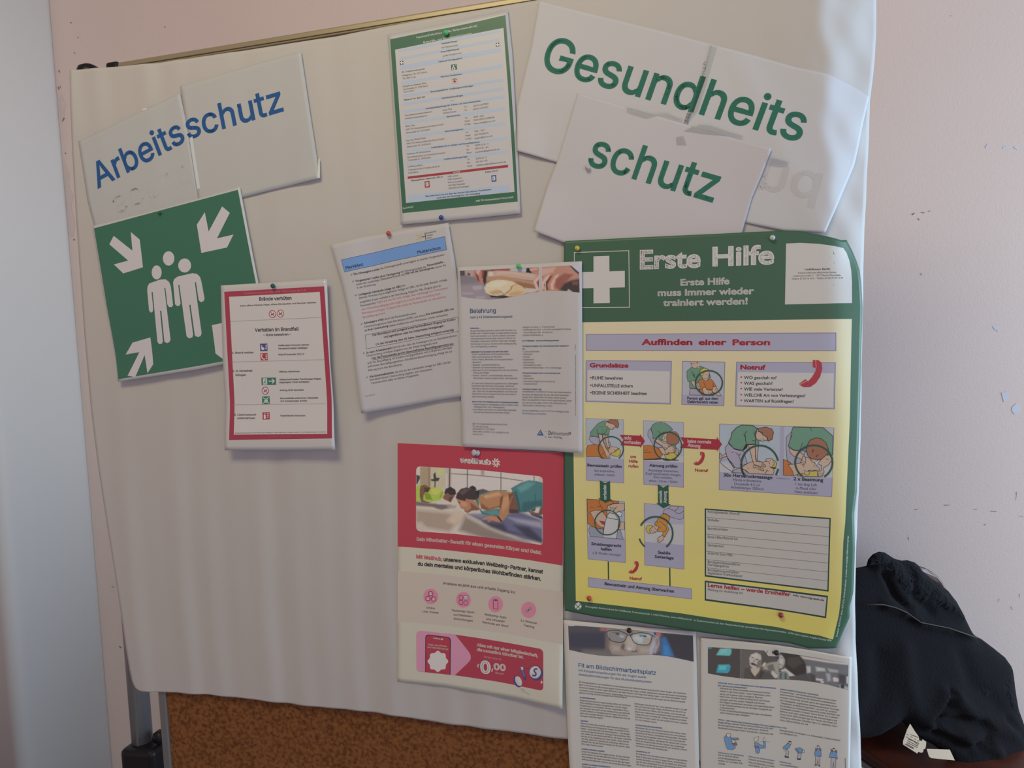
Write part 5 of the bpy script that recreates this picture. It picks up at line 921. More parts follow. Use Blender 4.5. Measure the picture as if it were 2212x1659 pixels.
('P','photo_print',210,2,250,140,[332,-479,336,-427,357,-390,401,-377,913,-373,1552,-374,2072,-395,2440,-410,2480,-424,2497,-453,2500,-511],[341,-1372,346,-1435,369,-1467,413,-1482,1036,-1472,1571,-1482,2094,-1505,2454,-1525,2499,-1525,2520,-1497,2523,-1436],[(139,2.09,[324,-375,869,-341,874,-724,328,-762]),(140,1.46,[390,-381,587,-369,592,-744,394,-758]),(141,1.04,[335,-385,401,-381,404,-673,338,-678]),(142,1.04,[546,-382,579,-380,583,-745,550,-747]),(143,1.04,[697,-445,729,-397,783,-383,832,-416,828,-478,774,-508,714,-491]),(119,.83,[853,-373,2500,-390,2505,-631,858,-746]),(119,2.07,[936,-492,1043,-464,1069,-731,918,-742]),(119,2.66,[1437,-438,1532,-432,1621,-692,1368,-710]),(144,1.23,[1463,-370,1526,-371,1522,-453,1469,-457]),(145,1.24,[848,-374,956,-367,961,-718,853,-726]),(119,.62,[858,-466,887,-464,891,-723,861,-725]),(146,.52,[913,-369,937,-368,937,-720,913,-722]),(147,.41,[946,-458,1225,-452,1805,-467,2177,-496,2177,-510,1805,-481,1225,-467,947,-471]),(148,.41,[1224,-368,1238,-367,1243,-698,1229,-699]),(148,.41,[1797,-379,1811,-381,1816,-678,1803,-679]),(149,.4,[2350,-408,2363,-409,2365,-499,2352,-500]),(150,1,[2439,-404,2500,-410,2503,-521,2441,-494]),(151,.73,[638,-491,675,-457,690,-550,753,-546,732,-599,683,-613,679,-717,657,-719,661,-614,601,-608,595,-579,644,-574]),(152,.63,[337,-521,403,-537,403,-579,360,-676,338,-678]),(132,2.73,[331,-1035,1093,-937,1561,-901,2513,-1013,2525,-1537,339,-1732]),(153,4.21,[332,-1120,814,-1124,1204,-1146,927,-1439,335,-1394]),(154,3.17,[334,-1330,445,-1322,578,-1469,336,-1499]),(155,3.74,[1030,-1066,1246,-1132,1034,-1326,882,-1265]),(156,4.14,[1204,-1156,1568,-1312,2094,-1473,2403,-1538,1572,-1518,1100,-1404]),(157,3.48,[1885,-1439,2300,-1516,1887,-1511,1464,-1404]),(158,1.68,[330,-972,616,-988,964,-988,922,-1048,792,-1084,705,-1070,639,-1049,331,-1048]),(159,1.66,[878,-1005,1051,-992,1030,-1035,922,-1054]),(119,1.25,[682,-957,877,-953,943,-979,726,-990]),(160,.73,[328,-741,404,-684,492,-673,591,-718,722,-709,821,-759,822,-874,757,-920,616,-962,473,-957,330,-972]),(161,1.46,[613,-743,722,-714,788,-762,702,-841,593,-828]),(162,1.05,[483,-814,582,-828,627,-930,506,-928]),(163,.83,[788,-782,810,-791,779,-877,746,-900]),(164,.73,[400,-778,416,-699,492,-678,591,-723,559,-799,499,-803,472,-857,462,-942,528,-963,605,-973,540,-991,430,-981,401,-883]),(165,.84,[482,-731,591,-728,543,-810,483,-804]),(166,.62,[811,-874,843,-810,962,-780,1027,-796,1016,-839,974,-863,963,-905,948,-948,910,-930,833,-904]),(167,.83,[920,-866,1016,-828,974,-904,948,-948,909,-919]),(168,.62,[832,-800,858,-725,944,-683,1026,-724,1046,-795,1016,-818,941,-823,897,-795,865,-813]),(169,.62,[1266,-671,1319,-636,1377,-658,1399,-708,1346,-711,1282,-685]),(170,.82,[1410,-707,1505,-678,1611,-708,1475,-774,1432,-767]),(171,2.69,[1246,-1121,1878,-1061,2146,-1010,2516,-1123,2524,-1487,2197,-1464,1673,-1303]),(172,3.1,[1310,-1116,1480,-1113,1607,-1124,1460,-1156]),(173,3.06,[1942,-1117,2496,-1155,2509,-1255,2088,-1187]),(174,3.5,[1514,-1224,1861,-1226,1946,-1342,2298,-1394,1884,-1368,1631,-1296]),(175,3.06,[2038,-1242,2295,-1252,2513,-1437,2504,-1499,2257,-1418]),(176,1.01,[2290,-1009,2504,-1054,2516,-1113,2332,-1057]),(119,.61,[2381,-962,2420,-909,2471,-915,2442,-998,2402,-1001]),(177,.6,[2471,-915,2511,-892,2514,-1023,2474,-1046,2311,-1038,2341,-1005,2442,-1008]),(178,.61,[2259,-981,2289,-979,2381,-1002,2361,-1024,2280,-1010]),(179,.81,[2320,-966,2400,-920,2381,-982,2330,-996]),(180,.81,[1936,-792,2016,-654,2102,-861,2147,-1020,1961,-1055,1846,-1002]),(181,1.22,[1939,-975,2105,-983,2126,-1037,1982,-1053]),(182,.71,[1974,-637,2137,-534,2269,-485,2411,-491,2502,-511,2511,-902,2410,-899,2350,-964,2229,-1014,2116,-1022,2092,-882,2038,-744]),(183,2.43,[2077,-619,2239,-518,2381,-518,2261,-627,2140,-696]),(184,2.23,[2184,-855,2498,-792,2501,-903,2370,-922,2239,-1003,2146,-1000]),(185,1.01,[2027,-694,2068,-681,2123,-859,2146,-1010,2110,-1013,2082,-862]),(186,.7,[2370,-700,2385,-699,2399,-890,2379,-881]),(187,.71,[2265,-809,2280,-807,2288,-928,2268,-930]),(188,.62,[1370,-874,1411,-789,1537,-729,1694,-687,1933,-670,1872,-705,1475,-784,1434,-870,1446,-992,1500,-1050,1773,-988,1878,-1020,1796,-1109,1628,-1112,1491,-1102,1436,-993]),(189,1.44,[1511,-1059,1752,-1010,1795,-1088,1649,-1100]),(190,.72,[1443,-807,1663,-704,1851,-691,1975,-697,2008,-766,1959,-912,1941,-1056,1880,-1153,1829,-1198,1775,-1131,1803,-944,1668,-1006,1564,-1034,1478,-1000,1429,-891]),(191,2.05,[1538,-790,1768,-712,1810,-760,1560,-840]),(192,2.04,[1853,-798,1966,-749,1938,-914,1847,-1043,1824,-943]),(193,1.44,[1477,-918,1616,-1000,1793,-935,1804,-965,1585,-1038,1479,-1010]),(194,1.02,[1801,-802,1852,-757,1833,-881,1814,-984,1788,-986]),(195,1.02,[1935,-731,2017,-715,1987,-788,1958,-872]),(196,.72,[1517,-807,1591,-776,1549,-825]),(197,.62,[1492,-1179,1649,-1110,1744,-1123,1829,-1208,1661,-1207,1609,-1221,1582,-1208,1629,-1178,1513,-1193]),(198,.62,[1609,-1201,1672,-1190,1798,-1216,1672,-1211]),(199,.51,[1749,-1122,1775,-1110,1844,-1192,1818,-1204]),(200,.62,[1044,-878,1092,-874,1242,-843,1349,-876,1436,-972,1447,-1033,1341,-1052,1235,-1107,1192,-1074,1181,-1044,1127,-1032,1105,-988]),(201,1.86,[1114,-914,1222,-927,1244,-987,1137,-995]),(202,1.03,[1286,-922,1436,-1003,1447,-1038,1309,-1054,1246,-1101,1235,-1081,1309,-1013]),(203,.52,[1192,-1064,1240,-1070,1213,-1088]),(204,.41,[1077,-917,1120,-935,1104,-956]),(205,.62,[1033,-868,1059,-784,1122,-707,1218,-674,1325,-692,1400,-718,1442,-735,1438,-828,1370,-874,1274,-871,1200,-903,1114,-894]),(206,1.45,[1091,-771,1197,-691,1282,-706,1156,-808]),(207,.51,[1389,-724,1442,-705,1443,-776,1412,-799,1384,-760]),(208,.52,[1205,-887,1231,-859,1258,-883,1259,-934,1233,-957]),(209,.41,[1226,-885,1243,-894,1240,-931])]),
]),
('first_aid_poster','firstaid','large green and yellow first aid poster with a white cross and small drawings','poster',((-169.5,161.3),-.0315),'satin',[
('sheet','sheet',211,[3,-19,30,9,536,5,1186,2,1819,-4,2273,-8,2838,-9,3235,-14,3470,-31,3722,-97,4048,-181,4128,-172],[4128,-172,4215,-327,4275,-473,4318,-620,4337,-849,4354,-1160,4326,-2198,4269,-3838,4222,-4181,4235,-4689,4223,-5132,4213,-5353,4159,-5567,4164,-5735,3977,-6199],[-83,-5849,385,-5918,1008,-5965,1955,-6064,2673,-6134,2979,-6149,3306,-6165,3587,-6227,3977,-6202],[3,-19,-7,-316,-32,-1917,-52,-3331,-72,-4410,-83,-5849]),
('Y','panel_print',[212,213],1,[104,-1259,1384,-1280,2833,-1305,4191,-1323],[4191,-1323,4177,-1985,4159,-2745,4127,-3475,4091,-4286,4062,-4596,4036,-5363,4003,-5698,3926,-6068],[95,-5681,741,-5720,1722,-5789,2646,-5888,2960,-5910,3164,-5931,3407,-5978,3746,-6018,3926,-6068],[104,-1259,93,-3330,88,-4634,95,-5681]),
('S','cross_print',214,1,1.1,1,0,[161,-176,1001,-190,1000,-1051,146,-1029]),
('F','cross_print',214,2,[459,-250,703,-253,701,-490,936,-494,933,-746,700,-743,700,-977,447,-973,451,-738,147,-733,151,-482,455,-486]),
('T','heading_lettering',214,2,'B',.034,29.5,[1163,-485,2064,-499],'Erste'),
('T','heading_lettering',214,2,'B',.034,29.28,[2232,-489,3109,-497],'Hilfe'),
('T','heading_lettering',214,2,'B',.034,10.25,[1766,-756,2476,-761],'Erste Hilfe'),
('T','heading_lettering',214,2,'B',.034,10.33,[1427,-899,2824,-921],'muss immer wieder'),
('T','heading_lettering',214,2,'B',.034,10.34,[1504,-1053,2733,-1069],'trainiert werden!'),
('F','panel_print',215,1,[3274,-201,3470,-201,3722,-228,3939,-268,4073,-294,4122,-361,4163,-475,4187,-621,4194,-787,4193,-1092,3722,-1091,3256,-1086]),
('T','body_lettering',216,2,'B',.025,2.88,[3528,-602,3878,-608],'Unfallkasse Berlin'),
('T','body_lettering',217,2,'B',.008,2.47,[3440,-646,3962,-657],'Körperschaft des öffentlichen Rechts'),
('T','body_lettering',217,2,'B',.008,2.48,[3375,-687,4030,-699],'Culemeyerstraße 2 · 12277 Berlin-Marienfelde'),
('T','body_lettering',217,2,'B',.008,2.48,[3347,-729,4061,-739],'Telefon (0 30) 76 24-0 · Telefax (0 30) 76 24-11 09'),
('F','box_print',218,2,[324,-1451,3957,-1520,3957,-1778,320,-1700]),
('S','box_print',219,3,.89,1,0,[324,-1451,3957,-1520,3957,-1778,320,-1700]),
('T','heading_lettering',220,4,'B',.042,9.38,[1172,-1636,1934,-1654],'Auffinden'),
('T','heading_lettering',220,4,'B',.042,9.22,[2023,-1656,2432,-1665],'einer'),
('T','heading_lettering',220,4,'B',.042,9.12,[2513,-1669,3048,-1680],'Person'),
('F','box_print#1',218,2,[317,-1860,1622,-1892,1600,-2548,302,-2503]),
('S','box_print#1',219,3,.89,1,0,[317,-1860,1622,-1892,1600,-2548,302,-2503]),
('F','box_print#1',214,4,[337,-2007,1595,-2044,1581,-2528,322,-2485]),
('T','heading_lettering',220,5,'B',.042,6.9,[371,-1968,972,-1981],'Grundsätze'),
('T','body_lettering',221,5,'B',.022,5.12,[408,-2157,882,-2167],'RUHE bewahren'),
('F','body_lettering',220,5,[399,-2128,397,-2136,390,-2141,382,-2141,375,-2136,373,-2128,375,-2120,382,-2115,390,-2116,397,-2120]),
('T','body_lettering',221,5,'B',.022,5.13,[406,-2276,1033,-2290],'UNFALLSTELLE sichern'),
('F','body_lettering',220,5,[398,-2247,395,-2254,388,-2259,380,-2259,373,-2254,371,-2246,374,-2238,380,-2234,389,-2234,395,-2239]),
('T','body_lettering',221,5,'B',.022,5.14,[402,-2392,1248,-2408],'EIGENE SICHERHEIT beachten'),
('F','body_lettering',220,5,[396,-2363,393,-2370,386,-2375,378,-2375,371,-2370,369,-2362,372,-2354,378,-2350,387,-2350,393,-2355]),
('F','box_print#2',218,2,[2571,-1920,3951,-1952,3936,-2625,2550,-2580]),
('S','box_print#2',219,3,.85,1,0,[2571,-1920,3951,-1952,3936,-2625,2550,-2580]),
('F','box_print#2',214,4,[2591,-2072,3927,-2102,3917,-2604,2570,-2561]),
('T','heading_lettering',220,5,'B',.05,7.22,[2624,-2032,2981,-2041],'Notruf'),
('T','body_lettering',221,5,'B',.022,4.68,[2674,-2175,3136,-2182],'WO geschah es?'),
('F','body_lettering',220,5,[2649,-2145,2647,-2152,2641,-2157,2633,-2157,2627,-2152,2625,-2145,2627,-2137,2634,-2132,2641,-2133,2647,-2137]),
('T','body_lettering',221,5,'B',.022,4.68,[2673,-2260,3080,-2266],'WAS geschah?'),
('F','body_lettering',220,5,[2649,-2230,2647,-2237,2641,-2242,2633,-2242,2627,-2237,2625,-2230,2627,-2222,2633,-2218,2641,-2218,2647,-2222]),
('T','body_lettering',221,5,'B',.022,4.69,[2673,-2347,3223,-2358],'WIE viele Verletzte?'),
('F','body_lettering',220,5,[2649,-2317,2646,-2325,2640,-2329,2633,-2329,2627,-2325,2624,-2317,2627,-2310,2633,-2305,2640,-2305,2646,-2310]),
('T','body_lettering',221,5,'B',.022,4.69,[2673,-2437,3536,-2452],'WELCHE Art von Verletzungen?'),
('F','body_lettering',220,5,[2648,-2407,2646,-2414,2640,-2419,2632,-2419,2626,-2414,2624,-2407,2626,-2399,2632,-2395,2640,-2395,2646,-2399]),
('T','body_lettering',221,5,'B',.022,4.7,[2670,-2522,3372,-2535],'WARTEN auf Rückfragen!'),
('F','body_lettering',220,5,[2648,-2492,2646,-2500,2639,-2504,2632,-2504,2626,-2500,2623,-2492,2626,-2485,2632,-2480,2640,-2480,2646,-2485]),
('F','pictogram',220,6,[3638,-1907,3712,-1908,3757,-1944,3770,-2027,3741,-2151,3682,-2244,3604,-2302,3516,-2305,3463,-2274,3451,-2252,3536,-2186,3575,-2218,3624,-2160,3673,-2078,3683,-2026,3640,-2011]),
('S','pictogram',222,7,.83,0,0,[3679,-1909,3683,-2024]),
('S','pictogram',222,7,.84,0,0,[3461,-2263,3559,-2208]),
('F','pictogram#1',220,6,[2033,-3276,2073,-3276,2096,-3294,2103,-3337,2087,-3402,2056,-3451,2014,-3482,1967,-3485,1939,-3470,1932,-3459,1978,-3423,1999,-3439,2025,-3408,2051,-3365,2057,-3337,2034,-3330]),
('S','pictogram#1',222,7,.43,0,0,[2055,-3277,2057,-3336]),
('S','pictogram#1',222,7,.44,0,0,[1938,-3464,1990,-3434]),
('F','pictogram#2',220,6,[1024,-5011,1062,-5009,1084,-5026,1091,-5066,1075,-5127,1045,-5173,1005,-5203,960,-5207,933,-5193,928,-5183,971,-5149,990,-5163,1016,-5134,1041,-5093,1046,-5067,1024,-5061]),
('S','pictogram#2',222,7,.4,0,0,[1045,-5011,1046,-5066]),
('S','pictogram#2',222,7,.4,0,0,[933,-5188,983,-5159]),
('T','heading_lettering',220,3,'B',.04,4.95,[1953,-3583,2148,-3590],'Notruf'),
('T','heading_lettering',220,3,'B',.04,5.03,[947,-5306,1136,-5309],'Notruf'),
('T','heading_lettering',220,3,'B',.03,5.03,[981,-3385,1070,-3390],'um'),
('T','heading_lettering',220,3,'B',.03,5.04,[959,-3460,1093,-3466],'Hilfe'),
('T','heading_lettering',220,3,'B',.03,5.04,[950,-3534,1102,-3540],'rufen'),
('F','box_print#3',218,2,[1785,-1895,2404,-1918,2385,-2575,1768,-2552]),
('S','box_print#3',219,3,.86,1,0,[1785,-1895,2404,-1918,2385,-2575,1768,-2552]),
('T','body_lettering',223,5,'B',.03,4.35,[1849,-2477,2301,-2485],'Person ggf. aus dem'),
('T','body_lettering',223,5,'B',.03,4.35,[1848,-2531,2301,-2543],'Gefahrbereich retten'),
('F','box_print#4',218,2,[299,-2769,885,-2791,875,-3784,290,-3747]),
('S','box_print#4',219,3,.61,1,0,[299,-2769,885,-2791,875,-3784,290,-3747]),
('F','box_print#5',218,2,[1189,-2803,1794,-2829,1784,-3831,1181,-3798]),
('S','box_print#5',219,3,.6,1,0,[1189,-2803,1794,-2829,1784,-3831,1181,-3798]),
('F','box_print#6',218,2,[291,-4044,883,-4073,884,-5043,296,-5006]),
('S','box_print#6',219,3,.61,1,0,[291,-4044,883,-4073,884,-5043,296,-5006]),
('F','box_print#6',218,2,[1183,-4096,1786,-4128,1778,-5105,1182,-5067]),
('S','box_print#6',219,3,.61,1,0,[1183,-4096,1786,-4128,1778,-5105,1182,-5067]),
('T','body_lettering',223,5,'B',.03,4.9,[309,-3529,850,-3546],'Bewusstsein prüfen'),
('T','body_lettering',224,5,'B',0,3.87,[417,-3609,738,-3618],'laut ansprechen,'),
('T','body_lettering',224,5,'B',0,3.87,[418,-3670,737,-3677],'anfassen, rütteln'),
('T','body_lettering',223,5,'B',.03,4.81,[1269,-3519,1695,-3529],'Atmung prüfen'),
('T','body_lettering',224,5,'B',0,3.81,[1252,-3590,1710,-3602],'Atemwege freimachen,'),
('T','body_lettering',224,5,'B',0,3.82,[1214,-3643,1748,-3657],'Kopf nackenwärts beugen,'),
('T','body_lettering',224,5,'B',0,3.81,[1335,-3695,1622,-3705],'Kinn anheben,'),
('T','body_lettering',224,5,'B',0,3.82,[1262,-3752,1697,-3767],'sehen / hören / fühlen'),
('T','body_lettering',223,5,'B',.03,4.96,[350,-4781,823,-4801],'Situationsgerecht'),
('T','body_lettering',223,5,'B',.03,4.94,[501,-4858,670,-4864],'helfen'),
('T','body_lettering',224,5,'B',0,3.93,[368,-4920,810,-4940],'z. B. Wunde versorgen'),
('T','body_lettering',223,5,'B',.03,4.87,[1384,-4881,1575,-4888],'Stabile'),
('T','body_lettering',223,5,'B',.03,4.86,[1334,-4948,1623,-4962],'Seitenlage'),
('S','box_print#6',225,2,2.04,0,0,[616,-5033,617,-5327]),
('S','box_print#6',225,2,2,0,0,[1563,-5091,1564,-5389]),
('F','box_print#6',218,3,[299,-5301,1889,-5400,1888,-5558,297,-5447]),
('S','box_print#6',219,4,.61,1,0,[299,-5301,1889,-5400,1888,-5558,297,-5447]),
('T','body_lettering',223,5,'B',.03,5.28,[553,-5409,1622,-5477],'Bewusstsein und Atmung überwachen'),
('F','arrow_print',226,8,[822,-3024,1137,-3036,1134,-3009,1209,-3120,1135,-3229,1135,-3203,830,-3185,880,-3104]),
('T','arrow_print',227,9,'B',.03,5.83,[886,-3098,1003,-3103],'nicht'),
('T','arrow_print',227,9,'B',.03,5.84,[886,-3161,1142,-3175],'vorhanden'),
('F','arrow_print#1',226,8,[1738,-3056,2279,-3083,2280,-3046,2355,-3158,2278,-3269,2278,-3243,1733,-3220,1795,-3141]),
('T','arrow_print#1',227,9,'B',.03,5.73,[1848,-3140,2196,-3152],'keine normale'),
('T','arrow_print#1',227,9,'B',.03,5.73,[1848,-3203,2037,-3215],'Atmung'),
('F','arrow_print#2',228,8,[502,-3744,588,-3789,662,-3749,662,-4038,690,-4047,587,-4106,475,-4032,504,-4027]),
('T','arrow_print#2',229,9,'B',.03,5.63,[604,-4053,603,-3815],'vorhanden'),
('F','arrow_print#3',228,8,[1396,-3788,1479,-3842,1557,-3794,1558,-4092,1589,-4104,1476,-4165,1368,-4085,1395,-4085]),
('T','arrow_print#3',229,9,'B',.03,5.26,[1459,-4083,1457,-3889],'normale'),
('T','arrow_print#3',229,9,'B',.03,5.25,[1527,-4081,1525,-3895],'Atmung'),
('F','box_print#7',230,2,[2095,-4147,3017,-4194,3888,-4234,3860,-5340,3014,-5276,2087,-5203]),
('F','box_print#7',231,3,[2115,-4169,3017,-4214,3868,-4254,3842,-5316,3014,-5253,2107,-5180]),
('S','box_print#7',232,4,.69,0,0,[2116,-4286,3864,-4378]),
('S','box_print#7',232,4,.69,0,0,[2115,-4416,3860,-4513]),
('S','box_print#7',232,4,.69,0,0,[2114,-4547,3856,-4646]),
('S','box_print#7',232,4,.69,0,0,[2113,-4678,3855,-4779]),
('S','box_print#7',232,4,.69,0,0,[2112,-4812,3851,-4910]),
('S','box_print#7',232,4,.69,0,0,[2111,-4940,3849,-5044]),
('S','box_print#7',232,4,.68,0,0,[2110,-5066,3845,-5178]),
('T','body_lettering',233,4,'B',.006,3.9,[2139,-4214,2603,-4233],'Rettungsleitstelle (Notruf)'),
('T','body_lettering',233,4,'B',.006,3.9,[2138,-4340,2307,-4348],'Ersthelfer'),
('T','body_lettering',233,4,'B',.006,3.91,[2137,-4473,2436,-4484],'Betriebssanitäter'),
('T','body_lettering',233,4,'B',.006,3.91,[2136,-4604,2574,-4620],'Erste-Hilfe-Material bei'),
('T','body_lettering',233,4,'B',.006,3.92,[2135,-4730,2370,-4743],'Sanitätsraum'),
('T','body_lettering',233,4,'B',.006,3.92,[2134,-4857,2497,-4875],'Ärzte für Erste Hilfe'),
('T','body_lettering',233,4,'B',.006,3.9,[2133,-4990,2604,-5013],'Berufsgenossenschaftliche'),
('T','body_lettering',233,4,'B',.006,3.89,[2132,-5035,2444,-5050],'Durchgangsärzte'),
('T','body_lettering',233,4,'B',.006,3.88,[2132,-5115,2581,-5139],'Berufsgenossenschaftlich'),
('T','body_lettering',233,4,'B',.006,3.88,[2131,-5160,2641,-5188],'zugelassene Krankenhäuser'),
('F','box_print#7',230,2,[2086,-5265,3014,-5337,3852,-5403,3826,-5746,3434,-5698,3013,-5655,2083,-5571]),
('F','box_print#7',231,3,[2106,-5291,3014,-5362,3832,-5429,3808,-5717,3434,-5675,3013,-5630,2103,-5545]),
('T','heading_lettering',220,4,'B',.035,6.37,[2129,-5360,3330,-5446],'Lerne helfen – werde Ersthelfer'),
('T','body_lettering',233,4,'B',.03,3.19,[3365,-5437,3795,-5489],'Info: www.bg-qseh.de'),
('T','body_lettering',233,4,'B',.006,3.64,[2129,-5416,2639,-5446],'Meldung zur Ausbildung bei'),
('F','box_print#8',218,2,[2321,-2850,3929,-2902,3900,-3919,2308,-3853]),
('S','box_print#8',219,3,.67,1,0,[2321,-2850,3929,-2902,3900,-3919,2308,-3853]),
('T','body_lettering',223,5,'B',.03,5.21,[2374,-3650,3075,-3675],'30x Herzdruckmassage'),
('T','body_lettering',224,5,'B',0,4.07,[2514,-3715,2919,-3728],'Hände in Brustmitte'),
('T','body_lettering',224,5,'B',0,4.07,[2530,-3778,2898,-3787],'Drucktiefe 4-5 cm'),
('T','body_lettering',224,5,'B',0,4.08,[2477,-3829,2950,-3846],'Arbeitstempo 100/min'),
('T','body_lettering',224,5,'B',0,1.78,[3133,-3667,3314,-3674],'im Wechsel mit'),
('T','body_lettering',223,5,'B',.03,5.1,[3372,-3686,3782,-3698],'2 x Beatmung'),
('T','body_lettering',224,5,'B',0,3.99,[3399,-3757,3696,-3767],'1 sec lang Luft'),
('T','body_lettering',224,5,'B',0,3.99,[3407,-3819,3686,-3827],'in Mund oder'),
('T','body_lettering',224,5,'B',0,4,[3386,-3872,3704,-3886],'Nase einblasen'),
('T','body_lettering',234,2,'B',.02,2.83,[247,-5774,1887,-5893,1071,-5829],'Herausgeber: Bundesverband der Unfallkassen, Fockensteinstraße 1, 81539 München, www.unfallkassen.de'),
('T','body_lettering',234,2,'B',.02,2.77,[1901,-5895,3276,-6014,2630,-5954],'· In Zusammenarbeit mit dem Hauptverband der gewerblichen Berufsgenossenschaften,'),
('T','body_lettering',234,2,'B',.02,2.73,[3296,-6019,3903,-6098],'53754 Sankt Augustin, Ausgabe Oktober 2006'),
('F','logo_print',235,2,[184,-5763,182,-5777,177,-5790,168,-5802,157,-5811,144,-5817,130,-5820,116,-5819,103,-5814,92,-5807,83,-5796,78,-5783,76,-5769,78,-5755,84,-5742,93,-5730,104,-5721,117,-5714,131,-5712,145,-5713,158,-5717,169,-5725,178,-5736,183,-5749]),
('S','logo_print',236,3,1.08,0,0,[90,-5738,164,-5805]),
('S','logo_print',236,3,1.08,0,0,[172,-5729,95,-5811]),
('F','logo_print',235,2,[151,-5711,148,-5718,141,-5724,133,-5724,127,-5720,125,-5712,127,-5704,134,-5699,142,-5699,148,-5703]),
('T','body_lettering',234,2,'B',.02,2.4,[3988,-6027,4110,-5145,4069,-5544],'Bestell-Nr. GUV-I 510-1 (bisher GUV 30.1), Nachdruck verboten,'),
('T','body_lettering',234,2,'B',.02,2.37,[4112,-5123,4141,-4495],'zu beziehen vom zuständigen Unfallversicherungsträger'),
('F','drawing_print',237,3,[1789,-1904,2397,-1917,2384,-2421,1777,-2406]),
('F','drawing_print',238,4,[1896,-2312,1881,-2408,2058,-2414,2029,-2323]),
('S','drawing_print',239,5,.56,1,0,[1896,-2312,1881,-2408,2058,-2414,2029,-2323]),
('F','drawing_print',240,5,[1849,-2047,1904,-1997,1934,-1987,2052,-1971,2096,-1995,2159,-2021,2197,-2153,2070,-2177,2001,-2232,1971,-2191,1980,-2313,1887,-2302,1887,-2208,1863,-2202,1849,-2139]),
('S','drawing_print',239,6,.56,1,0,[1849,-2047,1904,-1997,1934,-1987,2052,-1971,2096,-1995,2159,-2021,2197,-2153,2070,-2177,2001,-2232,1971,-2191,1980,-2313,1887,-2302,1887,-2208,1863,-2202,1849,-2139]),
('F','drawing_print',241,7,[1905,-1910,2038,-1912,2032,-1943,2027,-1994,1983,-2003,1934,-1997,1919,-1951]),
('F','drawing_print',242,8,[1993,-1911,2008,-1911,2005,-1935,1996,-1935]),
('F','drawing_print',243,8,[1910,-1928,1929,-1931,1927,-1939,1912,-1936]),
('F','drawing_print',244,8,[1942,-1929,1964,-1929,1961,-1938,1944,-1938]),
('S','drawing_print',239,8,.56,0,1,[1905,-1911,1919,-1951,1934,-1992,1983,-2003,2013,-1973]),
('S','drawing_print',239,8,.56,0,1,[1909,-2045,1943,-2079,1962,-2145]),
('S','drawing_print',239,8,.56,0,1,[1918,-2089,1962,-2135]),
('S','drawing_print',239,8,.56,0,1,[1955,-2084,1960,-2125]),
('F','drawing_print',241,7,[1907,-2200,1962,-2191,1986,-2232,2049,-2326,1990,-2303,1951,-2277,1917,-2231]),
('S','drawing_print',239,8,.56,1,0,[1907,-2200,1962,-2191,1986,-2232,2049,-2326,1990,-2303,1951,-2277,1917,-2231]),
('F','drawing_print',245,9,[2016,-2212,2031,-2176,2080,-2172,2128,-2192,2202,-2173,2231,-2203,2274,-2280,2230,-2284,2239,-2416,2078,-2415,2044,-2374,2034,-2329,2059,-2324]),
('S','drawing_print',239,10,.56,1,0,[2016,-2212,2031,-2176,2080,-2172,2128,-2192,2202,-2173,2231,-2203,2274,-2280,2230,-2284,2239,-2416,2078,-2415,2044,-2374,2034,-2329,2059,-2324]),
('F','drawing_print',241,11,[2074,-2309,2118,-2289,2142,-2334,2205,-2340,2225,-2365,2195,-2401,2102,-2400,2083,-2354]),
('S','drawing_print',239,12,.56,1,0,[2074,-2309,2118,-2289,2142,-2334,2205,-2340,2225,-2365,2195,-2401,2102,-2400,2083,-2354]),
('F','drawing_print',241,11,[2230,-2289,2269,-2280,2308,-2356,2351,-2422,2293,-2421,2249,-2376,2215,-2365,2220,-2325]),
('S','drawing_print',239,12,.56,1,0,[2230,-2289,2269,-2280,2308,-2356,2351,-2422,2293,-2421,2249,-2376,2215,-2365,2220,-2325]),
('S','drawing_print',239,13,.46,0,1,[2157,-2360,2176,-2395]),
('S','drawing_print',239,13,.46,0,1,[2181,-2360,2200,-2391]),
('S','drawing_print',239,13,.46,0,1,[2259,-2300,2288,-2376]),
('S','drawing_print',239,11,.56,0,1,[2089,-2212,2123,-2284]),
('S','drawing_print',239,11,.56,0,1,[2226,-2229,2235,-2284]),
('S','drawing_print',239,11,.56,0,1,[2128,-2304,2176,-2327,2215,-2327]),
('F','drawing_print',241,11,[2055,-2126,2041,-2090,2095,-2065,2173,-2046,2178,-2112,2163,-2162,2158,-2183,2128,-2202,2084,-2177,2080,-2141]),
('S','drawing_print',239,12,.56,1,0,[2055,-2126,2041,-2090,2095,-2065,2173,-2046,2178,-2112,2163,-2162,2158,-2183,2128,-2202,2084,-2177,2080,-2141]),
('S','drawing_print',239,13,.46,0,1,[2104,-2154,2138,-2170,2158,-2162]),
('S','drawing_print',239,13,.4,0,1,[2124,-2094,2144,-2096]),
('S','drawing_print',239,13,.4,0,1,[2148,-2139,2158,-2138]),
('S','drawing_print',239,13,.4,0,1,[2158,-2102,2166,-2122,2153,-2127]),
('F','drawing_print',246,13,[2039,-2065,2051,-2024,2100,-2002,2149,-2015,2173,-2046,2129,-2051,2090,-2075,2080,-2116,2051,-2110,2043,-2095]),
('S','drawing_print',239,14,.56,1,0,[2039,-2065,2051,-2024,2100,-2002,2149,-2015,2173,-2046,2129,-2051,2090,-2075,2080,-2116,2051,-2110,2043,-2095]),
('S','drawing_print',247,16,2.03,0,0,[1974,-2256,1973,-2201,1989,-2148,2022,-2102,2068,-2067,2122,-2046,2181,-2041,2238,-2053,2290,-2080,2330,-2120,2357,-2169,2366,-2223,2359,-2277,2335,-2327,2295,-2368,2245,-2397,2188,-2410,2129,-2407,2074,-2388,2027,-2354,1992,-2309,1974,-2256]),
('F','drawing_print#1',248,3,[297,-2772,884,-2790,877,-3408,292,-3384]),
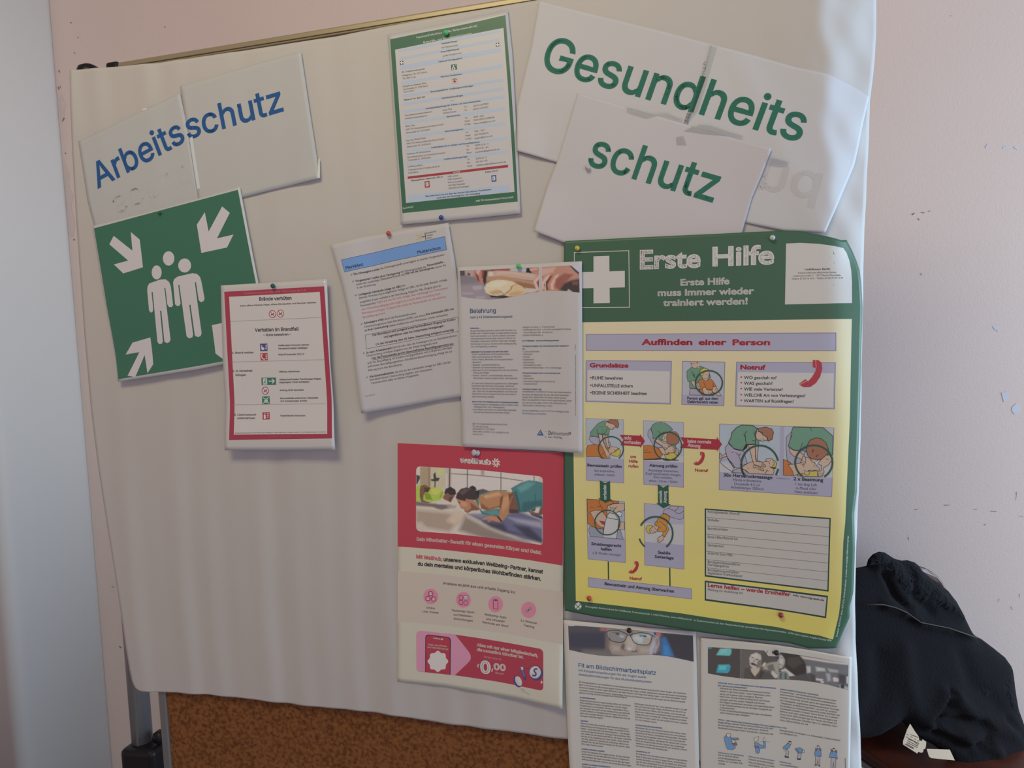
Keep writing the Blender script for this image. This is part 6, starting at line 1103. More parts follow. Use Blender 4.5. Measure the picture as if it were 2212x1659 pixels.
('F','drawing_print#1',249,3.5,[294,-3189,552,-3188,875,-3233,877,-3408,292,-3384]),
('F','drawing_print#1',238,5,[357,-3053,342,-3092,375,-3140,446,-3188,513,-3188,505,-3081,448,-3053]),
('S','drawing_print#1',239,6,.53,1,0,[357,-3053,342,-3092,375,-3140,446,-3188,513,-3188,505,-3081,448,-3053]),
('F','drawing_print#1',238,5,[554,-3033,583,-3018,639,-3110,681,-3158,676,-3201,614,-3187,572,-3139]),
('S','drawing_print#1',239,6,.53,1,0,[554,-3033,583,-3018,639,-3110,681,-3158,676,-3201,614,-3187,572,-3139]),
('F','drawing_print#1',240,7,[362,-3043,362,-2995,421,-2922,490,-2850,567,-2808,634,-2808,665,-2936,655,-3023,592,-3028,554,-3018,487,-3004,491,-3067,448,-3053]),
('S','drawing_print#1',239,8,.53,1,0,[362,-3043,362,-2995,421,-2922,490,-2850,567,-2808,634,-2808,665,-2936,655,-3023,592,-3028,554,-3018,487,-3004,491,-3067,448,-3053]),
('S','drawing_print#1',239,10,.53,0,1,[632,-2922,598,-2994,564,-3018]),
('S','drawing_print#1',239,10,.53,0,1,[476,-2936,478,-2999,559,-3014]),
('S','drawing_print#1',239,10,.43,0,1,[563,-2931,564,-2975,557,-3014]),
('S','drawing_print#1',239,10,.58,0,1,[508,-2895,523,-2890]),
('S','drawing_print#1',239,10,.58,0,1,[542,-2898,556,-2910]),
('F','drawing_print#1',241,9,[605,-2830,634,-2820,653,-2840,724,-2849,766,-2888,747,-2916,713,-2941,661,-2931,637,-2897,604,-2893]),
('S','drawing_print#1',239,10,.53,1,0,[605,-2830,634,-2820,653,-2840,724,-2849,766,-2888,747,-2916,713,-2941,661,-2931,637,-2897,604,-2893]),
('F','drawing_print#1',250,11,[639,-2820,668,-2789,791,-2791,812,-2849,804,-2897,785,-2919,766,-2897,729,-2859,681,-2844]),
('S','drawing_print#1',239,12,.53,1,0,[639,-2820,668,-2789,791,-2791,812,-2849,804,-2897,785,-2919,766,-2897,729,-2859,681,-2844]),
('S','drawing_print#1',239,13,.58,0,1,[718,-2907,737,-2912]),
('S','drawing_print#1',239,13,.43,0,1,[670,-2931,699,-2936]),
('F','drawing_print#1',241,9,[592,-3033,640,-3028,648,-3168,661,-3211,642,-3235,614,-3177,601,-3091]),
('S','drawing_print#1',239,10,.53,1,0,[592,-3033,640,-3028,648,-3168,661,-3211,642,-3235,614,-3177,601,-3091]),
('F','drawing_print#1',245,8,[293,-3267,321,-3194,408,-3179,523,-3188,599,-3197,647,-3250,641,-3298,664,-3327,611,-3395,510,-3387,501,-3372,298,-3374]),
('S','drawing_print#1',239,9,.54,1,0,[293,-3267,321,-3194,408,-3179,523,-3188,599,-3197,647,-3250,641,-3298,664,-3327,611,-3395,510,-3387,501,-3372,298,-3374]),
('F','drawing_print#1',241,10,[642,-3240,695,-3208,742,-3215,813,-3239,741,-3292,669,-3332,646,-3298]),
('S','drawing_print#1',239,11,.53,1,0,[642,-3240,695,-3208,742,-3215,813,-3239,741,-3292,669,-3332,646,-3298]),
('F','drawing_print#1',246,10,[674,-3332,741,-3292,761,-3268,804,-3234,832,-3272,826,-3335,788,-3362,721,-3355]),
('S','drawing_print#1',239,11,.53,1,0,[674,-3332,741,-3292,761,-3268,804,-3234,832,-3272,826,-3335,788,-3362,721,-3355]),
('S','drawing_print#1',239,12,.39,0,1,[671,-3216,668,-3264]),
('S','drawing_print#1',239,12,.39,0,1,[665,-3298,694,-3298]),
('S','drawing_print#1',239,12,.43,0,1,[723,-3259,756,-3278,736,-3297]),
('F','drawing_print#1',241,11,[492,-3014,549,-3023,562,-3120,599,-3226,669,-3332,664,-3395,620,-3395,598,-3327,565,-3246,523,-3168]),
('S','drawing_print#1',239,12,.53,1,0,[492,-3014,549,-3023,562,-3120,599,-3226,669,-3332,664,-3395,620,-3395,598,-3327,565,-3246,523,-3168]),
('S','drawing_print#1',239,13,.39,0,1,[621,-3347,625,-3393]),
('S','drawing_print#1',239,13,.39,0,1,[640,-3346,644,-3392]),
('S','drawing_print#1',239,13,.44,0,1,[540,-3338,579,-3303]),
('S','drawing_print#1',247,16,1.74,0,0,[564,-3400,538,-3378,518,-3351,502,-3320,492,-3288,488,-3254,491,-3220,499,-3186,513,-3155,532,-3126,556,-3101,584,-3080,615,-3065,648,-3055,682,-3052,716,-3054,749,-3062,780,-3076,807,-3095,831,-3119,850,-3146,864,-3177]),
('S','drawing_print#1',247,16,1.73,0,0,[864,-3177,868,-3188,870,-3198,873,-3209,874,-3221,875,-3232,875,-3243,875,-3254,873,-3265,872,-3276,869,-3287,866,-3298,863,-3309,858,-3319,853,-3329,848,-3339,842,-3349,835,-3358,828,-3367,821,-3376,813,-3384,804,-3391]),
('F','drawing_print#2',248,3,[1190,-2808,1792,-2826,1786,-3449,1184,-3427]),
('F','drawing_print#2',249,3.5,[1185,-3338,1467,-3335,1787,-3354,1786,-3449,1184,-3427]),
('F','drawing_print#2',238,5,[1295,-2927,1257,-2970,1252,-3032,1302,-3122,1338,-3198,1412,-3221,1473,-3206,1348,-3122,1327,-3007]),
('S','drawing_print#2',239,6,.52,1,0,[1295,-2927,1257,-2970,1252,-3032,1302,-3122,1338,-3198,1412,-3221,1473,-3206,1348,-3122,1327,-3007]),
('F','drawing_print#2',240,7,[1300,-2922,1324,-2869,1380,-2836,1454,-2826,1518,-2840,1592,-2892,1632,-2944,1582,-2968,1480,-3006,1377,-3074,1326,-3079,1331,-3007]),
('S','drawing_print#2',239,8,.52,1,0,[1300,-2922,1324,-2869,1380,-2836,1454,-2826,1518,-2840,1592,-2892,1632,-2944,1582,-2968,1480,-3006,1377,-3074,1326,-3079,1331,-3007]),
('F','drawing_print#2',240,7,[1414,-3069,1443,-3016,1517,-3006,1470,-3073,1469,-3116,1432,-3092]),
('S','drawing_print#2',239,8,.52,1,0,[1414,-3069,1443,-3016,1517,-3006,1470,-3073,1469,-3116,1432,-3092]),
('F','drawing_print#2',240,5,[1584,-3181,1662,-3166,1680,-3223,1662,-3242,1621,-3195]),
('S','drawing_print#2',239,6,.52,1,0,[1584,-3181,1662,-3166,1680,-3223,1662,-3242,1621,-3195]),
('S','drawing_print#2',239,10,.52,0,1,[1401,-2959,1424,-2974,1443,-3002]),
('F','drawing_print#2',245,6,[1187,-3195,1255,-3184,1338,-3198,1403,-3231,1440,-3278,1472,-3330,1434,-3378,1369,-3393,1184,-3405]),
('S','drawing_print#2',239,7,.53,1,0,[1187,-3195,1255,-3184,1338,-3198,1403,-3231,1440,-3278,1472,-3330,1434,-3378,1369,-3393,1184,-3405]),
('S','drawing_print#2',239,8,.57,0,1,[1185,-3298,1234,-3295,1300,-3289]),
('S','drawing_print#2',239,8,.57,0,1,[1202,-3271,1212,-3261]),
('S','drawing_print#2',239,8,.57,0,1,[1225,-3266,1244,-3254]),
('F','drawing_print#2',239,9,[1184,-3401,1373,-3393,1485,-3382,1577,-3405,1715,-3405,1706,-3417,1623,-3418,1485,-3399,1373,-3408,1184,-3413]),
('F','drawing_print#2',241,9,[1412,-3231,1473,-3216,1514,-3263,1560,-3310,1532,-3324,1476,-3325]),
('S','drawing_print#2',239,10,.52,1,0,[1412,-3231,1473,-3216,1514,-3263,1560,-3310,1532,-3324,1476,-3325]),
('F','drawing_print#2',246,10,[1499,-3330,1559,-3329,1583,-3300,1647,-3299,1688,-3341,1669,-3399,1600,-3404,1531,-3391]),
('S','drawing_print#2',239,11,.52,1,0,[1499,-3330,1559,-3329,1583,-3300,1647,-3299,1688,-3341,1669,-3399,1600,-3404,1531,-3391]),
('F','drawing_print#2',241,11,[1505,-3263,1579,-3200,1621,-3190,1662,-3242,1652,-3280,1606,-3305,1560,-3291,1546,-3320,1514,-3296]),
('S','drawing_print#2',239,12,.52,1,0,[1505,-3263,1579,-3200,1621,-3190,1662,-3242,1652,-3280,1606,-3305,1560,-3291,1546,-3320,1514,-3296]),
('S','drawing_print#2',239,13,.57,0,1,[1620,-3243,1634,-3238]),
('S','drawing_print#2',239,13,.57,0,1,[1634,-3266,1648,-3247]),
('F','drawing_print#2',241,9,[1363,-3093,1414,-3093,1506,-3158,1552,-3158,1579,-3191,1546,-3248,1509,-3258,1482,-3216,1473,-3192,1367,-3126]),
('S','drawing_print#2',239,10,.52,1,0,[1363,-3093,1414,-3093,1506,-3158,1552,-3158,1579,-3191,1546,-3248,1509,-3258,1482,-3216,1473,-3192,1367,-3126]),
('S','drawing_print#2',239,13,.43,0,1,[1501,-3206,1509,-3249]),
('S','drawing_print#2',239,13,.43,0,1,[1524,-3201,1537,-3248]),
('S','drawing_print#2',239,13,.43,0,1,[1547,-3177,1570,-3215]),
('F','drawing_print#2',241,11,[1652,-3299,1675,-3256,1685,-3223,1721,-3256,1711,-3317,1688,-3341]),
('S','drawing_print#2',239,12,.52,1,0,[1652,-3299,1675,-3256,1685,-3223,1721,-3256,1711,-3317,1688,-3341]),
('S','drawing_print#2',239,13,.43,0,1,[1661,-3275,1712,-3265]),
('S','drawing_print#2',239,13,.43,0,1,[1666,-3299,1712,-3289]),
('S','drawing_print#2',239,13,.43,0,1,[1670,-3323,1707,-3313]),
('F','drawing_print#2',241,9,[1465,-3073,1489,-3021,1535,-2992,1559,-2978,1543,-3134,1488,-3120]),
('S','drawing_print#2',239,10,.52,1,0,[1465,-3073,1489,-3021,1535,-2992,1559,-2978,1543,-3134,1488,-3120]),
('S','drawing_print#2',239,11,.43,0,1,[1502,-3044,1511,-3073,1488,-3087]),
('F','drawing_print#2',250,12,[1535,-3044,1549,-2992,1605,-2968,1674,-2972,1714,-3014,1732,-3071,1718,-3133,1672,-3171,1593,-3172,1538,-3134]),
('S','drawing_print#2',239,13,.52,1,0,[1535,-3044,1549,-2992,1605,-2968,1674,-2972,1714,-3014,1732,-3071,1718,-3133,1672,-3171,1593,-3172,1538,-3134]),
('S','drawing_print#2',247,16,1.72,0,0,[1448,-3387,1401,-3348,1366,-3296,1348,-3236,1347,-3172,1363,-3111,1396,-3057,1442,-3014,1497,-2987,1556,-2978,1616,-2986,1670,-3013,1714,-3054,1745,-3108,1760,-3168,1757,-3232,1738,-3292,1703,-3344,1656,-3384,1600,-3408,1539,-3414,1480,-3402]),
('F','drawing_print#3',251,3,[2325,-2855,3182,-2877,3172,-3611,2317,-3583]),
('F','drawing_print#3',249,3.5,[2318,-3429,2617,-3483,3172,-3473,3172,-3611,2317,-3583]),
('F','drawing_print#3',241,4,[2322,-3297,2341,-3303,2346,-3345,2415,-3290,2426,-3337,2346,-3368,2322,-3381]),
('S','drawing_print#3',239,5,.66,1,0,[2322,-3297,2341,-3303,2346,-3345,2415,-3290,2426,-3337,2346,-3368,2322,-3381]),
('F','drawing_print#3',238,5,[2449,-3147,2398,-3213,2409,-3290,2442,-3391,2526,-3520,2498,-3574,2391,-3499,2322,-3429,2357,-3362,2426,-3343,2526,-3514,2617,-3507,2662,-3470,2718,-3446,2668,-3263,2539,-3235]),
('S','drawing_print#3',239,6,.65,1,0,[2449,-3147,2398,-3213,2409,-3290,2442,-3391,2526,-3520,2498,-3574,2391,-3499,2322,-3429,2357,-3362,2426,-3343,2526,-3514,2617,-3507,2662,-3470,2718,-3446,2668,-3263,2539,-3235]),
('S','drawing_print#3',239,8,.65,0,1,[2595,-3323,2645,-3482]),
('S','drawing_print#3',239,8,.65,0,1,[2618,-3293,2601,-3323,2550,-3282]),
('S','drawing_print#3',239,8,.71,0,1,[2494,-3277,2522,-3277]),
('S','drawing_print#3',239,8,.83,0,1,[2442,-3385,2504,-3449,2543,-3520]),
('F','drawing_print#3',240,7,[2449,-3129,2484,-3058,2501,-2975,2574,-2898,2642,-2865,2787,-2867,2865,-2914,2837,-2973,2836,-3149,2719,-3156,2708,-3209,2657,-3245,2573,-3235,2517,-3212]),
('S','drawing_print#3',239,8,.95,1,0,[2449,-3129,2484,-3058,2501,-2975,2574,-2898,2642,-2865,2787,-2867,2865,-2914,2837,-2973,2836,-3149,2719,-3156,2708,-3209,2657,-3245,2573,-3235,2517,-3212]),
('F','drawing_print#3',240,6,[2836,-3078,2886,-3095,2880,-3166,2836,-3166]),
('S','drawing_print#3',239,7,.65,1,0,[2836,-3078,2886,-3095,2880,-3166,2836,-3166]),
('S','drawing_print#3',239,10,.83,0,1,[2692,-3032,2697,-3103,2708,-3156]),
('S','drawing_print#3',239,10,.71,0,1,[2669,-2997,2686,-3038,2692,-2985,2714,-2956]),
('S','drawing_print#3',239,10,.7,0,1,[2814,-2961,2831,-3043]),
('S','drawing_print#3',239,10,.71,0,1,[2792,-3096,2831,-3102]),
('F','drawing_print#3',239,9,[2697,-3150,2725,-3162,2719,-3197,2668,-3251,2651,-3239]),
('F','drawing_print#3',241,8,[2830,-3172,2880,-3172,2863,-3302,2858,-3408,2835,-3408]),
('S','drawing_print#3',239,9,.65,1,0,[2830,-3172,2880,-3172,2863,-3302,2858,-3408,2835,-3408]),
('F','drawing_print#3',241,6,[2617,-3524,2729,-3439,2796,-3415,2874,-3402,2941,-3424,2980,-3406,2991,-3370,3063,-3363,3134,-3433,3084,-3498,3101,-3551,3084,-3607,2745,-3593,2695,-3547]),
('S','drawing_print#3',239,7,.65,1,0,[2617,-3524,2729,-3439,2796,-3415,2874,-3402,2941,-3424,2980,-3406,2991,-3370,3063,-3363,3134,-3433,3084,-3498,3101,-3551,3084,-3607,2745,-3593,2695,-3547]),
('F','drawing_print#3',238,6,[2498,-3574,2572,-3525,2650,-3524,2740,-3592,2498,-3586]),
('S','drawing_print#3',239,7,.66,1,0,[2498,-3574,2572,-3525,2650,-3524,2740,-3592,2498,-3586]),
('F','drawing_print#3',241,9,[2730,-3162,2831,-3155,2836,-3302,2852,-3414,2919,-3418,2985,-3476,2968,-3494,2880,-3478,2813,-3456,2780,-3350,2752,-3220]),
('S','drawing_print#3',239,10,.65,1,0,[2730,-3162,2831,-3155,2836,-3302,2852,-3414,2919,-3418,2985,-3476,2968,-3494,2880,-3478,2813,-3456,2780,-3350,2752,-3220]),
('F','drawing_print#3',241,11,[2807,-3468,2874,-3484,2946,-3518,2952,-3553,2890,-3537,2835,-3491,2818,-3515,2802,-3497]),
('S','drawing_print#3',239,12,.53,1,0,[2807,-3468,2874,-3484,2946,-3518,2952,-3553,2890,-3537,2835,-3491,2818,-3515,2802,-3497]),
('S','drawing_print#3',239,13,.47,0,1,[2919,-3442,2957,-3465]),
('S','drawing_print#3',239,13,.47,0,1,[2913,-3457,2952,-3480]),
('S','drawing_print#3',239,13,.47,0,1,[2868,-3490,2913,-3536]),
('S','drawing_print#3',239,13,.47,0,1,[2896,-3495,2935,-3536]),
('S','drawing_print#3',239,8,.71,0,1,[2968,-3600,3001,-3541]),
('S','drawing_print#3',239,8,.59,0,1,[2979,-3535,3021,-3552]),
('S','drawing_print#3',239,8,.53,0,1,[2718,-3517,2740,-3516]),
('F','drawing_print#3',246,8,[3090,-3380,3123,-3409,3134,-3462,3112,-3497,3068,-3498,3101,-3445]),
('S','drawing_print#3',239,9,.65,1,0,[3090,-3380,3123,-3409,3134,-3462,3112,-3497,3068,-3498,3101,-3445]),
('F','drawing_print#3',239,9,[3024,-3476,3084,-3504,3145,-3497,3106,-3521,3062,-3510]),
('S','drawing_print#3',239,9,.53,0,1,[2980,-3412,3007,-3405,3029,-3423,3035,-3452]),
('S','drawing_print#3',239,9,.53,0,1,[3040,-3387,3057,-3399]),
('F','drawing_print#3',241,9,[2853,-2961,2898,-2966,2931,-2995,2986,-3018,3008,-3088,2964,-3095,2925,-3107,2903,-3089,2864,-3090,2836,-3031]),
('S','drawing_print#3',239,10,.65,1,0,[2853,-2961,2898,-2966,2931,-2995,2986,-3018,3008,-3088,2964,-3095,2925,-3107,2903,-3089,2864,-3090,2836,-3031]),
('S','drawing_print#3',239,13,.7,0,1,[2936,-3066,2958,-3077]),
('S','drawing_print#3',239,13,.53,0,1,[2903,-3084,2919,-3107]),
('F','drawing_print#3',250,11,[2865,-2914,2992,-2893,3069,-2924,3091,-2971,3069,-3076,3013,-3103,3003,-3048,2936,-3007,2931,-2972,2887,-2960]),
('S','drawing_print#3',239,12,.82,1,0,[2865,-2914,2992,-2893,3069,-2924,3091,-2971,3069,-3076,3013,-3103,3003,-3048,2936,-3007,2931,-2972,2887,-2960]),
('S','drawing_print#3',247,16,2.61,0,0,[2687,-3645,2662,-3603,2644,-3557,2634,-3509,2631,-3458,2636,-3408,2649,-3360,2669,-3315,2695,-3274,2728,-3238,2765,-3209,2806,-3188,2850,-3174,2895,-3169,2940,-3172,2983,-3184,3024,-3204,3061,-3231,3094,-3265,3120,-3304,3140,-3348,3153,-3395]),
('S','drawing_print#3',247,16,2.61,0,0,[2666,-3611,2663,-3604,2659,-3597,2656,-3590,2653,-3583,2650,-3576,2648,-3569,2646,-3562,2643,-3554,2641,-3547,2639,-3539,2638,-3532,2636,-3524,2635,-3517,2634,-3509,2633,-3501,2632,-3494,2631,-3486,2631,-3478,2631,-3470,2631,-3462,2631,-3455]),
('S','drawing_print#3',247,16,2.58,0,0,[3156,-3516,3155,-3521,3154,-3525,3153,-3530,3151,-3535,3150,-3539,3149,-3544,3147,-3549,3146,-3553,3144,-3558,3143,-3562,3141,-3567,3140,-3571,3138,-3576,3136,-3580,3134,-3585,3132,-3589,3130,-3593,3128,-3598,3126,-3602,3123,-3606,3121,-3610]),
('F','drawing_print#4',251,3,[3239,-2885,3923,-2901,3908,-3638,3230,-3617]),
('F','drawing_print#4',249,3.5,[3727,-3362,3913,-3360,3908,-3638,3675,-3631]),
('F','drawing_print#4',238,4,[3336,-2969,3273,-3042,3267,-3199,3283,-3390,3351,-3446,3467,-3427,3540,-3252,3467,-3220,3315,-3199,3330,-3086]),
('S','drawing_print#4',239,5,.62,1,0,[3336,-2969,3273,-3042,3267,-3199,3283,-3390,3351,-3446,3467,-3427,3540,-3252,3467,-3220,3315,-3199,3330,-3086]),
('F','drawing_print#4',240,6,[3367,-2893,3778,-2897,3918,-3027,3910,-3304,3835,-3299,3550,-3258,3467,-3220,3446,-3237,3372,-3232,3299,-3177,3325,-3075,3351,-2997,3341,-2969]),
('S','drawing_print#4',239,7,.78,1,0,[3367,-2893,3778,-2897,3918,-3027,3910,-3304,3835,-3299,3550,-3258,3467,-3220,3446,-3237,3372,-3232,3299,-3177,3325,-3075,3351,-2997,3341,-2969]),
('S','drawing_print#4',239,8,.61,0,1,[3498,-3119,3467,-3220]),
('S','drawing_print#4',239,8,.61,0,1,[3605,-2901,3620,-2951]),
('F','drawing_print#4',251,7,[3799,-2897,3923,-2901,3920,-3022]),
('F','drawing_print#4',245,6,[3230,-3374,3277,-3391,3341,-3446,3299,-3452,3362,-3552,3377,-3614,3230,-3613]),
('S','drawing_print#4',239,7,.62,1,0,[3230,-3374,3277,-3391,3341,-3446,3299,-3452,3362,-3552,3377,-3614,3230,-3613]),
('F','drawing_print#4',241,7,[3315,-3204,3372,-3237,3435,-3248,3519,-3314,3487,-3371,3372,-3322,3325,-3272]),
('S','drawing_print#4',239,8,.62,1,0,[3315,-3204,3372,-3237,3435,-3248,3519,-3314,3487,-3371,3372,-3322,3325,-3272]),
('F','drawing_print#4',241,8,[3299,-3452,3377,-3445,3477,-3421,3540,-3336,3602,-3352,3633,-3413,3654,-3413,3696,-3463,3732,-3495,3727,-3529,3659,-3530,3581,-3532,3529,-3583,3435,-3590,3377,-3614,3356,-3547]),
('S','drawing_print#4',239,9,.62,1,0,[3299,-3452,3377,-3445,3477,-3421,3540,-3336,3602,-3352,3633,-3413,3654,-3413,3696,-3463,3732,-3495,3727,-3529,3659,-3530,3581,-3532,3529,-3583,3435,-3590,3377,-3614,3356,-3547]),
('F','drawing_print#4',246,10,[3435,-3593,3529,-3583,3581,-3537,3623,-3553,3665,-3536,3701,-3546,3706,-3624,3487,-3620,3425,-3613]),
('S','drawing_print#4',239,11,.62,1,0,[3435,-3593,3529,-3583,3581,-3537,3623,-3553,3665,-3536,3701,-3546,3706,-3624,3487,-3620,3425,-3613]),
('F','drawing_print#4',241,12,[3519,-3527,3550,-3549,3587,-3543,3592,-3582,3566,-3605,3529,-3589]),
('S','drawing_print#4',239,13,.5,1,0,[3519,-3527,3550,-3549,3587,-3543,3592,-3582,3566,-3605,3529,-3589]),
('F','drawing_print#4',241,10,[3477,-3404,3503,-3326,3540,-3336,3540,-3415,3514,-3454,3477,-3438]),
('S','drawing_print#4',239,11,.62,1,0,[3477,-3404,3503,-3326,3540,-3336,3540,-3415,3514,-3454,3477,-3438]),
('S','drawing_print#4',239,12,.5,0,1,[3487,-3382,3529,-3415]),
('S','drawing_print#4',239,12,.5,0,1,[3482,-3410,3519,-3437]),
('S','drawing_print#4',239,12,.5,0,1,[3498,-3455,3519,-3488]),
('F','drawing_print#4',241,10,[3706,-3429,3742,-3384,3815,-3305,3897,-3304,3898,-3382,3856,-3444,3779,-3495,3794,-3550,3768,-3618,3717,-3624,3701,-3557,3753,-3534,3763,-3462]),
('S','drawing_print#4',239,11,.61,1,0,[3706,-3429,3742,-3384,3815,-3305,3897,-3304,3898,-3382,3856,-3444,3779,-3495,3794,-3550,3768,-3618,3717,-3624,3701,-3557,3753,-3534,3763,-3462]),
('S','drawing_print#4',239,12,.5,0,1,[3706,-3569,3779,-3573]),
('S','drawing_print#4',239,12,.5,0,1,[3706,-3596,3774,-3601]),
('S','drawing_print#4',239,12,.56,0,1,[3815,-3355,3851,-3371]),
('F','drawing_print#4',241,9,[3581,-3347,3623,-3363,3716,-3367,3675,-3407,3639,-3413]),
('S','drawing_print#4',239,10,.62,1,0,[3581,-3347,3623,-3363,3716,-3367,3675,-3407,3639,-3413]),
('F','drawing_print#4',252,11,[3665,-3407,3722,-3390,3696,-3446]),
('S','drawing_print#4',239,11,.5,0,1,[3659,-3446,3649,-3480]),
('S','drawing_print#4',239,11,.5,0,1,[3685,-3463,3680,-3496]),
('F','drawing_print#4',250,12,[3550,-3247,3561,-3163,3602,-3084,3680,-3050,3752,-3061,3820,-3122,3851,-3205,3846,-3277,3804,-3322,3753,-3367,3701,-3368,3623,-3363,3571,-3319]),
('S','drawing_print#4',239,13,.78,1,0,[3550,-3247,3561,-3163,3602,-3084,3680,-3050,3752,-3061,3820,-3122,3851,-3205,3846,-3277,3804,-3322,3753,-3367,3701,-3368,3623,-3363,3571,-3319]),
('S','drawing_print#4',239,14,1.12,0,1,[3644,-3218,3636,-3268]),
('S','drawing_print#4',239,14,.89,0,1,[3711,-3295,3680,-3334]),
('S','drawing_print#4',247,16,2.58,0,0,[3493,-3617,3459,-3587,3432,-3551,3412,-3511,3398,-3468,3393,-3424,3396,-3379,3407,-3335,3425,-3294,3451,-3256,3482,-3223,3519,-3197,3560,-3177,3603,-3164,3648,-3159,3694,-3162,3737,-3173,3778,-3191,3815,-3216,3847,-3247,3873,-3283,3892,-3323]),
('S','drawing_print#4',247,16,2.55,0,0,[3892,-3323,3897,-3338,3902,-3354,3905,-3370,3907,-3385,3908,-3401,3908,-3417,3907,-3433,3905,-3449,3902,-3465,3898,-3480,3893,-3496,3887,-3510,3880,-3525,3872,-3539,3864,-3553,3854,-3566,3844,-3578,3833,-3590,3821,-3601,3808,-3612,3795,-3621]),
('S','drawing_print#4',247,16,2.58,0,0,[3493,-3617,3493,-3617,3493,-3617,3493,-3617,3493,-3617,3493,-3617,3493,-3617,3493,-3617,3493,-3617,3493,-3617,3493,-3617,3493,-3617,3493,-3617,3493,-3617,3493,-3617,3493,-3617,3493,-3617,3493,-3617,3493,-3617,3493,-3617,3493,-3617,3493,-3617]),
('F','drawing_print#5',253,3,[295,-4045,880,-4075,877,-4675,305,-4645]),
('F','drawing_print#5',254,3.5,[303,-4454,879,-4510,877,-4675,305,-4645]),
('F','drawing_print#5',255,4,[332,-4478,549,-4520,537,-4652,334,-4642,314,-4547]),
('S','drawing_print#5',239,5,.54,1,0,[332,-4478,549,-4520,537,-4652,334,-4642,314,-4547]),
('F','drawing_print#5',255,4,[760,-4518,812,-4526,858,-4673,748,-4665]),
('S','drawing_print#5',239,5,.54,1,0,[760,-4518,812,-4526,858,-4673,748,-4665]),
('F','drawing_print#5',245,5,[297,-4047,792,-4068,792,-4102,703,-4111,621,-4142,606,-4216,600,-4318,553,-4515,442,-4518,303,-4444,298,-4282,350,-4271,299,-4263]),
('S','drawing_print#5',239,6,.54,1,0,[297,-4047,792,-4068,792,-4102,703,-4111,621,-4142,606,-4216,600,-4318,553,-4515,442,-4518,303,-4444,298,-4282,350,-4271,299,-4263]),
('F','drawing_print#5',241,6,[345,-4252,423,-4220,519,-4223,576,-4294,599,-4333,573,-4490,506,-4487,458,-4449,420,-4392,364,-4300]),
('S','drawing_print#5',239,7,.54,1,0,[345,-4252,423,-4220,519,-4223,576,-4294,599,-4333,573,-4490,506,-4487,458,-4449,420,-4392,364,-4300]),
('F','drawing_print#5',245,7,[493,-4057,666,-4068,709,-4077,703,-4111,621,-4142,606,-4216,600,-4318,557,-4275,530,-4169,511,-4150,485,-4092]),
('S','drawing_print#5',239,8,.54,1,0,[493,-4057,666,-4068,709,-4077,703,-4111,621,-4142,606,-4216,600,-4318,557,-4275,530,-4169,511,-4150,485,-4092]),
('F','drawing_print#5',241,5,[790,-4396,876,-4393,879,-4519,784,-4517]),
('S','drawing_print#5',239,6,.54,1,0,[790,-4396,876,-4393,879,-4519,784,-4517]),
('F','drawing_print#5',256,8,[599,-4333,781,-4367,785,-4415,748,-4665,537,-4652,564,-4470]),
('S','drawing_print#5',239,9,.54,1,0,[599,-4333,781,-4367,785,-4415,748,-4665,537,-4652,564,-4470]),
('F','drawing_print#5',257,8,[639,-4259,730,-4271,781,-4362,599,-4330]),
('S','drawing_print#5',239,9,.54,1,0,[639,-4259,730,-4271,781,-4362,599,-4330]),
('F','drawing_print#5',241,9,[621,-4147,703,-4116,880,-4102,878,-4213,788,-4230,744,-4270,701,-4272,663,-4253,634,-4259,614,-4293,606,-4225]),
('S','drawing_print#5',239,10,.54,1,0,[621,-4147,703,-4116,880,-4102,878,-4213,788,-4230,744,-4270,701,-4272,663,-4253,634,-4259,614,-4293,606,-4225]),
('F','drawing_print#5',258,10,[664,-4195,716,-4208,687,-4262,649,-4249]),
('S','drawing_print#5',239,11,.54,1,0,[664,-4195,716,-4208,687,-4262,649,-4249]),
('F','drawing_print#5',258,10,[749,-4261,783,-4235,844,-4248,829,-4312,791,-4303]),
('S','drawing_print#5',239,11,.54,1,0,[749,-4261,783,-4235,844,-4248,829,-4312,791,-4303]),
('S','drawing_print#5',239,11,.54,0,1,[655,-4156,669,-4180,745,-4178]),
('S','drawing_print#5',239,11,.53,0,1,[765,-4153,701,-4242]),
('F','drawing_print#5',259,9,[478,-4385,574,-4397,564,-4456,526,-4437]),
('S','drawing_print#5',239,8,.54,0,1,[458,-4158,511,-4157]),
('S','drawing_print#5',239,6,.54,0,1,[341,-4183,399,-4174]),
('S','drawing_print#5',247,16,1.65,0,0,[807,-4405,797,-4463,771,-4517,731,-4561,680,-4592,622,-4607,564,-4605,509,-4585,463,-4550,431,-4502,414,-4446,415,-4387,434,-4330,468,-4280,514,-4242,569,-4219,628,-4213,685,-4225,735,-4253,774,-4295,799,-4347,807,-4405]),
('F','drawing_print#6',260,3,[1183,-4100,1784,-4129,1776,-4732,1187,-4699]),
('F','drawing_print#6',249,3.5,[1188,-4408,1779,-4409,1776,-4732,1187,-4699]),
('F','drawing_print#6',238,4,[1466,-4246,1490,-4183,1551,-4162,1593,-4123,1784,-4129,1780,-4308,1720,-4334,1582,-4295,1517,-4249]),
('S','drawing_print#6',239,5,.53,1,0,[1466,-4246,1490,-4183,1551,-4162,1593,-4123,1784,-4129,1780,-4308,1720,-4334,1582,-4295,1517,-4249]),
('S','drawing_print#6',239,6,.53,0,1,[1546,-4162,1638,-4198,1702,-4244,1781,-4198]),
('S','drawing_print#6',239,6,.53,0,1,[1703,-4127,1689,-4168,1647,-4198]),
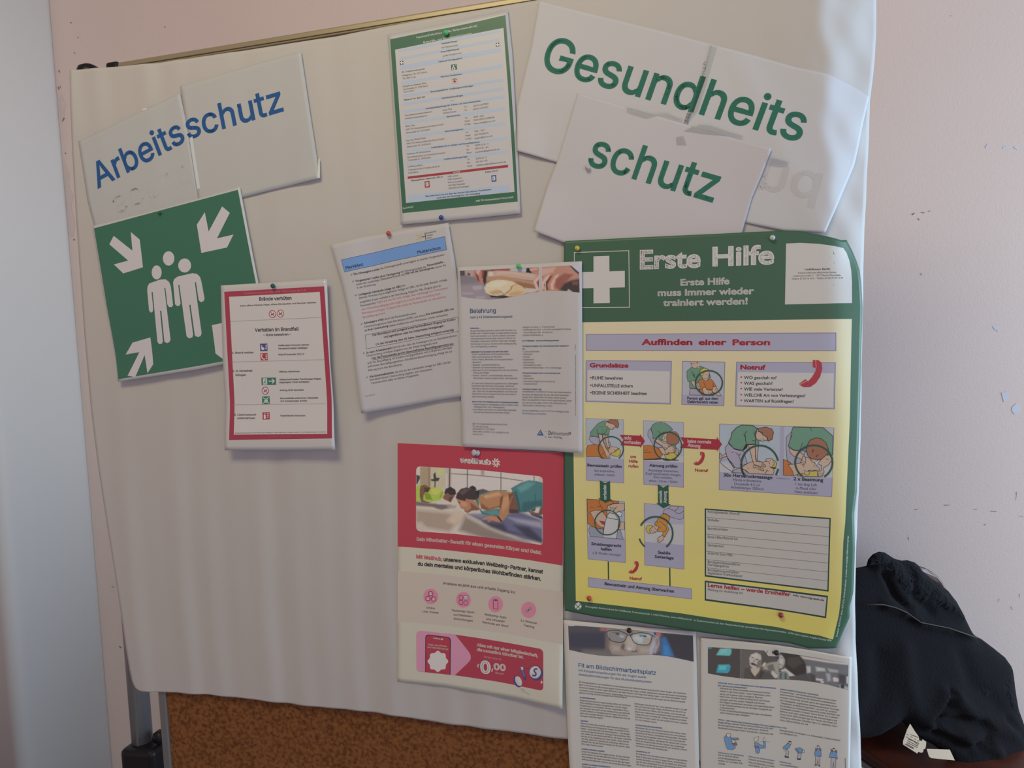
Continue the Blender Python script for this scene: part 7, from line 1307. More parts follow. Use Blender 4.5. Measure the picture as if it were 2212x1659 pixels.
('F','drawing_print#6',261,6,[1428,-4290,1471,-4251,1517,-4254,1577,-4300,1543,-4397,1525,-4427,1561,-4483,1499,-4606,1453,-4593,1468,-4534,1388,-4528,1375,-4514,1403,-4460,1357,-4427,1334,-4418,1391,-4335]),
('S','drawing_print#6',239,7,.53,1,0,[1428,-4290,1471,-4251,1517,-4254,1577,-4300,1543,-4397,1525,-4427,1561,-4483,1499,-4606,1453,-4593,1468,-4534,1388,-4528,1375,-4514,1403,-4460,1357,-4427,1334,-4418,1391,-4335]),
('S','drawing_print#6',239,8,.53,0,1,[1418,-4363,1474,-4409,1515,-4456,1510,-4509,1468,-4530]),
('S','drawing_print#6',239,8,.96,0,1,[1385,-4373,1381,-4395]),
('S','drawing_print#6',239,8,.53,0,1,[1413,-4454,1436,-4478]),
('F','drawing_print#6',241,7,[1453,-4593,1485,-4606,1466,-4660,1414,-4705,1377,-4692,1391,-4672,1378,-4648,1406,-4614]),
('S','drawing_print#6',239,8,.53,1,0,[1453,-4593,1485,-4606,1466,-4660,1414,-4705,1377,-4692,1391,-4672,1378,-4648,1406,-4614]),
('S','drawing_print#6',239,9,.43,0,1,[1387,-4658,1410,-4667]),
('S','drawing_print#6',239,9,.43,0,1,[1391,-4682,1415,-4676]),
('F','drawing_print#6',241,7,[1329,-4448,1357,-4432,1403,-4460,1379,-4523,1356,-4543,1299,-4564,1271,-4551,1258,-4503,1291,-4473]),
('S','drawing_print#6',239,8,.53,1,0,[1329,-4448,1357,-4432,1403,-4460,1379,-4523,1356,-4543,1299,-4564,1271,-4551,1258,-4503,1291,-4473]),
('S','drawing_print#6',239,9,.53,0,1,[1333,-4467,1375,-4509]),
('S','drawing_print#6',239,9,.43,0,1,[1286,-4502,1299,-4530]),
('S','drawing_print#6',239,9,.43,0,1,[1313,-4540,1356,-4533]),
('F','drawing_print#6',246,8,[1206,-4495,1230,-4446,1282,-4430,1310,-4438,1295,-4473,1258,-4503,1271,-4560,1252,-4571,1215,-4533]),
('S','drawing_print#6',239,9,.53,1,0,[1206,-4495,1230,-4446,1282,-4430,1310,-4438,1295,-4473,1258,-4503,1271,-4560,1252,-4571,1215,-4533]),
('S','drawing_print#6',247,16,2.42,0,0,[1127,-4445,1151,-4406,1181,-4372,1217,-4344,1256,-4322,1298,-4306,1341,-4298,1385,-4298,1428,-4305,1469,-4320,1507,-4341,1540,-4369,1568,-4402,1589,-4440,1605,-4481,1612,-4525,1613,-4569,1606,-4614,1592,-4657,1572,-4697,1545,-4734,1513,-4766]),
('S','drawing_print#6',247,16,2.42,0,0,[1185,-4772,1180,-4768,1175,-4763,1170,-4758,1165,-4753,1160,-4748,1155,-4742,1151,-4737,1146,-4731,1142,-4726,1138,-4720,1134,-4714,1130,-4708,1127,-4702,1123,-4695,1120,-4689,1117,-4682,1114,-4676,1112,-4669,1109,-4662,1107,-4656,1105,-4649]),
]),
('information_sheet','eyes','white sheet topped by a photo of a face in glasses, under the first aid poster','sheet',((-201.4,-442.3),-.0631),'paper',[
('sheet','sheet',262,[0,0,1050,3,2080,0],[2080,0,2177,-2057,2229,-2794],[171,-2985,1247,-2874,2229,-2794],[0,0,46,-997,98,-1981,171,-2985]),
('T','heading_lettering',263,2,'I',.036,7.05,[256,-757,1486,-749],'Fit am Bildschirmarbeitsplatz'),
('T','heading_lettering',264,2,'I',.034,3.68,[260,-825,1333,-820],'mit Entspannungsübungen für die Augen sowie'),
('T','heading_lettering',264,2,'I',.034,3.69,[261,-894,1420,-889],'Mobilisationsübungen für das Muskelskelettsystem'),
('T','body_lettering',265,2,'I',.055,2.31,[281,-1270,538,-1265],'AUGENÜBUNGEN'),
('T','body_lettering',265,2,'I',.055,2.33,[301,-1657,425,-1655],'GÄHNEN'),
('T','body_lettering',265,2,'I',.055,2.34,[322,-2129,696,-2119],'AUGEN KREISEN LASSEN'),
('T','body_lettering',265,2,'I',.055,2.34,[334,-2384,799,-2366],'AUGEN PALMIEREN (AUGENKRAFT)'),
('T','body_lettering',265,2,'I',.055,2.28,[1179,-1609,1599,-1611],'AUGENHÖHLEN MASSIEREN'),
('T','body_lettering',265,2,'I',.055,2.29,[1197,-2038,1416,-2036],'AUGENRALLYE'),
('T','body_lettering',266,2,'I',.034,2.62,[267,-1012,1950,-1015],'Die bewegungsarme und unnatürliche Art des Sehens bei der Bildschirmarbeit beansprucht unsere Augen. Der natürliche'),
('T','body_lettering',266,2,'I',.034,2.62,[271,-1058,1961,-1061],'Blick in die Ferne und das ausgewogene Umherschweifen der Augen entfällt. Stattdessen müssen die Augen stundenlang'),
('T','body_lettering',266,2,'I',.034,2.62,[273,-1102,1963,-1102],'monotone Objekte in einem engen Blickfeld in der Nähe fixieren. Die Folge sind häufig Augen- und Sehbeschwerden, Kopf-'),
('T','body_lettering',266,2,'I',.034,2.62,[276,-1148,1942,-1149],'schmerzen sowie Nackenschmerzen. Regelmäßige Pausen und Entspannung sind für die Augen bei der Bildschirmarbeit'),
('T','body_lettering',266,2,'I',.034,2.62,[277,-1191,1042,-1179],'genauso wichtig wie eine ausgeglichene Fehlsichtigkeit.'),
('T','body_lettering',266,2,'I',.034,2.63,[284,-1316,1098,-1304],'Augenentspannung und Augentraining helfen auf natürliche'),
('T','body_lettering',266,2,'I',.034,2.63,[286,-1358,1048,-1348],'Weise Beanspruchungen auszugleichen und den Augen'),
('T','body_lettering',266,2,'I',.034,2.63,[289,-1401,1079,-1393],'Entspannung zu verschaffen. Die hier vorgestellten Übun-'),
('T','body_lettering',266,2,'I',.034,2.63,[291,-1446,1095,-1436],'gen beziehen sich nicht auf die Verbesserung der Sehkraft,'),
('T','body_lettering',266,2,'I',.034,2.63,[293,-1488,1069,-1477],'sondern dienen zur Entspannung der Augen. Sie sind be-'),
('T','body_lettering',266,2,'I',.034,2.63,[295,-1531,1095,-1519],'reits nach wenigen Minuten wirksam. Wiederholen Sie die'),
('T','body_lettering',266,2,'I',.034,2.63,[297,-1576,672,-1567],'Übungen mehrmals täglich.'),
('T','body_lettering',266,2,'I',.034,2.64,[304,-1700,1076,-1692],'Gähnen ist eine sehr einfache, aber wirksame Übung zur'),
('T','body_lettering',266,2,'I',.034,2.64,[306,-1744,1088,-1732],'Befeuchtung und Reinigung der Augen. Es entspannt den'),
('T','body_lettering',266,2,'I',.034,2.64,[309,-1787,1099,-1776],'Körper – besonders die Gesichtsmuskulatur – und steigert'),
('T','body_lettering',266,2,'I',.034,2.65,[311,-1830,1116,-1819],'zudem die Sauerstoffzufuhr. Erzeugen Sie künstliches Gäh-'),
('T','body_lettering',266,2,'I',.034,2.65,[313,-1873,1124,-1860],'nen, indem Sie den Mund weit öffnen, die Augen zukneifen'),
('T','body_lettering',266,2,'I',.034,2.65,[315,-1916,1084,-1904],'und die Arme ausgiebig nach oben recken. Nach drei bis'),
('T','body_lettering',266,2,'I',.034,2.65,[317,-1959,1085,-1948],'vier Mal, stellt sich meistens ein natürliches Gähnen ein.'),
('T','body_lettering',266,2,'I',.034,2.65,[319,-2002,1097,-1988],'Wiederholen Sie die Übung solange, bis Sie spüren, dass'),
('T','body_lettering',266,2,'I',.034,2.65,[321,-2045,676,-2039],'Ihre Augen feucht werden.'),
('T','body_lettering',266,2,'I',.034,2.66,[326,-2172,1100,-2160],'Lassen Sie langsam Ihre Augen kreisen. Ein bis zwei Mal'),
('T','body_lettering',266,2,'I',.034,2.66,[328,-2215,1101,-2204],'rechts herum, ein bis zwei Mal links herum. Fortgeschrit-'),
('T','body_lettering',266,2,'I',.034,2.66,[330,-2260,1102,-2250],'tene schließen die Augen und stellen sich ein Bild der Augen'),
('T','body_lettering',266,2,'I',.034,2.66,[332,-2303,1132,-2293],'entlang einer liegenden Acht vor, wie sie mit dem Blick folgen.'),
('T','body_lettering',266,2,'I',.034,2.67,[336,-2427,1122,-2415],'Einige Male kräftig die Handflächen aneinander reiben und'),
('T','body_lettering',266,2,'I',.034,2.57,[1162,-1262,1974,-1274],'Ellenbogen können auf den Tisch gestützt werden. Es darf'),
('T','body_lettering',266,2,'I',.034,2.57,[1164,-1304,1957,-1317],'kein Licht auf die Augen fallen. Konzentrieren Sie sich nur'),
('T','body_lettering',266,2,'I',.034,2.57,[1167,-1347,1948,-1361],'auf die schwarze Fläche, die Sie sehen, und nehmen Sie'),
('T','body_lettering',266,2,'I',.034,2.57,[1169,-1392,1991,-1402],'dabei eine vollkommen entspannte Haltung sowohl mit den'),
('T','body_lettering',266,2,'I',.034,2.57,[1171,-1434,1970,-1445],'Augen als auch im Geiste ein. Völlige Entspannung haben'),
('T','body_lettering',266,2,'I',.034,2.58,[1174,-1477,1989,-1491],'Sie dann erreicht, wenn sie kein buntes Flimmern, sondern'),
('T','body_lettering',266,2,'I',.034,2.58,[1176,-1521,1513,-1528],'nur noch schwarz sehen.'),
('T','body_lettering',266,2,'I',.034,2.58,[1181,-1651,1965,-1663],'Massieren Sie mit den Daumenspitzen den oberen Rand'),
('T','body_lettering',266,2,'I',.034,2.58,[1182,-1695,1961,-1705],'der Augenhöhlen von der Nasenwurzel bis zum äußeren'),
('T','body_lettering',266,2,'I',.034,2.59,[1184,-1737,1981,-1747],'Lidwinkel mit kleinen kreisenden Bewegungen. Bewegen'),
('T','body_lettering',266,2,'I',.034,2.59,[1186,-1781,1956,-1790],'Sie Ihre Daumenspitzen dabei immer kurz unterhalb der'),
('T','body_lettering',266,2,'I',.034,2.59,[1189,-1823,1982,-1833],'Augenbrauen entlang. Massieren Sie danach den unteren'),
('T','body_lettering',266,2,'I',.034,2.59,[1189,-1865,1948,-1877],'Rand der Augenhöhlen mit den Spitzen der Zeigefinger'),
('T','body_lettering',266,2,'I',.034,2.59,[1192,-1909,1984,-1918],'wiederum von der Nasenwurzel bis zum äußeren Lidrand'),
('T','body_lettering',266,2,'I',.034,2.6,[1194,-1951,1700,-1958],'mit kleinen kreisenden Bewegungen.'),
('T','body_lettering',266,2,'I',.034,2.6,[1199,-2081,1993,-2095],'Im Wechsel nah und weit entfernt liegende Gegenstände'),
('T','body_lettering',266,2,'I',.034,2.6,[1201,-2126,1979,-2139],'etwa 3 Sekunden scharf ins Auge fassen. Anschließend'),
('T','body_lettering',266,2,'I',.034,2.61,[1204,-2168,1986,-2182],'soweit die Augen und führen die Durchführung. Mehrmals'),
('T','body_lettering',266,2,'I',.034,2.61,[1206,-2212,1977,-2224],'Sie für den entfernten Punkt die nächste und ferne'),
('T','body_lettering',266,2,'I',.034,2.61,[1208,-2254,1809,-2261],'Die Augen, bis sie nicht mehr scharf sehen.'),
('P','photo_print',296,1,190,60,[79,-81,96,-96,173,-87,197,-75,699,-61,1186,-59,1655,-63,2037,-66],[101,-488,228,-502,375,-519,571,-527,764,-520,956,-500,1099,-477,1241,-455,1410,-434,1532,-430,1663,-434,1849,-454,2057,-481],[(267,3.01,[64,-62,727,3,735,-531,70,-606]),(268,4.02,[85,-201,662,-142,714,-414,88,-442]),(269,4.01,[326,-466,714,-424,908,-513,327,-576]),(270,1.58,[602,-68,699,-69,690,-119,593,-119]),(271,1.38,[699,-69,1468,-57,1534,-100,1530,-354,1420,-442,1004,-493,793,-485,713,-355]),(272,2.57,[690,-119,768,-191,734,-412,774,-517,677,-478]),(273,3.54,[1017,-157,1112,-158,1171,-290,1145,-391,1002,-385]),(274,2.97,[790,-347,924,-343,907,-414,811,-424]),(275,2.94,[1210,-325,1379,-309,1381,-407,1230,-422]),(276,1.58,[925,-353,962,-290,991,-307,982,-377,944,-391]),(277,.79,[964,-389,1011,-394,1002,-410]),(277,.79,[1088,-401,1154,-395,1182,-367,1178,-407,1107,-414]),(119,1.18,[1030,-353,1087,-347,1097,-385,1040,-391]),(278,2.15,[1410,-424,1463,-292,1471,-193,1544,-109,1530,-334,1476,-447]),(279,1.36,[1461,-155,1516,-121,1528,-256,1475,-398,1437,-402,1463,-282]),(280,.97,[1480,-163,1508,-161,1500,-259,1482,-280]),(281,1.37,[1371,-349,1442,-167,1468,-262,1419,-423,1382,-427]),(282,1.17,[1356,-67,1450,-69,1441,-118,1375,-114]),(283,.78,[1435,-65,1478,-64,1474,-105,1446,-108]),(284,1.17,[1478,-66,1552,-64,1544,-109,1479,-115]),(285,2.91,[1562,-68,2052,-62,2062,-487,1756,-449,1659,-244]),(286,2.53,[1564,-156,1619,-131,1677,-243,1756,-430,1663,-439,1560,-419]),(287,1.94,[1594,-270,1650,-265,1700,-416,1606,-415]),(288,.99,[724,-126,863,-93,1007,-138,980,-249,904,-276,770,-260]),(289,1.18,[902,-148,979,-161,970,-201,912,-196]),(290,.98,[1102,-139,1243,-107,1375,-114,1395,-171,1359,-262,1209,-276,1122,-216]),(291,.78,[1131,-156,1263,-164,1255,-233,1141,-204]),(292,.78,[1211,-124,1272,-119,1263,-159,1221,-158]),(293,.98,[1282,-162,1395,-161,1359,-262,1265,-271]),(294,.59,[835,-140,882,-125,907,-148,864,-162]),(294,.59,[1263,-134,1310,-125,1338,-152,1282,-157]),(295,.79,[786,-120,901,-114,901,-124,796,-134])]),
('S','photo_print',297,2,1.09,1,1,[710,-127,767,-97,872,-87,959,-108,1021,-142,999,-218,961,-266,875,-279,779,-264,725,-205]),
('S','photo_print',297,2,.98,1,1,[1083,-146,1168,-104,1281,-89,1394,-108,1413,-130,1387,-230,1341,-279,1228,-284,1142,-263,1098,-199]),
('S','photo_print',297,2,.98,0,1,[1018,-147,1054,-142,1085,-151]),
('S','photo_print',297,2,.88,0,1,[1408,-121,1451,-132]),
('S','photo_print',119,3,.69,0,1,[721,-131,722,-180,745,-223]),
]),
('information_sheet','stretch','white sheet with a photo of two people and small blue-shirted exercise figures','sheet',((12.9,-464.4),-.0907),'paper',[
('sheet','sheet',298,[0,0,526,30,1131,41,1604,34,2174,0],[2174,0,2213,-850,2252,-1745,2275,-2195],[113,-2281,1014,-2173,1734,-2139,2275,-2195],[0,0,55,-1068,113,-2281]),
('T','body_lettering',299,2,'I',.05,2.13,[292,-686,1143,-642],'WEITERE TIPPS ZUR VERMEIDUNG VON BESCHWERDEN'),
('T','body_lettering',299,2,'I',.05,2.13,[294,-730,731,-704],'BEI DER BILDSCHIRMARBEIT'),
('T','body_lettering',299,2,'I',.05,2.1,[1201,-644,1747,-651],'ARBEITSMEDIZINISCHE VORSORGE'),
('T','body_lettering',299,2,'I',.05,2.15,[327,-1271,1331,-1240],'DEHN- UND MOBILISATIONSÜBUNGEN FÜR DEN ARBEITSALLTAG'),
('T','body_lettering',300,2,'I',.04,2.44,[354,-1799,737,-1782],'Dehnung des Schultergürtels'),
('T','body_lettering',300,2,'I',.04,2.42,[806,-1778,1189,-1780],'Dehnung der Brustmuskulatur'),
('T','body_lettering',300,2,'I',.04,2.4,[1260,-1781,1428,-1784],'Katzenbuckel'),
('T','body_lettering',301,2,'I',.034,2.67,[303,-771,1067,-729],'- Während der Bildschirmarbeit zwischendurch immer'),
('T','body_lettering',301,2,'I',.034,2.67,[330,-814,1072,-772],'wieder in die Ferne sehen – beim Telefonieren, beim'),
('T','body_lettering',301,2,'I',.034,2.67,[332,-860,967,-821],'Gang zum Kopierer oder zu anderen Räumen.'),
('T','body_lettering',301,2,'I',.034,2.67,[310,-902,1065,-859],'- Nach einer Stunde Arbeit am Bildschirm eine Pause'),
('T','body_lettering',301,2,'I',.034,2.67,[337,-947,1004,-906],'einlegen oder eine andere Tätigkeit aufnehmen.'),
('T','body_lettering',301,2,'I',.034,2.68,[314,-991,1137,-945],'- Sich täglich ausreichend bewegen und regelmäßig Sport'),
('T','body_lettering',301,2,'I',.034,2.68,[341,-1033,1106,-991],'in der Freizeit betreiben ist ein wichtiger Ausgleich zur'),
('T','body_lettering',301,2,'I',.034,2.68,[344,-1077,564,-1062],'Computerarbeit.'),
('T','body_lettering',301,2,'I',.034,2.68,[321,-1117,1111,-1078],'- In den Arbeitsalltag Mobilisationsübungen einzubauen,'),
('T','body_lettering',301,2,'I',.034,2.68,[351,-1159,792,-1133],'wirkt Verspannungen entgegen.'),
('T','body_lettering',301,2,'I',.034,2.63,[1203,-685,1995,-697],'Entspannungs- und Mobilisationsübungen können keine'),
('T','body_lettering',301,2,'I',.034,2.63,[1205,-728,1988,-740],'ergonomische Gestaltung des Bildschirmarbeitsplatzes'),
('T','body_lettering',301,2,'I',.034,2.63,[1208,-774,2011,-785],'ersetzen. Nutzen Sie deshalb gerne die regelmäßig durch'),
('T','body_lettering',301,2,'I',.034,2.63,[1211,-819,2043,-831],'den Arbeitgeber angebotene arbeitsmedizinische Vorsorge'),
('T','body_lettering',301,2,'I',.034,2.63,[1213,-862,2014,-872],'„Tätigkeiten an Bildschirmgeräten“, um sich bei unseren'),
('T','body_lettering',301,2,'I',.034,2.63,[1216,-906,2057,-914],'Fachkräften zur Arbeitsplatzergonomie sowie Sehhilfen am'),
('T','body_lettering',301,2,'I',.034,2.64,[1218,-949,2036,-956],'Arbeitsplatz beraten zu lassen. Gerne führen wir in diesem'),
('T','body_lettering',301,2,'I',.034,2.64,[1221,-992,2025,-1002],'Rahmen auch eine Untersuchung des Sehvermögens bei'),
('T','body_lettering',301,2,'I',.034,2.64,[1223,-1037,2027,-1044],'Ihnen durch. Bitte bringen Sie zum Termin alle Ihnen zur'),
('T','body_lettering',301,2,'I',.034,2.64,[1226,-1082,2039,-1090],'Verfügung stehenden Sehhilfen wie z. B. Lesebrille, Fern-'),
('T','body_lettering',301,2,'I',.034,2.64,[1228,-1128,1633,-1130],'brille, Gleitsichtbrille etc. mit.'),
('T','body_lettering',301,2,'I',.034,2.69,[329,-1315,1140,-1281],'Regelmäßiges Dehnen fördert die Durchblutung und kann'),
('T','body_lettering',301,2,'I',.034,2.69,[331,-1360,1070,-1326],'die Beweglichkeit erhalten und verbessern. Einfache'),
('T','body_lettering',301,2,'I',.034,2.69,[334,-1404,1143,-1368],'Mobilisationsübungen lindern Schmerzen, verbessern die'),
('T','body_lettering',301,2,'I',.034,2.65,[1234,-1287,2089,-1297],'Beweglichkeit und beugen u. a. Venenleiden, Kopfschmerzen'),
('T','body_lettering',301,2,'I',.034,2.65,[1236,-1332,1491,-1332],'und Müdigkeit vor.'),
('T','body_lettering',301,2,'I',.034,2.71,[359,-1839,663,-1826],'Arm vor die Brust nehmen'),
('T','body_lettering',301,2,'I',.034,2.71,[361,-1886,703,-1869],'und am Ellbogengelenk nach'),
('T','body_lettering',301,2,'I',.034,2.71,[364,-1930,727,-1909],'schieben. 10-15 s halten. Seite'),
('T','body_lettering',301,2,'I',.034,2.71,[369,-1975,472,-1969],'wechseln.'),
('T','body_lettering',301,2,'I',.034,2.69,[811,-1824,1186,-1827],'Unterarm an die Wand anlegen.'),
('T','body_lettering',301,2,'I',.034,2.7,[814,-1871,1189,-1874],'Knie und Oberkörper zur Seite'),
('T','body_lettering',301,2,'I',.034,2.7,[816,-1915,1195,-1919],'sanft drehen. 10-15 s halten'),
('T','body_lettering',301,2,'I',.034,2.66,[1265,-1827,1532,-1823],'In der „Schildkrötenhaltung“'),
('S','box_print',302,2,1.03,0,0,[2174,-1546,2193,-1751]),
('F','figure_print',303,2,[429,-1532,456,-1495,544,-1516,583,-1525,595,-1570,606,-1672,564,-1706,487,-1710,453,-1627]),
('S','figure_print',304,3,.52,1,0,[429,-1532,456,-1495,544,-1516,583,-1525,595,-1570,606,-1672,564,-1706,487,-1710,453,-1627]),
('F','figure_print',305,3,[464,-1463,526,-1451,524,-1499,491,-1520,466,-1494]),
('S','figure_print',304,4,.52,1,0,[464,-1463,526,-1451,524,-1499,491,-1520,466,-1494]),
('F','figure_print',303,4,[535,-1518,630,-1501,641,-1530,594,-1539]),
('S','figure_print',304,5,.52,1,0,[535,-1518,630,-1501,641,-1530,594,-1539]),
('F','figure_print',305,5,[625,-1502,652,-1507,649,-1529,627,-1530]),
('S','figure_print',304,6,.52,1,0,[625,-1502,652,-1507,649,-1529,627,-1530]),
('F','figure_print',305,5,[546,-1542,599,-1548,597,-1601,559,-1613]),
('S','figure_print',304,6,.52,1,0,[546,-1542,599,-1548,597,-1601,559,-1613]),
('F','figure_print',306,6,[559,-1602,615,-1576,629,-1621,579,-1625]),
('S','figure_print',304,7,.52,1,0,[559,-1602,615,-1576,629,-1621,579,-1625]),
('F','figure_print#1',305,4,[867,-1469,936,-1421,934,-1468,903,-1515,879,-1508]),
('S','figure_print#1',304,5,.51,1,0,[867,-1469,936,-1421,934,-1468,903,-1515,879,-1508]),
('F','figure_print#1',303,2,[880,-1529,928,-1531,1015,-1568,1011,-1496,1037,-1491,1045,-1593,965,-1612,964,-1670,937,-1701,907,-1680,893,-1589]),
('S','figure_print#1',304,3,.51,1,0,[880,-1529,928,-1531,1015,-1568,1011,-1496,1037,-1491,1045,-1593,965,-1612,964,-1670,937,-1701,907,-1680,893,-1589]),
('F','figure_print#1',305,4,[1006,-1486,1004,-1445,1026,-1419,1034,-1492]),
('S','figure_print#1',304,5,.51,1,0,[1006,-1486,1004,-1445,1026,-1419,1034,-1492]),
('F','figure_print#1',306,4,[883,-1580,945,-1585,946,-1606,889,-1605]),
('S','figure_print#1',304,5,.51,1,0,[883,-1580,945,-1585,946,-1606,889,-1605]),
('S','figure_print#1',307,2,.41,0,1,[931,-1510,1109,-1482]),
('F','figure_print#2',308,2,[1296,-1540,1314,-1532,1349,-1561,1383,-1586,1378,-1669,1336,-1672,1346,-1603,1297,-1555]),
('S','figure_print#2',304,3,.51,1,0,[1296,-1540,1314,-1532,1349,-1561,1383,-1586,1378,-1669,1336,-1672,1346,-1603,1297,-1555]),
('F','figure_print#2',303,3,[1300,-1534,1361,-1456,1403,-1459,1392,-1512,1349,-1567]),
('S','figure_print#2',304,4,.51,1,0,[1300,-1534,1361,-1456,1403,-1459,1392,-1512,1349,-1567]),
('F','figure_print#2',305,4,[1365,-1435,1387,-1421,1411,-1437,1404,-1474,1375,-1464]),
('S','figure_print#2',304,5,.51,1,0,[1365,-1435,1387,-1421,1411,-1437,1404,-1474,1375,-1464]),
('F','figure_print#2',304,5,[1327,-1668,1388,-1673,1384,-1687,1331,-1688]),
('S','figure_print#2',304,6,.51,1,0,[1327,-1668,1388,-1673,1384,-1687,1331,-1688]),
('F','figure_print#2',304,5,[1369,-1426,1401,-1418,1409,-1437,1383,-1437]),
('S','figure_print#2',304,6,.51,1,0,[1369,-1426,1401,-1418,1409,-1437,1383,-1437]),
('F','figure_print#3',308,2,[1468,-1539,1490,-1520,1530,-1579,1563,-1583,1554,-1667,1508,-1675,1517,-1592]),
('S','figure_print#3',304,3,.51,1,0,[1468,-1539,1490,-1520,1530,-1579,1563,-1583,1554,-1667,1508,-1675,1517,-1592]),
('F','figure_print#3',303,3,[1472,-1523,1535,-1496,1582,-1518,1567,-1572,1522,-1586]),
('S','figure_print#3',304,4,.51,1,0,[1472,-1523,1535,-1496,1582,-1518,1567,-1572,1522,-1586]),
('F','figure_print#3',305,4,[1573,-1519,1603,-1534,1599,-1564,1571,-1566]),
('S','figure_print#3',304,5,.51,1,0,[1573,-1519,1603,-1534,1599,-1564,1571,-1566]),
('F','figure_print#3',304,5,[1504,-1676,1565,-1670,1546,-1689,1507,-1688]),
('S','figure_print#3',304,6,.51,1,0,[1504,-1676,1565,-1670,1546,-1689,1507,-1688]),
('F','figure_print#4',308,2,[1761,-1575,1823,-1568,1832,-1725,1809,-1724,1797,-1619,1791,-1722,1768,-1722]),
('S','figure_print#4',304,3,.51,1,0,[1761,-1575,1823,-1568,1832,-1725,1809,-1724,1797,-1619,1791,-1722,1768,-1722]),
('F','figure_print#4',303,3,[1745,-1568,1751,-1506,1780,-1465,1826,-1476,1843,-1570,1824,-1584,1765,-1585]),
('S','figure_print#4',304,4,.51,1,0,[1745,-1568,1751,-1506,1780,-1465,1826,-1476,1843,-1570,1824,-1584,1765,-1585]),
('F','figure_print#4',305,4,[1773,-1425,1800,-1417,1806,-1449,1791,-1468,1776,-1455]),
('S','figure_print#4',304,5,.5,1,0,[1773,-1425,1800,-1417,1806,-1449,1791,-1468,1776,-1455]),
('F','figure_print#4',306,4,[1752,-1460,1776,-1470,1773,-1501,1756,-1495]),
('S','figure_print#4',304,5,.5,1,0,[1752,-1460,1776,-1470,1773,-1501,1756,-1495]),
('F','figure_print#4',306,4,[1807,-1459,1830,-1455,1832,-1490,1818,-1483]),
('S','figure_print#4',304,5,.5,1,0,[1807,-1459,1830,-1455,1832,-1490,1818,-1483]),
('F','figure_print#4',304,5,[1773,-1422,1788,-1412,1805,-1424,1789,-1427]),
('S','figure_print#4',304,6,.5,1,0,[1773,-1422,1788,-1412,1805,-1424,1789,-1427]),
('F','figure_print#4',304,5,[1755,-1725,1786,-1715,1785,-1728,1758,-1734]),
('S','figure_print#4',304,6,.51,1,0,[1755,-1725,1786,-1715,1785,-1728,1758,-1734]),
('F','figure_print#4',304,5,[1806,-1719,1832,-1723,1833,-1735,1812,-1730]),
('S','figure_print#4',304,6,.51,1,0,[1806,-1719,1832,-1723,1833,-1735,1812,-1730]),
('F','figure_print#5',308,2,[1981,-1564,2045,-1563,2053,-1774,2031,-1778,2015,-1619,2008,-1782,1986,-1787]),
('S','figure_print#5',304,3,.5,1,0,[1981,-1564,2045,-1563,2053,-1774,2031,-1778,2015,-1619,2008,-1782,1986,-1787]),
('F','figure_print#5',303,3,[1950,-1575,1960,-1507,1980,-1463,2039,-1463,2068,-1569,2050,-1582,2040,-1554,1984,-1559]),
('S','figure_print#5',304,4,.5,1,0,[1950,-1575,1960,-1507,1980,-1463,2039,-1463,2068,-1569,2050,-1582,2040,-1554,1984,-1559]),
('F','figure_print#5',305,4,[1994,-1425,2022,-1420,2026,-1455,2009,-1468,1996,-1455]),
('S','figure_print#5',304,5,.5,1,0,[1994,-1425,2022,-1420,2026,-1455,2009,-1468,1996,-1455]),
('F','figure_print#5',306,4,[1967,-1440,1987,-1441,1990,-1481,1973,-1474]),
('S','figure_print#5',304,5,.5,1,0,[1967,-1440,1987,-1441,1990,-1481,1973,-1474]),
('F','figure_print#5',306,4,[2033,-1449,2053,-1445,2053,-1480,2039,-1473]),
('S','figure_print#5',304,5,.5,1,0,[2033,-1449,2053,-1445,2053,-1480,2039,-1473]),
('F','figure_print#5',304,5,[1994,-1425,2007,-1414,2024,-1423,2008,-1430]),
('S','figure_print#5',304,6,.5,1,0,[1994,-1425,2007,-1414,2024,-1423,2008,-1430]),
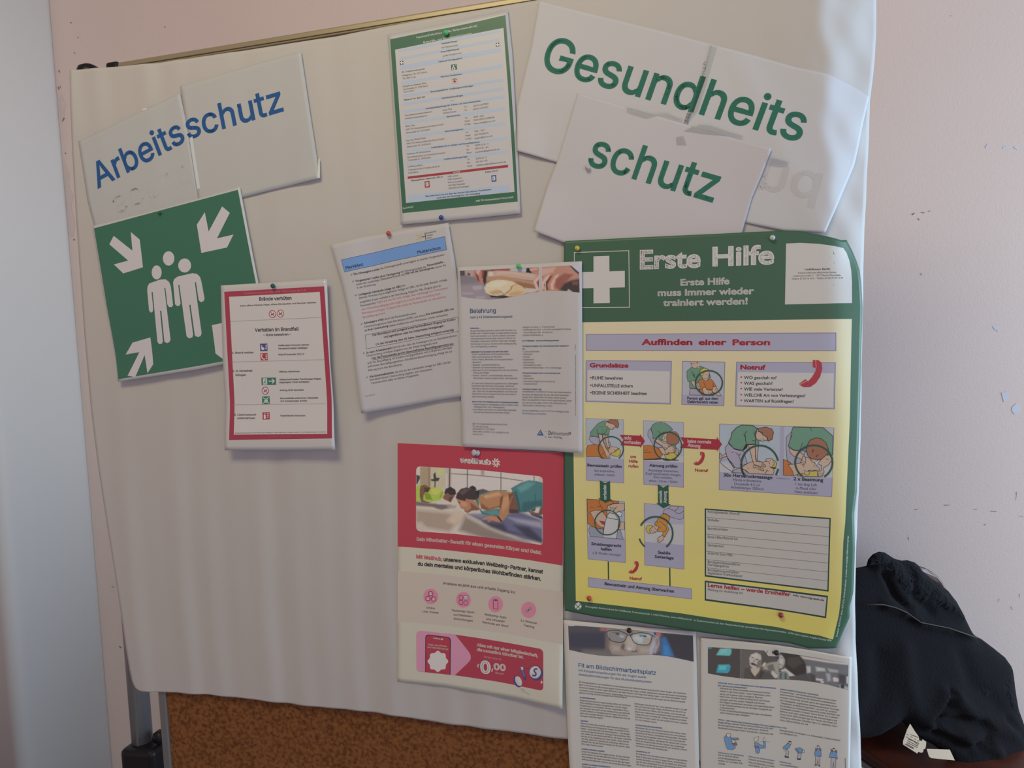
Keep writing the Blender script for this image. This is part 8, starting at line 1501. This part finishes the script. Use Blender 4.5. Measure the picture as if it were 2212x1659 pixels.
('P','photo_print',355,1,200,68,[115,-130,615,-90,941,-67,1004,-144,1141,-133,1171,-62,1461,-64,1723,-70,2131,-93],[137,-549,329,-559,580,-555,829,-538,1073,-502,1267,-475,1460,-455,1651,-448,1888,-459,2150,-502],[(309,2.16,[103,-126,654,-78,680,-558,127,-602]),(310,1.49,[595,-97,951,-68,1024,-506,641,-565]),(311,.53,[595,-92,611,-92,633,-566,619,-568]),(312,1.48,[912,-84,1014,-145,1151,-147,1115,-205,999,-232,948,-368,882,-249]),(313,.65,[296,-131,446,-106,469,-127,465,-181,442,-222,246,-241]),(314,1.29,[316,-138,406,-120,389,-182,300,-206]),(315,.86,[113,-130,174,-127,165,-148,114,-155]),(316,.65,[284,-387,444,-357,467,-386,455,-464,427,-501,260,-516]),(317,1.29,[300,-401,410,-384,394,-452,293,-467]),(318,.87,[136,-382,187,-386,160,-444,134,-448]),(319,.86,[666,-561,671,-387,759,-363,815,-473,899,-375,1029,-409,1121,-481,976,-519]),(320,.64,[750,-375,826,-493,818,-526,764,-449]),(321,.85,[909,-384,959,-398,925,-499,876,-507]),(322,.85,[760,-374,897,-343,881,-410,826,-493,773,-426]),(323,.75,[731,-217,758,-160,825,-113,895,-140,920,-222,906,-320,858,-359,789,-370,747,-322]),(119,1.7,[758,-160,845,-126,859,-188,780,-199]),(324,.85,[861,-230,919,-211,906,-320,858,-359,837,-330]),(325,.53,[755,-289,784,-274,835,-298,857,-327,817,-323,767,-314]),(326,.43,[765,-193,795,-192,790,-206,769,-207]),(326,.43,[821,-217,860,-211,856,-229,826,-231]),(327,.64,[801,-218,818,-258,794,-272]),(328,.64,[905,-139,936,-166,942,-272,915,-319]),(329,1.06,[936,-327,991,-265,1058,-234,1155,-210,1171,-399,1126,-395,1026,-367,947,-357]),(330,1.27,[993,-297,1079,-253,1126,-395,1017,-368]),(331,.85,[1075,-360,1166,-400,1169,-463,1111,-472,1058,-405]),(332,.53,[920,-318,942,-262,970,-247,977,-267,954,-313]),(333,.53,[1106,-377,1151,-402,1142,-414]),(334,.63,[1153,-93,1216,-84,1249,-154,1244,-229,1209,-308,1171,-314,1157,-242,1140,-202,1157,-157]),(335,1.06,[1169,-123,1218,-126,1215,-233,1176,-239]),(336,.42,[1190,-141,1214,-143,1210,-155,1191,-154]),(337,.42,[1157,-247,1196,-241,1177,-258]),(119,.74,[1192,-343,1257,-301,1358,-360,1408,-394,1313,-415]),(338,.63,[1206,-330,1288,-328,1322,-419,1261,-364]),(339,.85,[1154,-444,1174,-377,1260,-343,1300,-369,1334,-459,1161,-486]),(340,.63,[1185,-397,1213,-372,1209,-479,1190,-482]),(341,.63,[1252,-376,1276,-373,1286,-467,1262,-471]),(342,1.48,[1323,-429,1548,-329,1631,-442,1335,-470]),(343,1.27,[1158,-87,1243,-54,1465,-62,1528,-153,1563,-253,1539,-341,1408,-394,1318,-334,1256,-280,1245,-165,1197,-103]),(344,1.89,[1286,-127,1438,-93,1501,-178,1373,-283,1283,-233]),(119,1.47,[1456,-74,2133,-91,2135,-122,1821,-128,1497,-115]),(345,2.09,[1507,-124,1915,-125,2126,-133,2147,-483,1746,-455,1582,-250]),(346,1.05,[1551,-218,1608,-214,1618,-307,1567,-326]),(347,1.67,[1684,-212,1807,-214,1819,-254,1697,-274]),(348,1.66,[1845,-209,1997,-218,1989,-250,1876,-256]),(349,1.67,[1831,-284,1887,-286,1903,-388,1857,-406]),(119,.73,[1694,-379,1799,-384,1781,-413,1696,-416]),(119,.73,[1762,-410,1810,-413,1802,-446,1769,-446]),(119,.83,[1924,-343,1956,-328,2014,-341,2012,-388,1941,-398]),(350,2.07,[2000,-270,2135,-277,2143,-421,2018,-413]),(351,1.24,[2116,-299,2141,-297,2147,-401,2123,-402]),(352,1.26,[1605,-330,1682,-339,1689,-454,1641,-451]),(353,1.25,[2029,-433,2146,-463,2148,-499,2032,-485]),(354,.83,[2039,-442,2084,-406,2098,-477,2051,-493])]),
('F','photo_print',356,2,[1054,-65,1082,-55,1127,-70,1109,-94,1061,-106]),
('S','photo_print',357,2,.85,0,1,[971,-108,981,-83,990,-65]),
]),
]
PINS = [(-342.2,506.5,'contact',358,'ball','green ball pin through the top of the green bordered contact list'),
(-367.1,216.6,'contact',359,'ball','dark blue ball pin through the lower margin of the green bordered contact list'),
(-459,199,'leaflet',360,'ball','orange red ball pin at the top of the sheet with the blue title bar'),
(-243.1,128.7,'briefing',358,'ball','green ball pin above the photo of hands rolling dough'),
(-329.1,-168.5,'wellness',361,'push','white push pin at the top of the red and cream poster'),
(-148.6,148.8,'firstaid',362,'ball','yellow ball pin in the upper left corner of the first aid poster'),
(137.8,140.3,'firstaid',363,'ball','white ball pin at the top edge of the first aid poster'),
(-155.8,-401,'firstaid',364,'ball','orange red ball pin in the lower left corner of the first aid poster'),
(131,-420.9,'firstaid',365,'ball','dark red ball pin at the bottom of the first aid poster'),
(-96.3,-454.3,'eyes',366,'ball','black ball pin above the photo of a face in glasses'),
(123.1,-480.4,'stretch',367,'ball','black ball pin in the photo of two people'),
(-672.7,127.7,'fire',368,'ball','dark green ball pin at the top of the red bordered fire notice'),
(-126.9,270.9,'green_word',369,'ball','cream ball pin in the sheet with the green word schutz'),
(-889.7,272.2,'assembly',370,'small','small dark green pin at the top of the green assembly sign')]
# ---------------------------------------------------------------- build the sheets
chars = {k: set() for k in 'IB'}
for pg in PAGES:
    for op in pg[6]:
        if op[0] == 'T': chars[op[4]] |= set(op[8])
for k in 'IB': prepare_glyphs(sorted(chars[k] | {'H'}), k)
for name, key, label, cat, (o, th), fin, ops in PAGES:
    sh = Sheet(name, key, label, cat, o, th, fin)
    for op in ops: sh.run(op)
    sh.finish()

# ---------------------------------------------------------------- pins
for x, y, key, tone, kind, label in PINS:
    z = float(height(key, x, y)); m = principled('pin_plastic_%d' % tone, s2l(tone), 0.28, 0.5); root = empty('push_pin', bw(x, y, z)); tag(root, label, 'pin', 'pins in the notices')
    up = Matrix.Rotation(math.radians(90), 4, 'X')         # local +z points into the room
    bm = bmesh.new()
    if kind == 'push': prof = [(0, 0.0006), (0.0048, 0.0006), (0.005, 0.0014), (0.0046, 0.0022), (0.0032, 0.003), (0.0027, 0.0055), (0.0032, 0.0085), (0.0048, 0.0096), (0.0050, 0.0106), (0.0045, 0.0114), (0, 0.0116)]; up = Matrix.Rotation(math.radians(90), 4, 'X') @ Matrix.Rotation(math.radians(-14), 4, 'X') @ Matrix.Rotation(math.radians(-24), 4, 'Y')
    else:
        r = 0.0040 if kind == 'ball' else 0.0026; prof = [(0, 0.0007)] + [(r * math.sin(a), r + 0.0007 - r * math.cos(a)) for a in np.linspace(0.3, math.pi - 0.12, 12)] + [(0, 2 * r + 0.0007)]
    lathe(bm, prof, up, 22); bm_obj('head', bm, m, root)
    bm = bmesh.new(); lathe(bm, [(0.0005, 0.0012), (0.0005, -0.004), (0, -0.006)], up, 8); bm_obj('needle', bm, principled('pin_steel', s2l('9a9a9a'), 0.3, 0.5, 1.0), root)

# ---------------------------------------------------------------- the chair (faces the room, turned to the right)
m_wood = noise_bump(principled('red_brown_wood', s2l('5a2a1c'), 0.35, 0.45), 30, 0.1, 0.001, 4, s2l('3c1a12'), 14)
m_chrome = principled('chrome', s2l('b8b8ba'), 0.18, 0.5, 1.0)
CF = Vector((0.5, -0.866, 0)); CA = Vector((0.866, 0.5, 0)); LB = bw(275, 0, -490); LB.z = 0
chair = empty('chair', LB + CA * 0.18 + CF * 0.2); tag(chair, 'wooden chair with a chrome frame, dark fleece jacket hung over its back, beside the board', 'chair')
cl = lambda a, f, z: LB + CA * a + CF * f + Vector((0, 0, z)) - chair.location
def plank(nm, pts, thick, nrm, mat):           # outline in space, given thickness along nrm, softened edges
    bm = bmesh.new(); vs = [bm.verts.new(p) for p in pts]; f = bm.faces.new(vs); r = bmesh.ops.extrude_face_region(bm, geom=[f]); vv = [v for v in r['geom'] if isinstance(v, bmesh.types.BMVert)]
    bmesh.ops.translate(bm, vec=nrm * thick, verts=vv); bmesh.ops.recalc_face_normals(bm, faces=bm.faces)
    bmesh.ops.bevel(bm, geom=[e_ for e_ in bm.edges if e_.calc_face_angle(0) > 0.8], offset=thick * 0.3, segments=3, affect='EDGES', profile=0.5); return bm_obj(nm, bm, mat, chair, False)
def rounded(w, h, r, n=7):
    out = []
    for cx, cy, a0 in ((w - r, h - r, 0), (r, h - r, 90), (r, r, 180), (w - r, r, 270)):
        out += [(cx + r * math.cos(math.radians(a0 + 90 * k / n)), cy + r * math.sin(math.radians(a0 + 90 * k / n))) for k in range(n + 1)]
    return out
plank('seat', [cl(a, f, 0.452) for a, f in rounded(0.37, 0.40, 0.03)], 0.02, Vector((0, 0, -1)), m_wood)
bp_ = rounded(0.355, 0.30, 0.075)
plank('backrest', [cl(a, -0.01 - 0.04 * (z / 0.3) + 0.03 * ((a - 0.1775) / 0.1775) ** 2, 0.452 + z) for a, z in bp_], 0.014, -CF, m_wood)
for a in (0.012, 0.358):
    bm = bmesh.new(); tube(bm, [cl(a, 0.37, 0.01), cl(a, 0.365, 0.39), cl(a, 0.35, 0.412), cl(a, 0.33, 0.418), cl(a, 0.03, 0.418)], 0.011); bm_obj('leg', bm, m_chrome, chair)
    bm = bmesh.new(); tube(bm, [cl(a, -0.04, 0.01), cl(a, 0.0, 0.42), cl(a, -0.03, 0.66)], 0.011); bm_obj('leg', bm, m_chrome, chair)
bm = bmesh.new(); tube(bm, [cl(0.012, 0.30, 0.418), cl(0.358, 0.30, 0.418)], 0.010); bm_obj('crossbar', bm, m_chrome, chair)

# ---------------------------------------------------------------- the jacket over the chair back
m_fleece = noise_bump(principled('dark_navy_fleece', s2l('1b1b1e'), 0.95, 0.06, sheen=0.03), 230, 0.7, 0.003, 5)
m_pile = noise_bump(principled('dark_teddy_pile', s2l('1c1c20'), 0.95, 0.06, sheen=0.05), 120, 1.0, 0.008, 6)
m_label = principled('cream_label', s2l('c8b49c'), 0.7, 0.2); m_lprint = principled('label_print', s2l('5a4c42'), 0.7, 0.2); m_zip = principled('zip_tape', s2l('46423e'), 0.6, 0.2)
JO = bw(420, -700, -520)
jacket = empty('jacket', JO); tag(jacket, 'dark navy fleece jacket with a furry collar, draped over the wooden chair', 'jacket')
def jacket_depth(s_, y_):                      # mm out from the back-rest plane: over the back, then slumping forward on the seat
    return 45.0 + 95.0 * sm(-600, -800, y_) + 60.0 * sm(-760, -880, y_)
FOLDS = [(14,9,[(87.8,-571.3),(119.7,-583.2),(149.5,-598.8),(181.7,-623.5),(247.4,-643.5),(308.6,-669.5)]),(-16,8,[(110.9,-492.8),(101.7,-513.9),(120.5,-560.7),(149.7,-592.9)]),(-12,10,[(159,-497.5),(173.4,-541.1),(168.9,-568.1),(210.8,-604.5)]),(12,14,[(195.2,-517.4),(249.5,-580.4),(300.1,-627.2)]),(-18,8,[(176.6,-740.9),(159.1,-757.3),(126.2,-779),(117,-781.8),(114.5,-794)]),(14,16,[(182.9,-749.5),(205.7,-783.3),(237.9,-802.6),(293.6,-821.6)]),(14,14,[(161.2,-742.3),(135.8,-765.2),(100.8,-784.9)]),(-16,9,[(124.2,-781.5),(177.7,-788.3),(219.1,-796.1)]),(-16,8,[(85.5,-794.3),(127.9,-806.4),(161.2,-828.4),(208.1,-822.2)]),(14,10,[(116.9,-790.9),(140.7,-805),(170.5,-824.5)]),(12,12,[(164,-805.2),(191.6,-814.2),(218.2,-837.4)]),(-14,9,[(283.7,-806.1),(300.6,-829.6)]),(-10,22,[(51.2,-666.8),(19.1,-720.9),(-30.4,-756.7)]),(8,20,[(114.5,-660.2),(85.6,-716.2),(81.9,-767.7)]),(-8,20,[(247.7,-694.3),(236.5,-738.5),(273.3,-775.4)])]
def seg_dist(P, L):
    d = np.full(len(P), 1e9)
    for a, b in zip(L, L[1:]):
        a, b = np.array(a), np.array(b); v = b - a; t = np.clip(((P - a) @ v) / (v @ v), 0, 1)[:, None]; d = np.minimum(d, np.hypot(*(P - a - t * v).T))
    return d
def puffy(nm, outline, mat, plump, back, step, extra=0.0, rough=0.0, folds=True):
    V, F = cut_fill(arr(outline), step); P = arr(outline); d = seg_dist(V, list(P) + [P[0]])
    k = 1 - np.exp(-d / 24.0); h = plump * k
    if folds:
        for A, w, L in FOLDS: h = h + A * k * np.exp(-(seg_dist(V, L) / w) ** 2)
    rng = np.random.default_rng(2); h = h + rough * k * rng.normal(0, 1, len(V))
    base = jacket_depth(V[:, 0], V[:, 1]) + extra; n = len(V)
    def place(dep): 
        q = V[:, :1] * np.array(CA) / 1000.0 + dep[:, None] * np.array(CF) / 1000.0; q[:, 2] = V[:, 1] / 1000.0 + H; return q + np.array(bw(*JREF)) * np.array((1, 1, 0)) - np.array(JO)
    me = bpy.data.meshes.new(nm); A, B = place(base + h), place(base - back * k)
    a, b, c = V[F[:, 0]], V[F[:, 1]], V[F[:, 2]]; fl = (b[:, 0] - a[:, 0]) * (c[:, 1] - a[:, 1]) - (b[:, 1] - a[:, 1]) * (c[:, 0] - a[:, 0]) < 0; F = np.where(fl[:, None], F[:, ::-1], F)
    me.from_pydata(np.vstack((A, B)).tolist(), [], np.vstack((F, F[:, ::-1] + n)).tolist()); me.materials.append(mat)
    bm = bmesh.new(); bm.from_mesh(me); bmesh.ops.remove_doubles(bm, verts=bm.verts, dist=1e-5); bm.to_mesh(me); bm.free(); return link(nm, me, jacket)
JREF = (275, 0, -490)
body = puffy('body', [-381,-5129,139,-5022,456,-4970,751,-4963,827,-4828,949,-4747,1118,-4711,1249,-4748,1391,-4846,1486,-4909,1692,-4986,1852,-4999,2023,-5062,2133,-5148,2241,-5294,2437,-5463,2687,-5621,2937,-5832,3155,-6098,3246,-6355,3261,-6583,3252,-6698,3298,-6770,3429,-6860,3599,-7035,3763,-7216,3806,-7365,3711,-7586,3613,-7770,3490,-7977,3338,-8457,3405,-9558,1370,-9169,1242,-8502,1163,-8332,1070,-8237,885,-8115,725,-8029,613,-7811,395,-7860,13,-7924,-265,-7927,-614,-7879,-1174,-7749], m_fleece, 34.0, 20.0, 7.0)
puffy('collar', [625,-4902,677,-4774,798,-4684,964,-4649,1094,-4686,1234,-4783,1328,-4844,1531,-4921,1688,-4933,1858,-4996,1966,-5080,2097,-5228,2291,-5395,2512,-5547,2760,-5755,2982,-6022,3094,-6286,3120,-6516,3126,-6617,2972,-6546,2737,-6411,2415,-6295,2156,-6129,1740,-5947,1379,-5811,1206,-5589,1037,-5290,924,-5108,967,-4911], m_pile, 26.0, 6.0, 6.0, 14.0, 1.6)
puffy('sleeve', [2142,-7498,2678,-7271,3042,-7286,3528,-7239,3664,-7353,3497,-7711,3359,-7951,3218,-8182,2930,-8067,2937,-7777,2553,-7793], m_pile, 22.0, 6.0, 7.0, 16.0, 1.2, False)
def on_jacket(pts, out):
    V = arr(pts); dep = jacket_depth(V[:, 0], V[:, 1]) + out; q = V[:, :1] * np.array(CA) / 1000.0 + dep[:, None] * np.array(CF) / 1000.0; q[:, 2] = V[:, 1] / 1000.0 + H
    return [Vector(p) for p in q + np.array(bw(*JREF)) * np.array((1, 1, 0)) - np.array(JO)]
bm = bmesh.new(); tube(bm, on_jacket([277,-5565,717,-5633,1032,-5750,1325,-5904,1662,-6158,2325,-6362,2941,-6624], 47.0), 0.0014, 8); bm_obj('zip', bm, m_zip, jacket)
for k, pts in enumerate([[421,-7634,305,-7705,112,-7845,78,-7889,294,-8053,339,-8033,448,-7927,490,-7839,456,-7752],[467,-7901,565,-7916,477,-8033,439,-8064,393,-8064,320,-8033],[564,-7901,621,-7947,566,-8011,521,-8039,474,-8024],[574,-8048,1064,-8136,1058,-8288,576,-8179,546,-8150]]):
    bm = bmesh.new(); bm.faces.new([bm.verts.new(p) for p in on_jacket(pts, 50.0 - 1.5 * k)]); lo = bm_obj('care_label', bm, m_label, jacket, False); md = lo.modifiers.new('thickness', 'SOLIDIFY'); md.thickness = 0.0006; md.offset = 0
    if k == 0:
        bm = bmesh.new()
        for L in [[250,-7764,281,-7780],[210,-7795,238,-7806],[310,-7807,349,-7827],[375,-7850,405,-7865],[422,-7883,447,-7897],[235,-7810,425,-7927],[232,-7831,331,-7876,400,-7944],[207,-7849,379,-7956],[177,-7873,354,-7973],[154,-7887,274,-7968],[120,-7886,256,-7976],[329,-7780,474,-7847]]:
            v, f = ribbon(arr(L), 0.55, False); vv = [bm.verts.new(p) for p in on_jacket((v * 10).ravel().tolist(), 50.9)]
            for t in f: bm.faces.new([vv[i] for i in t])
        bm_obj('label_print', bm, m_lprint, lo, False)
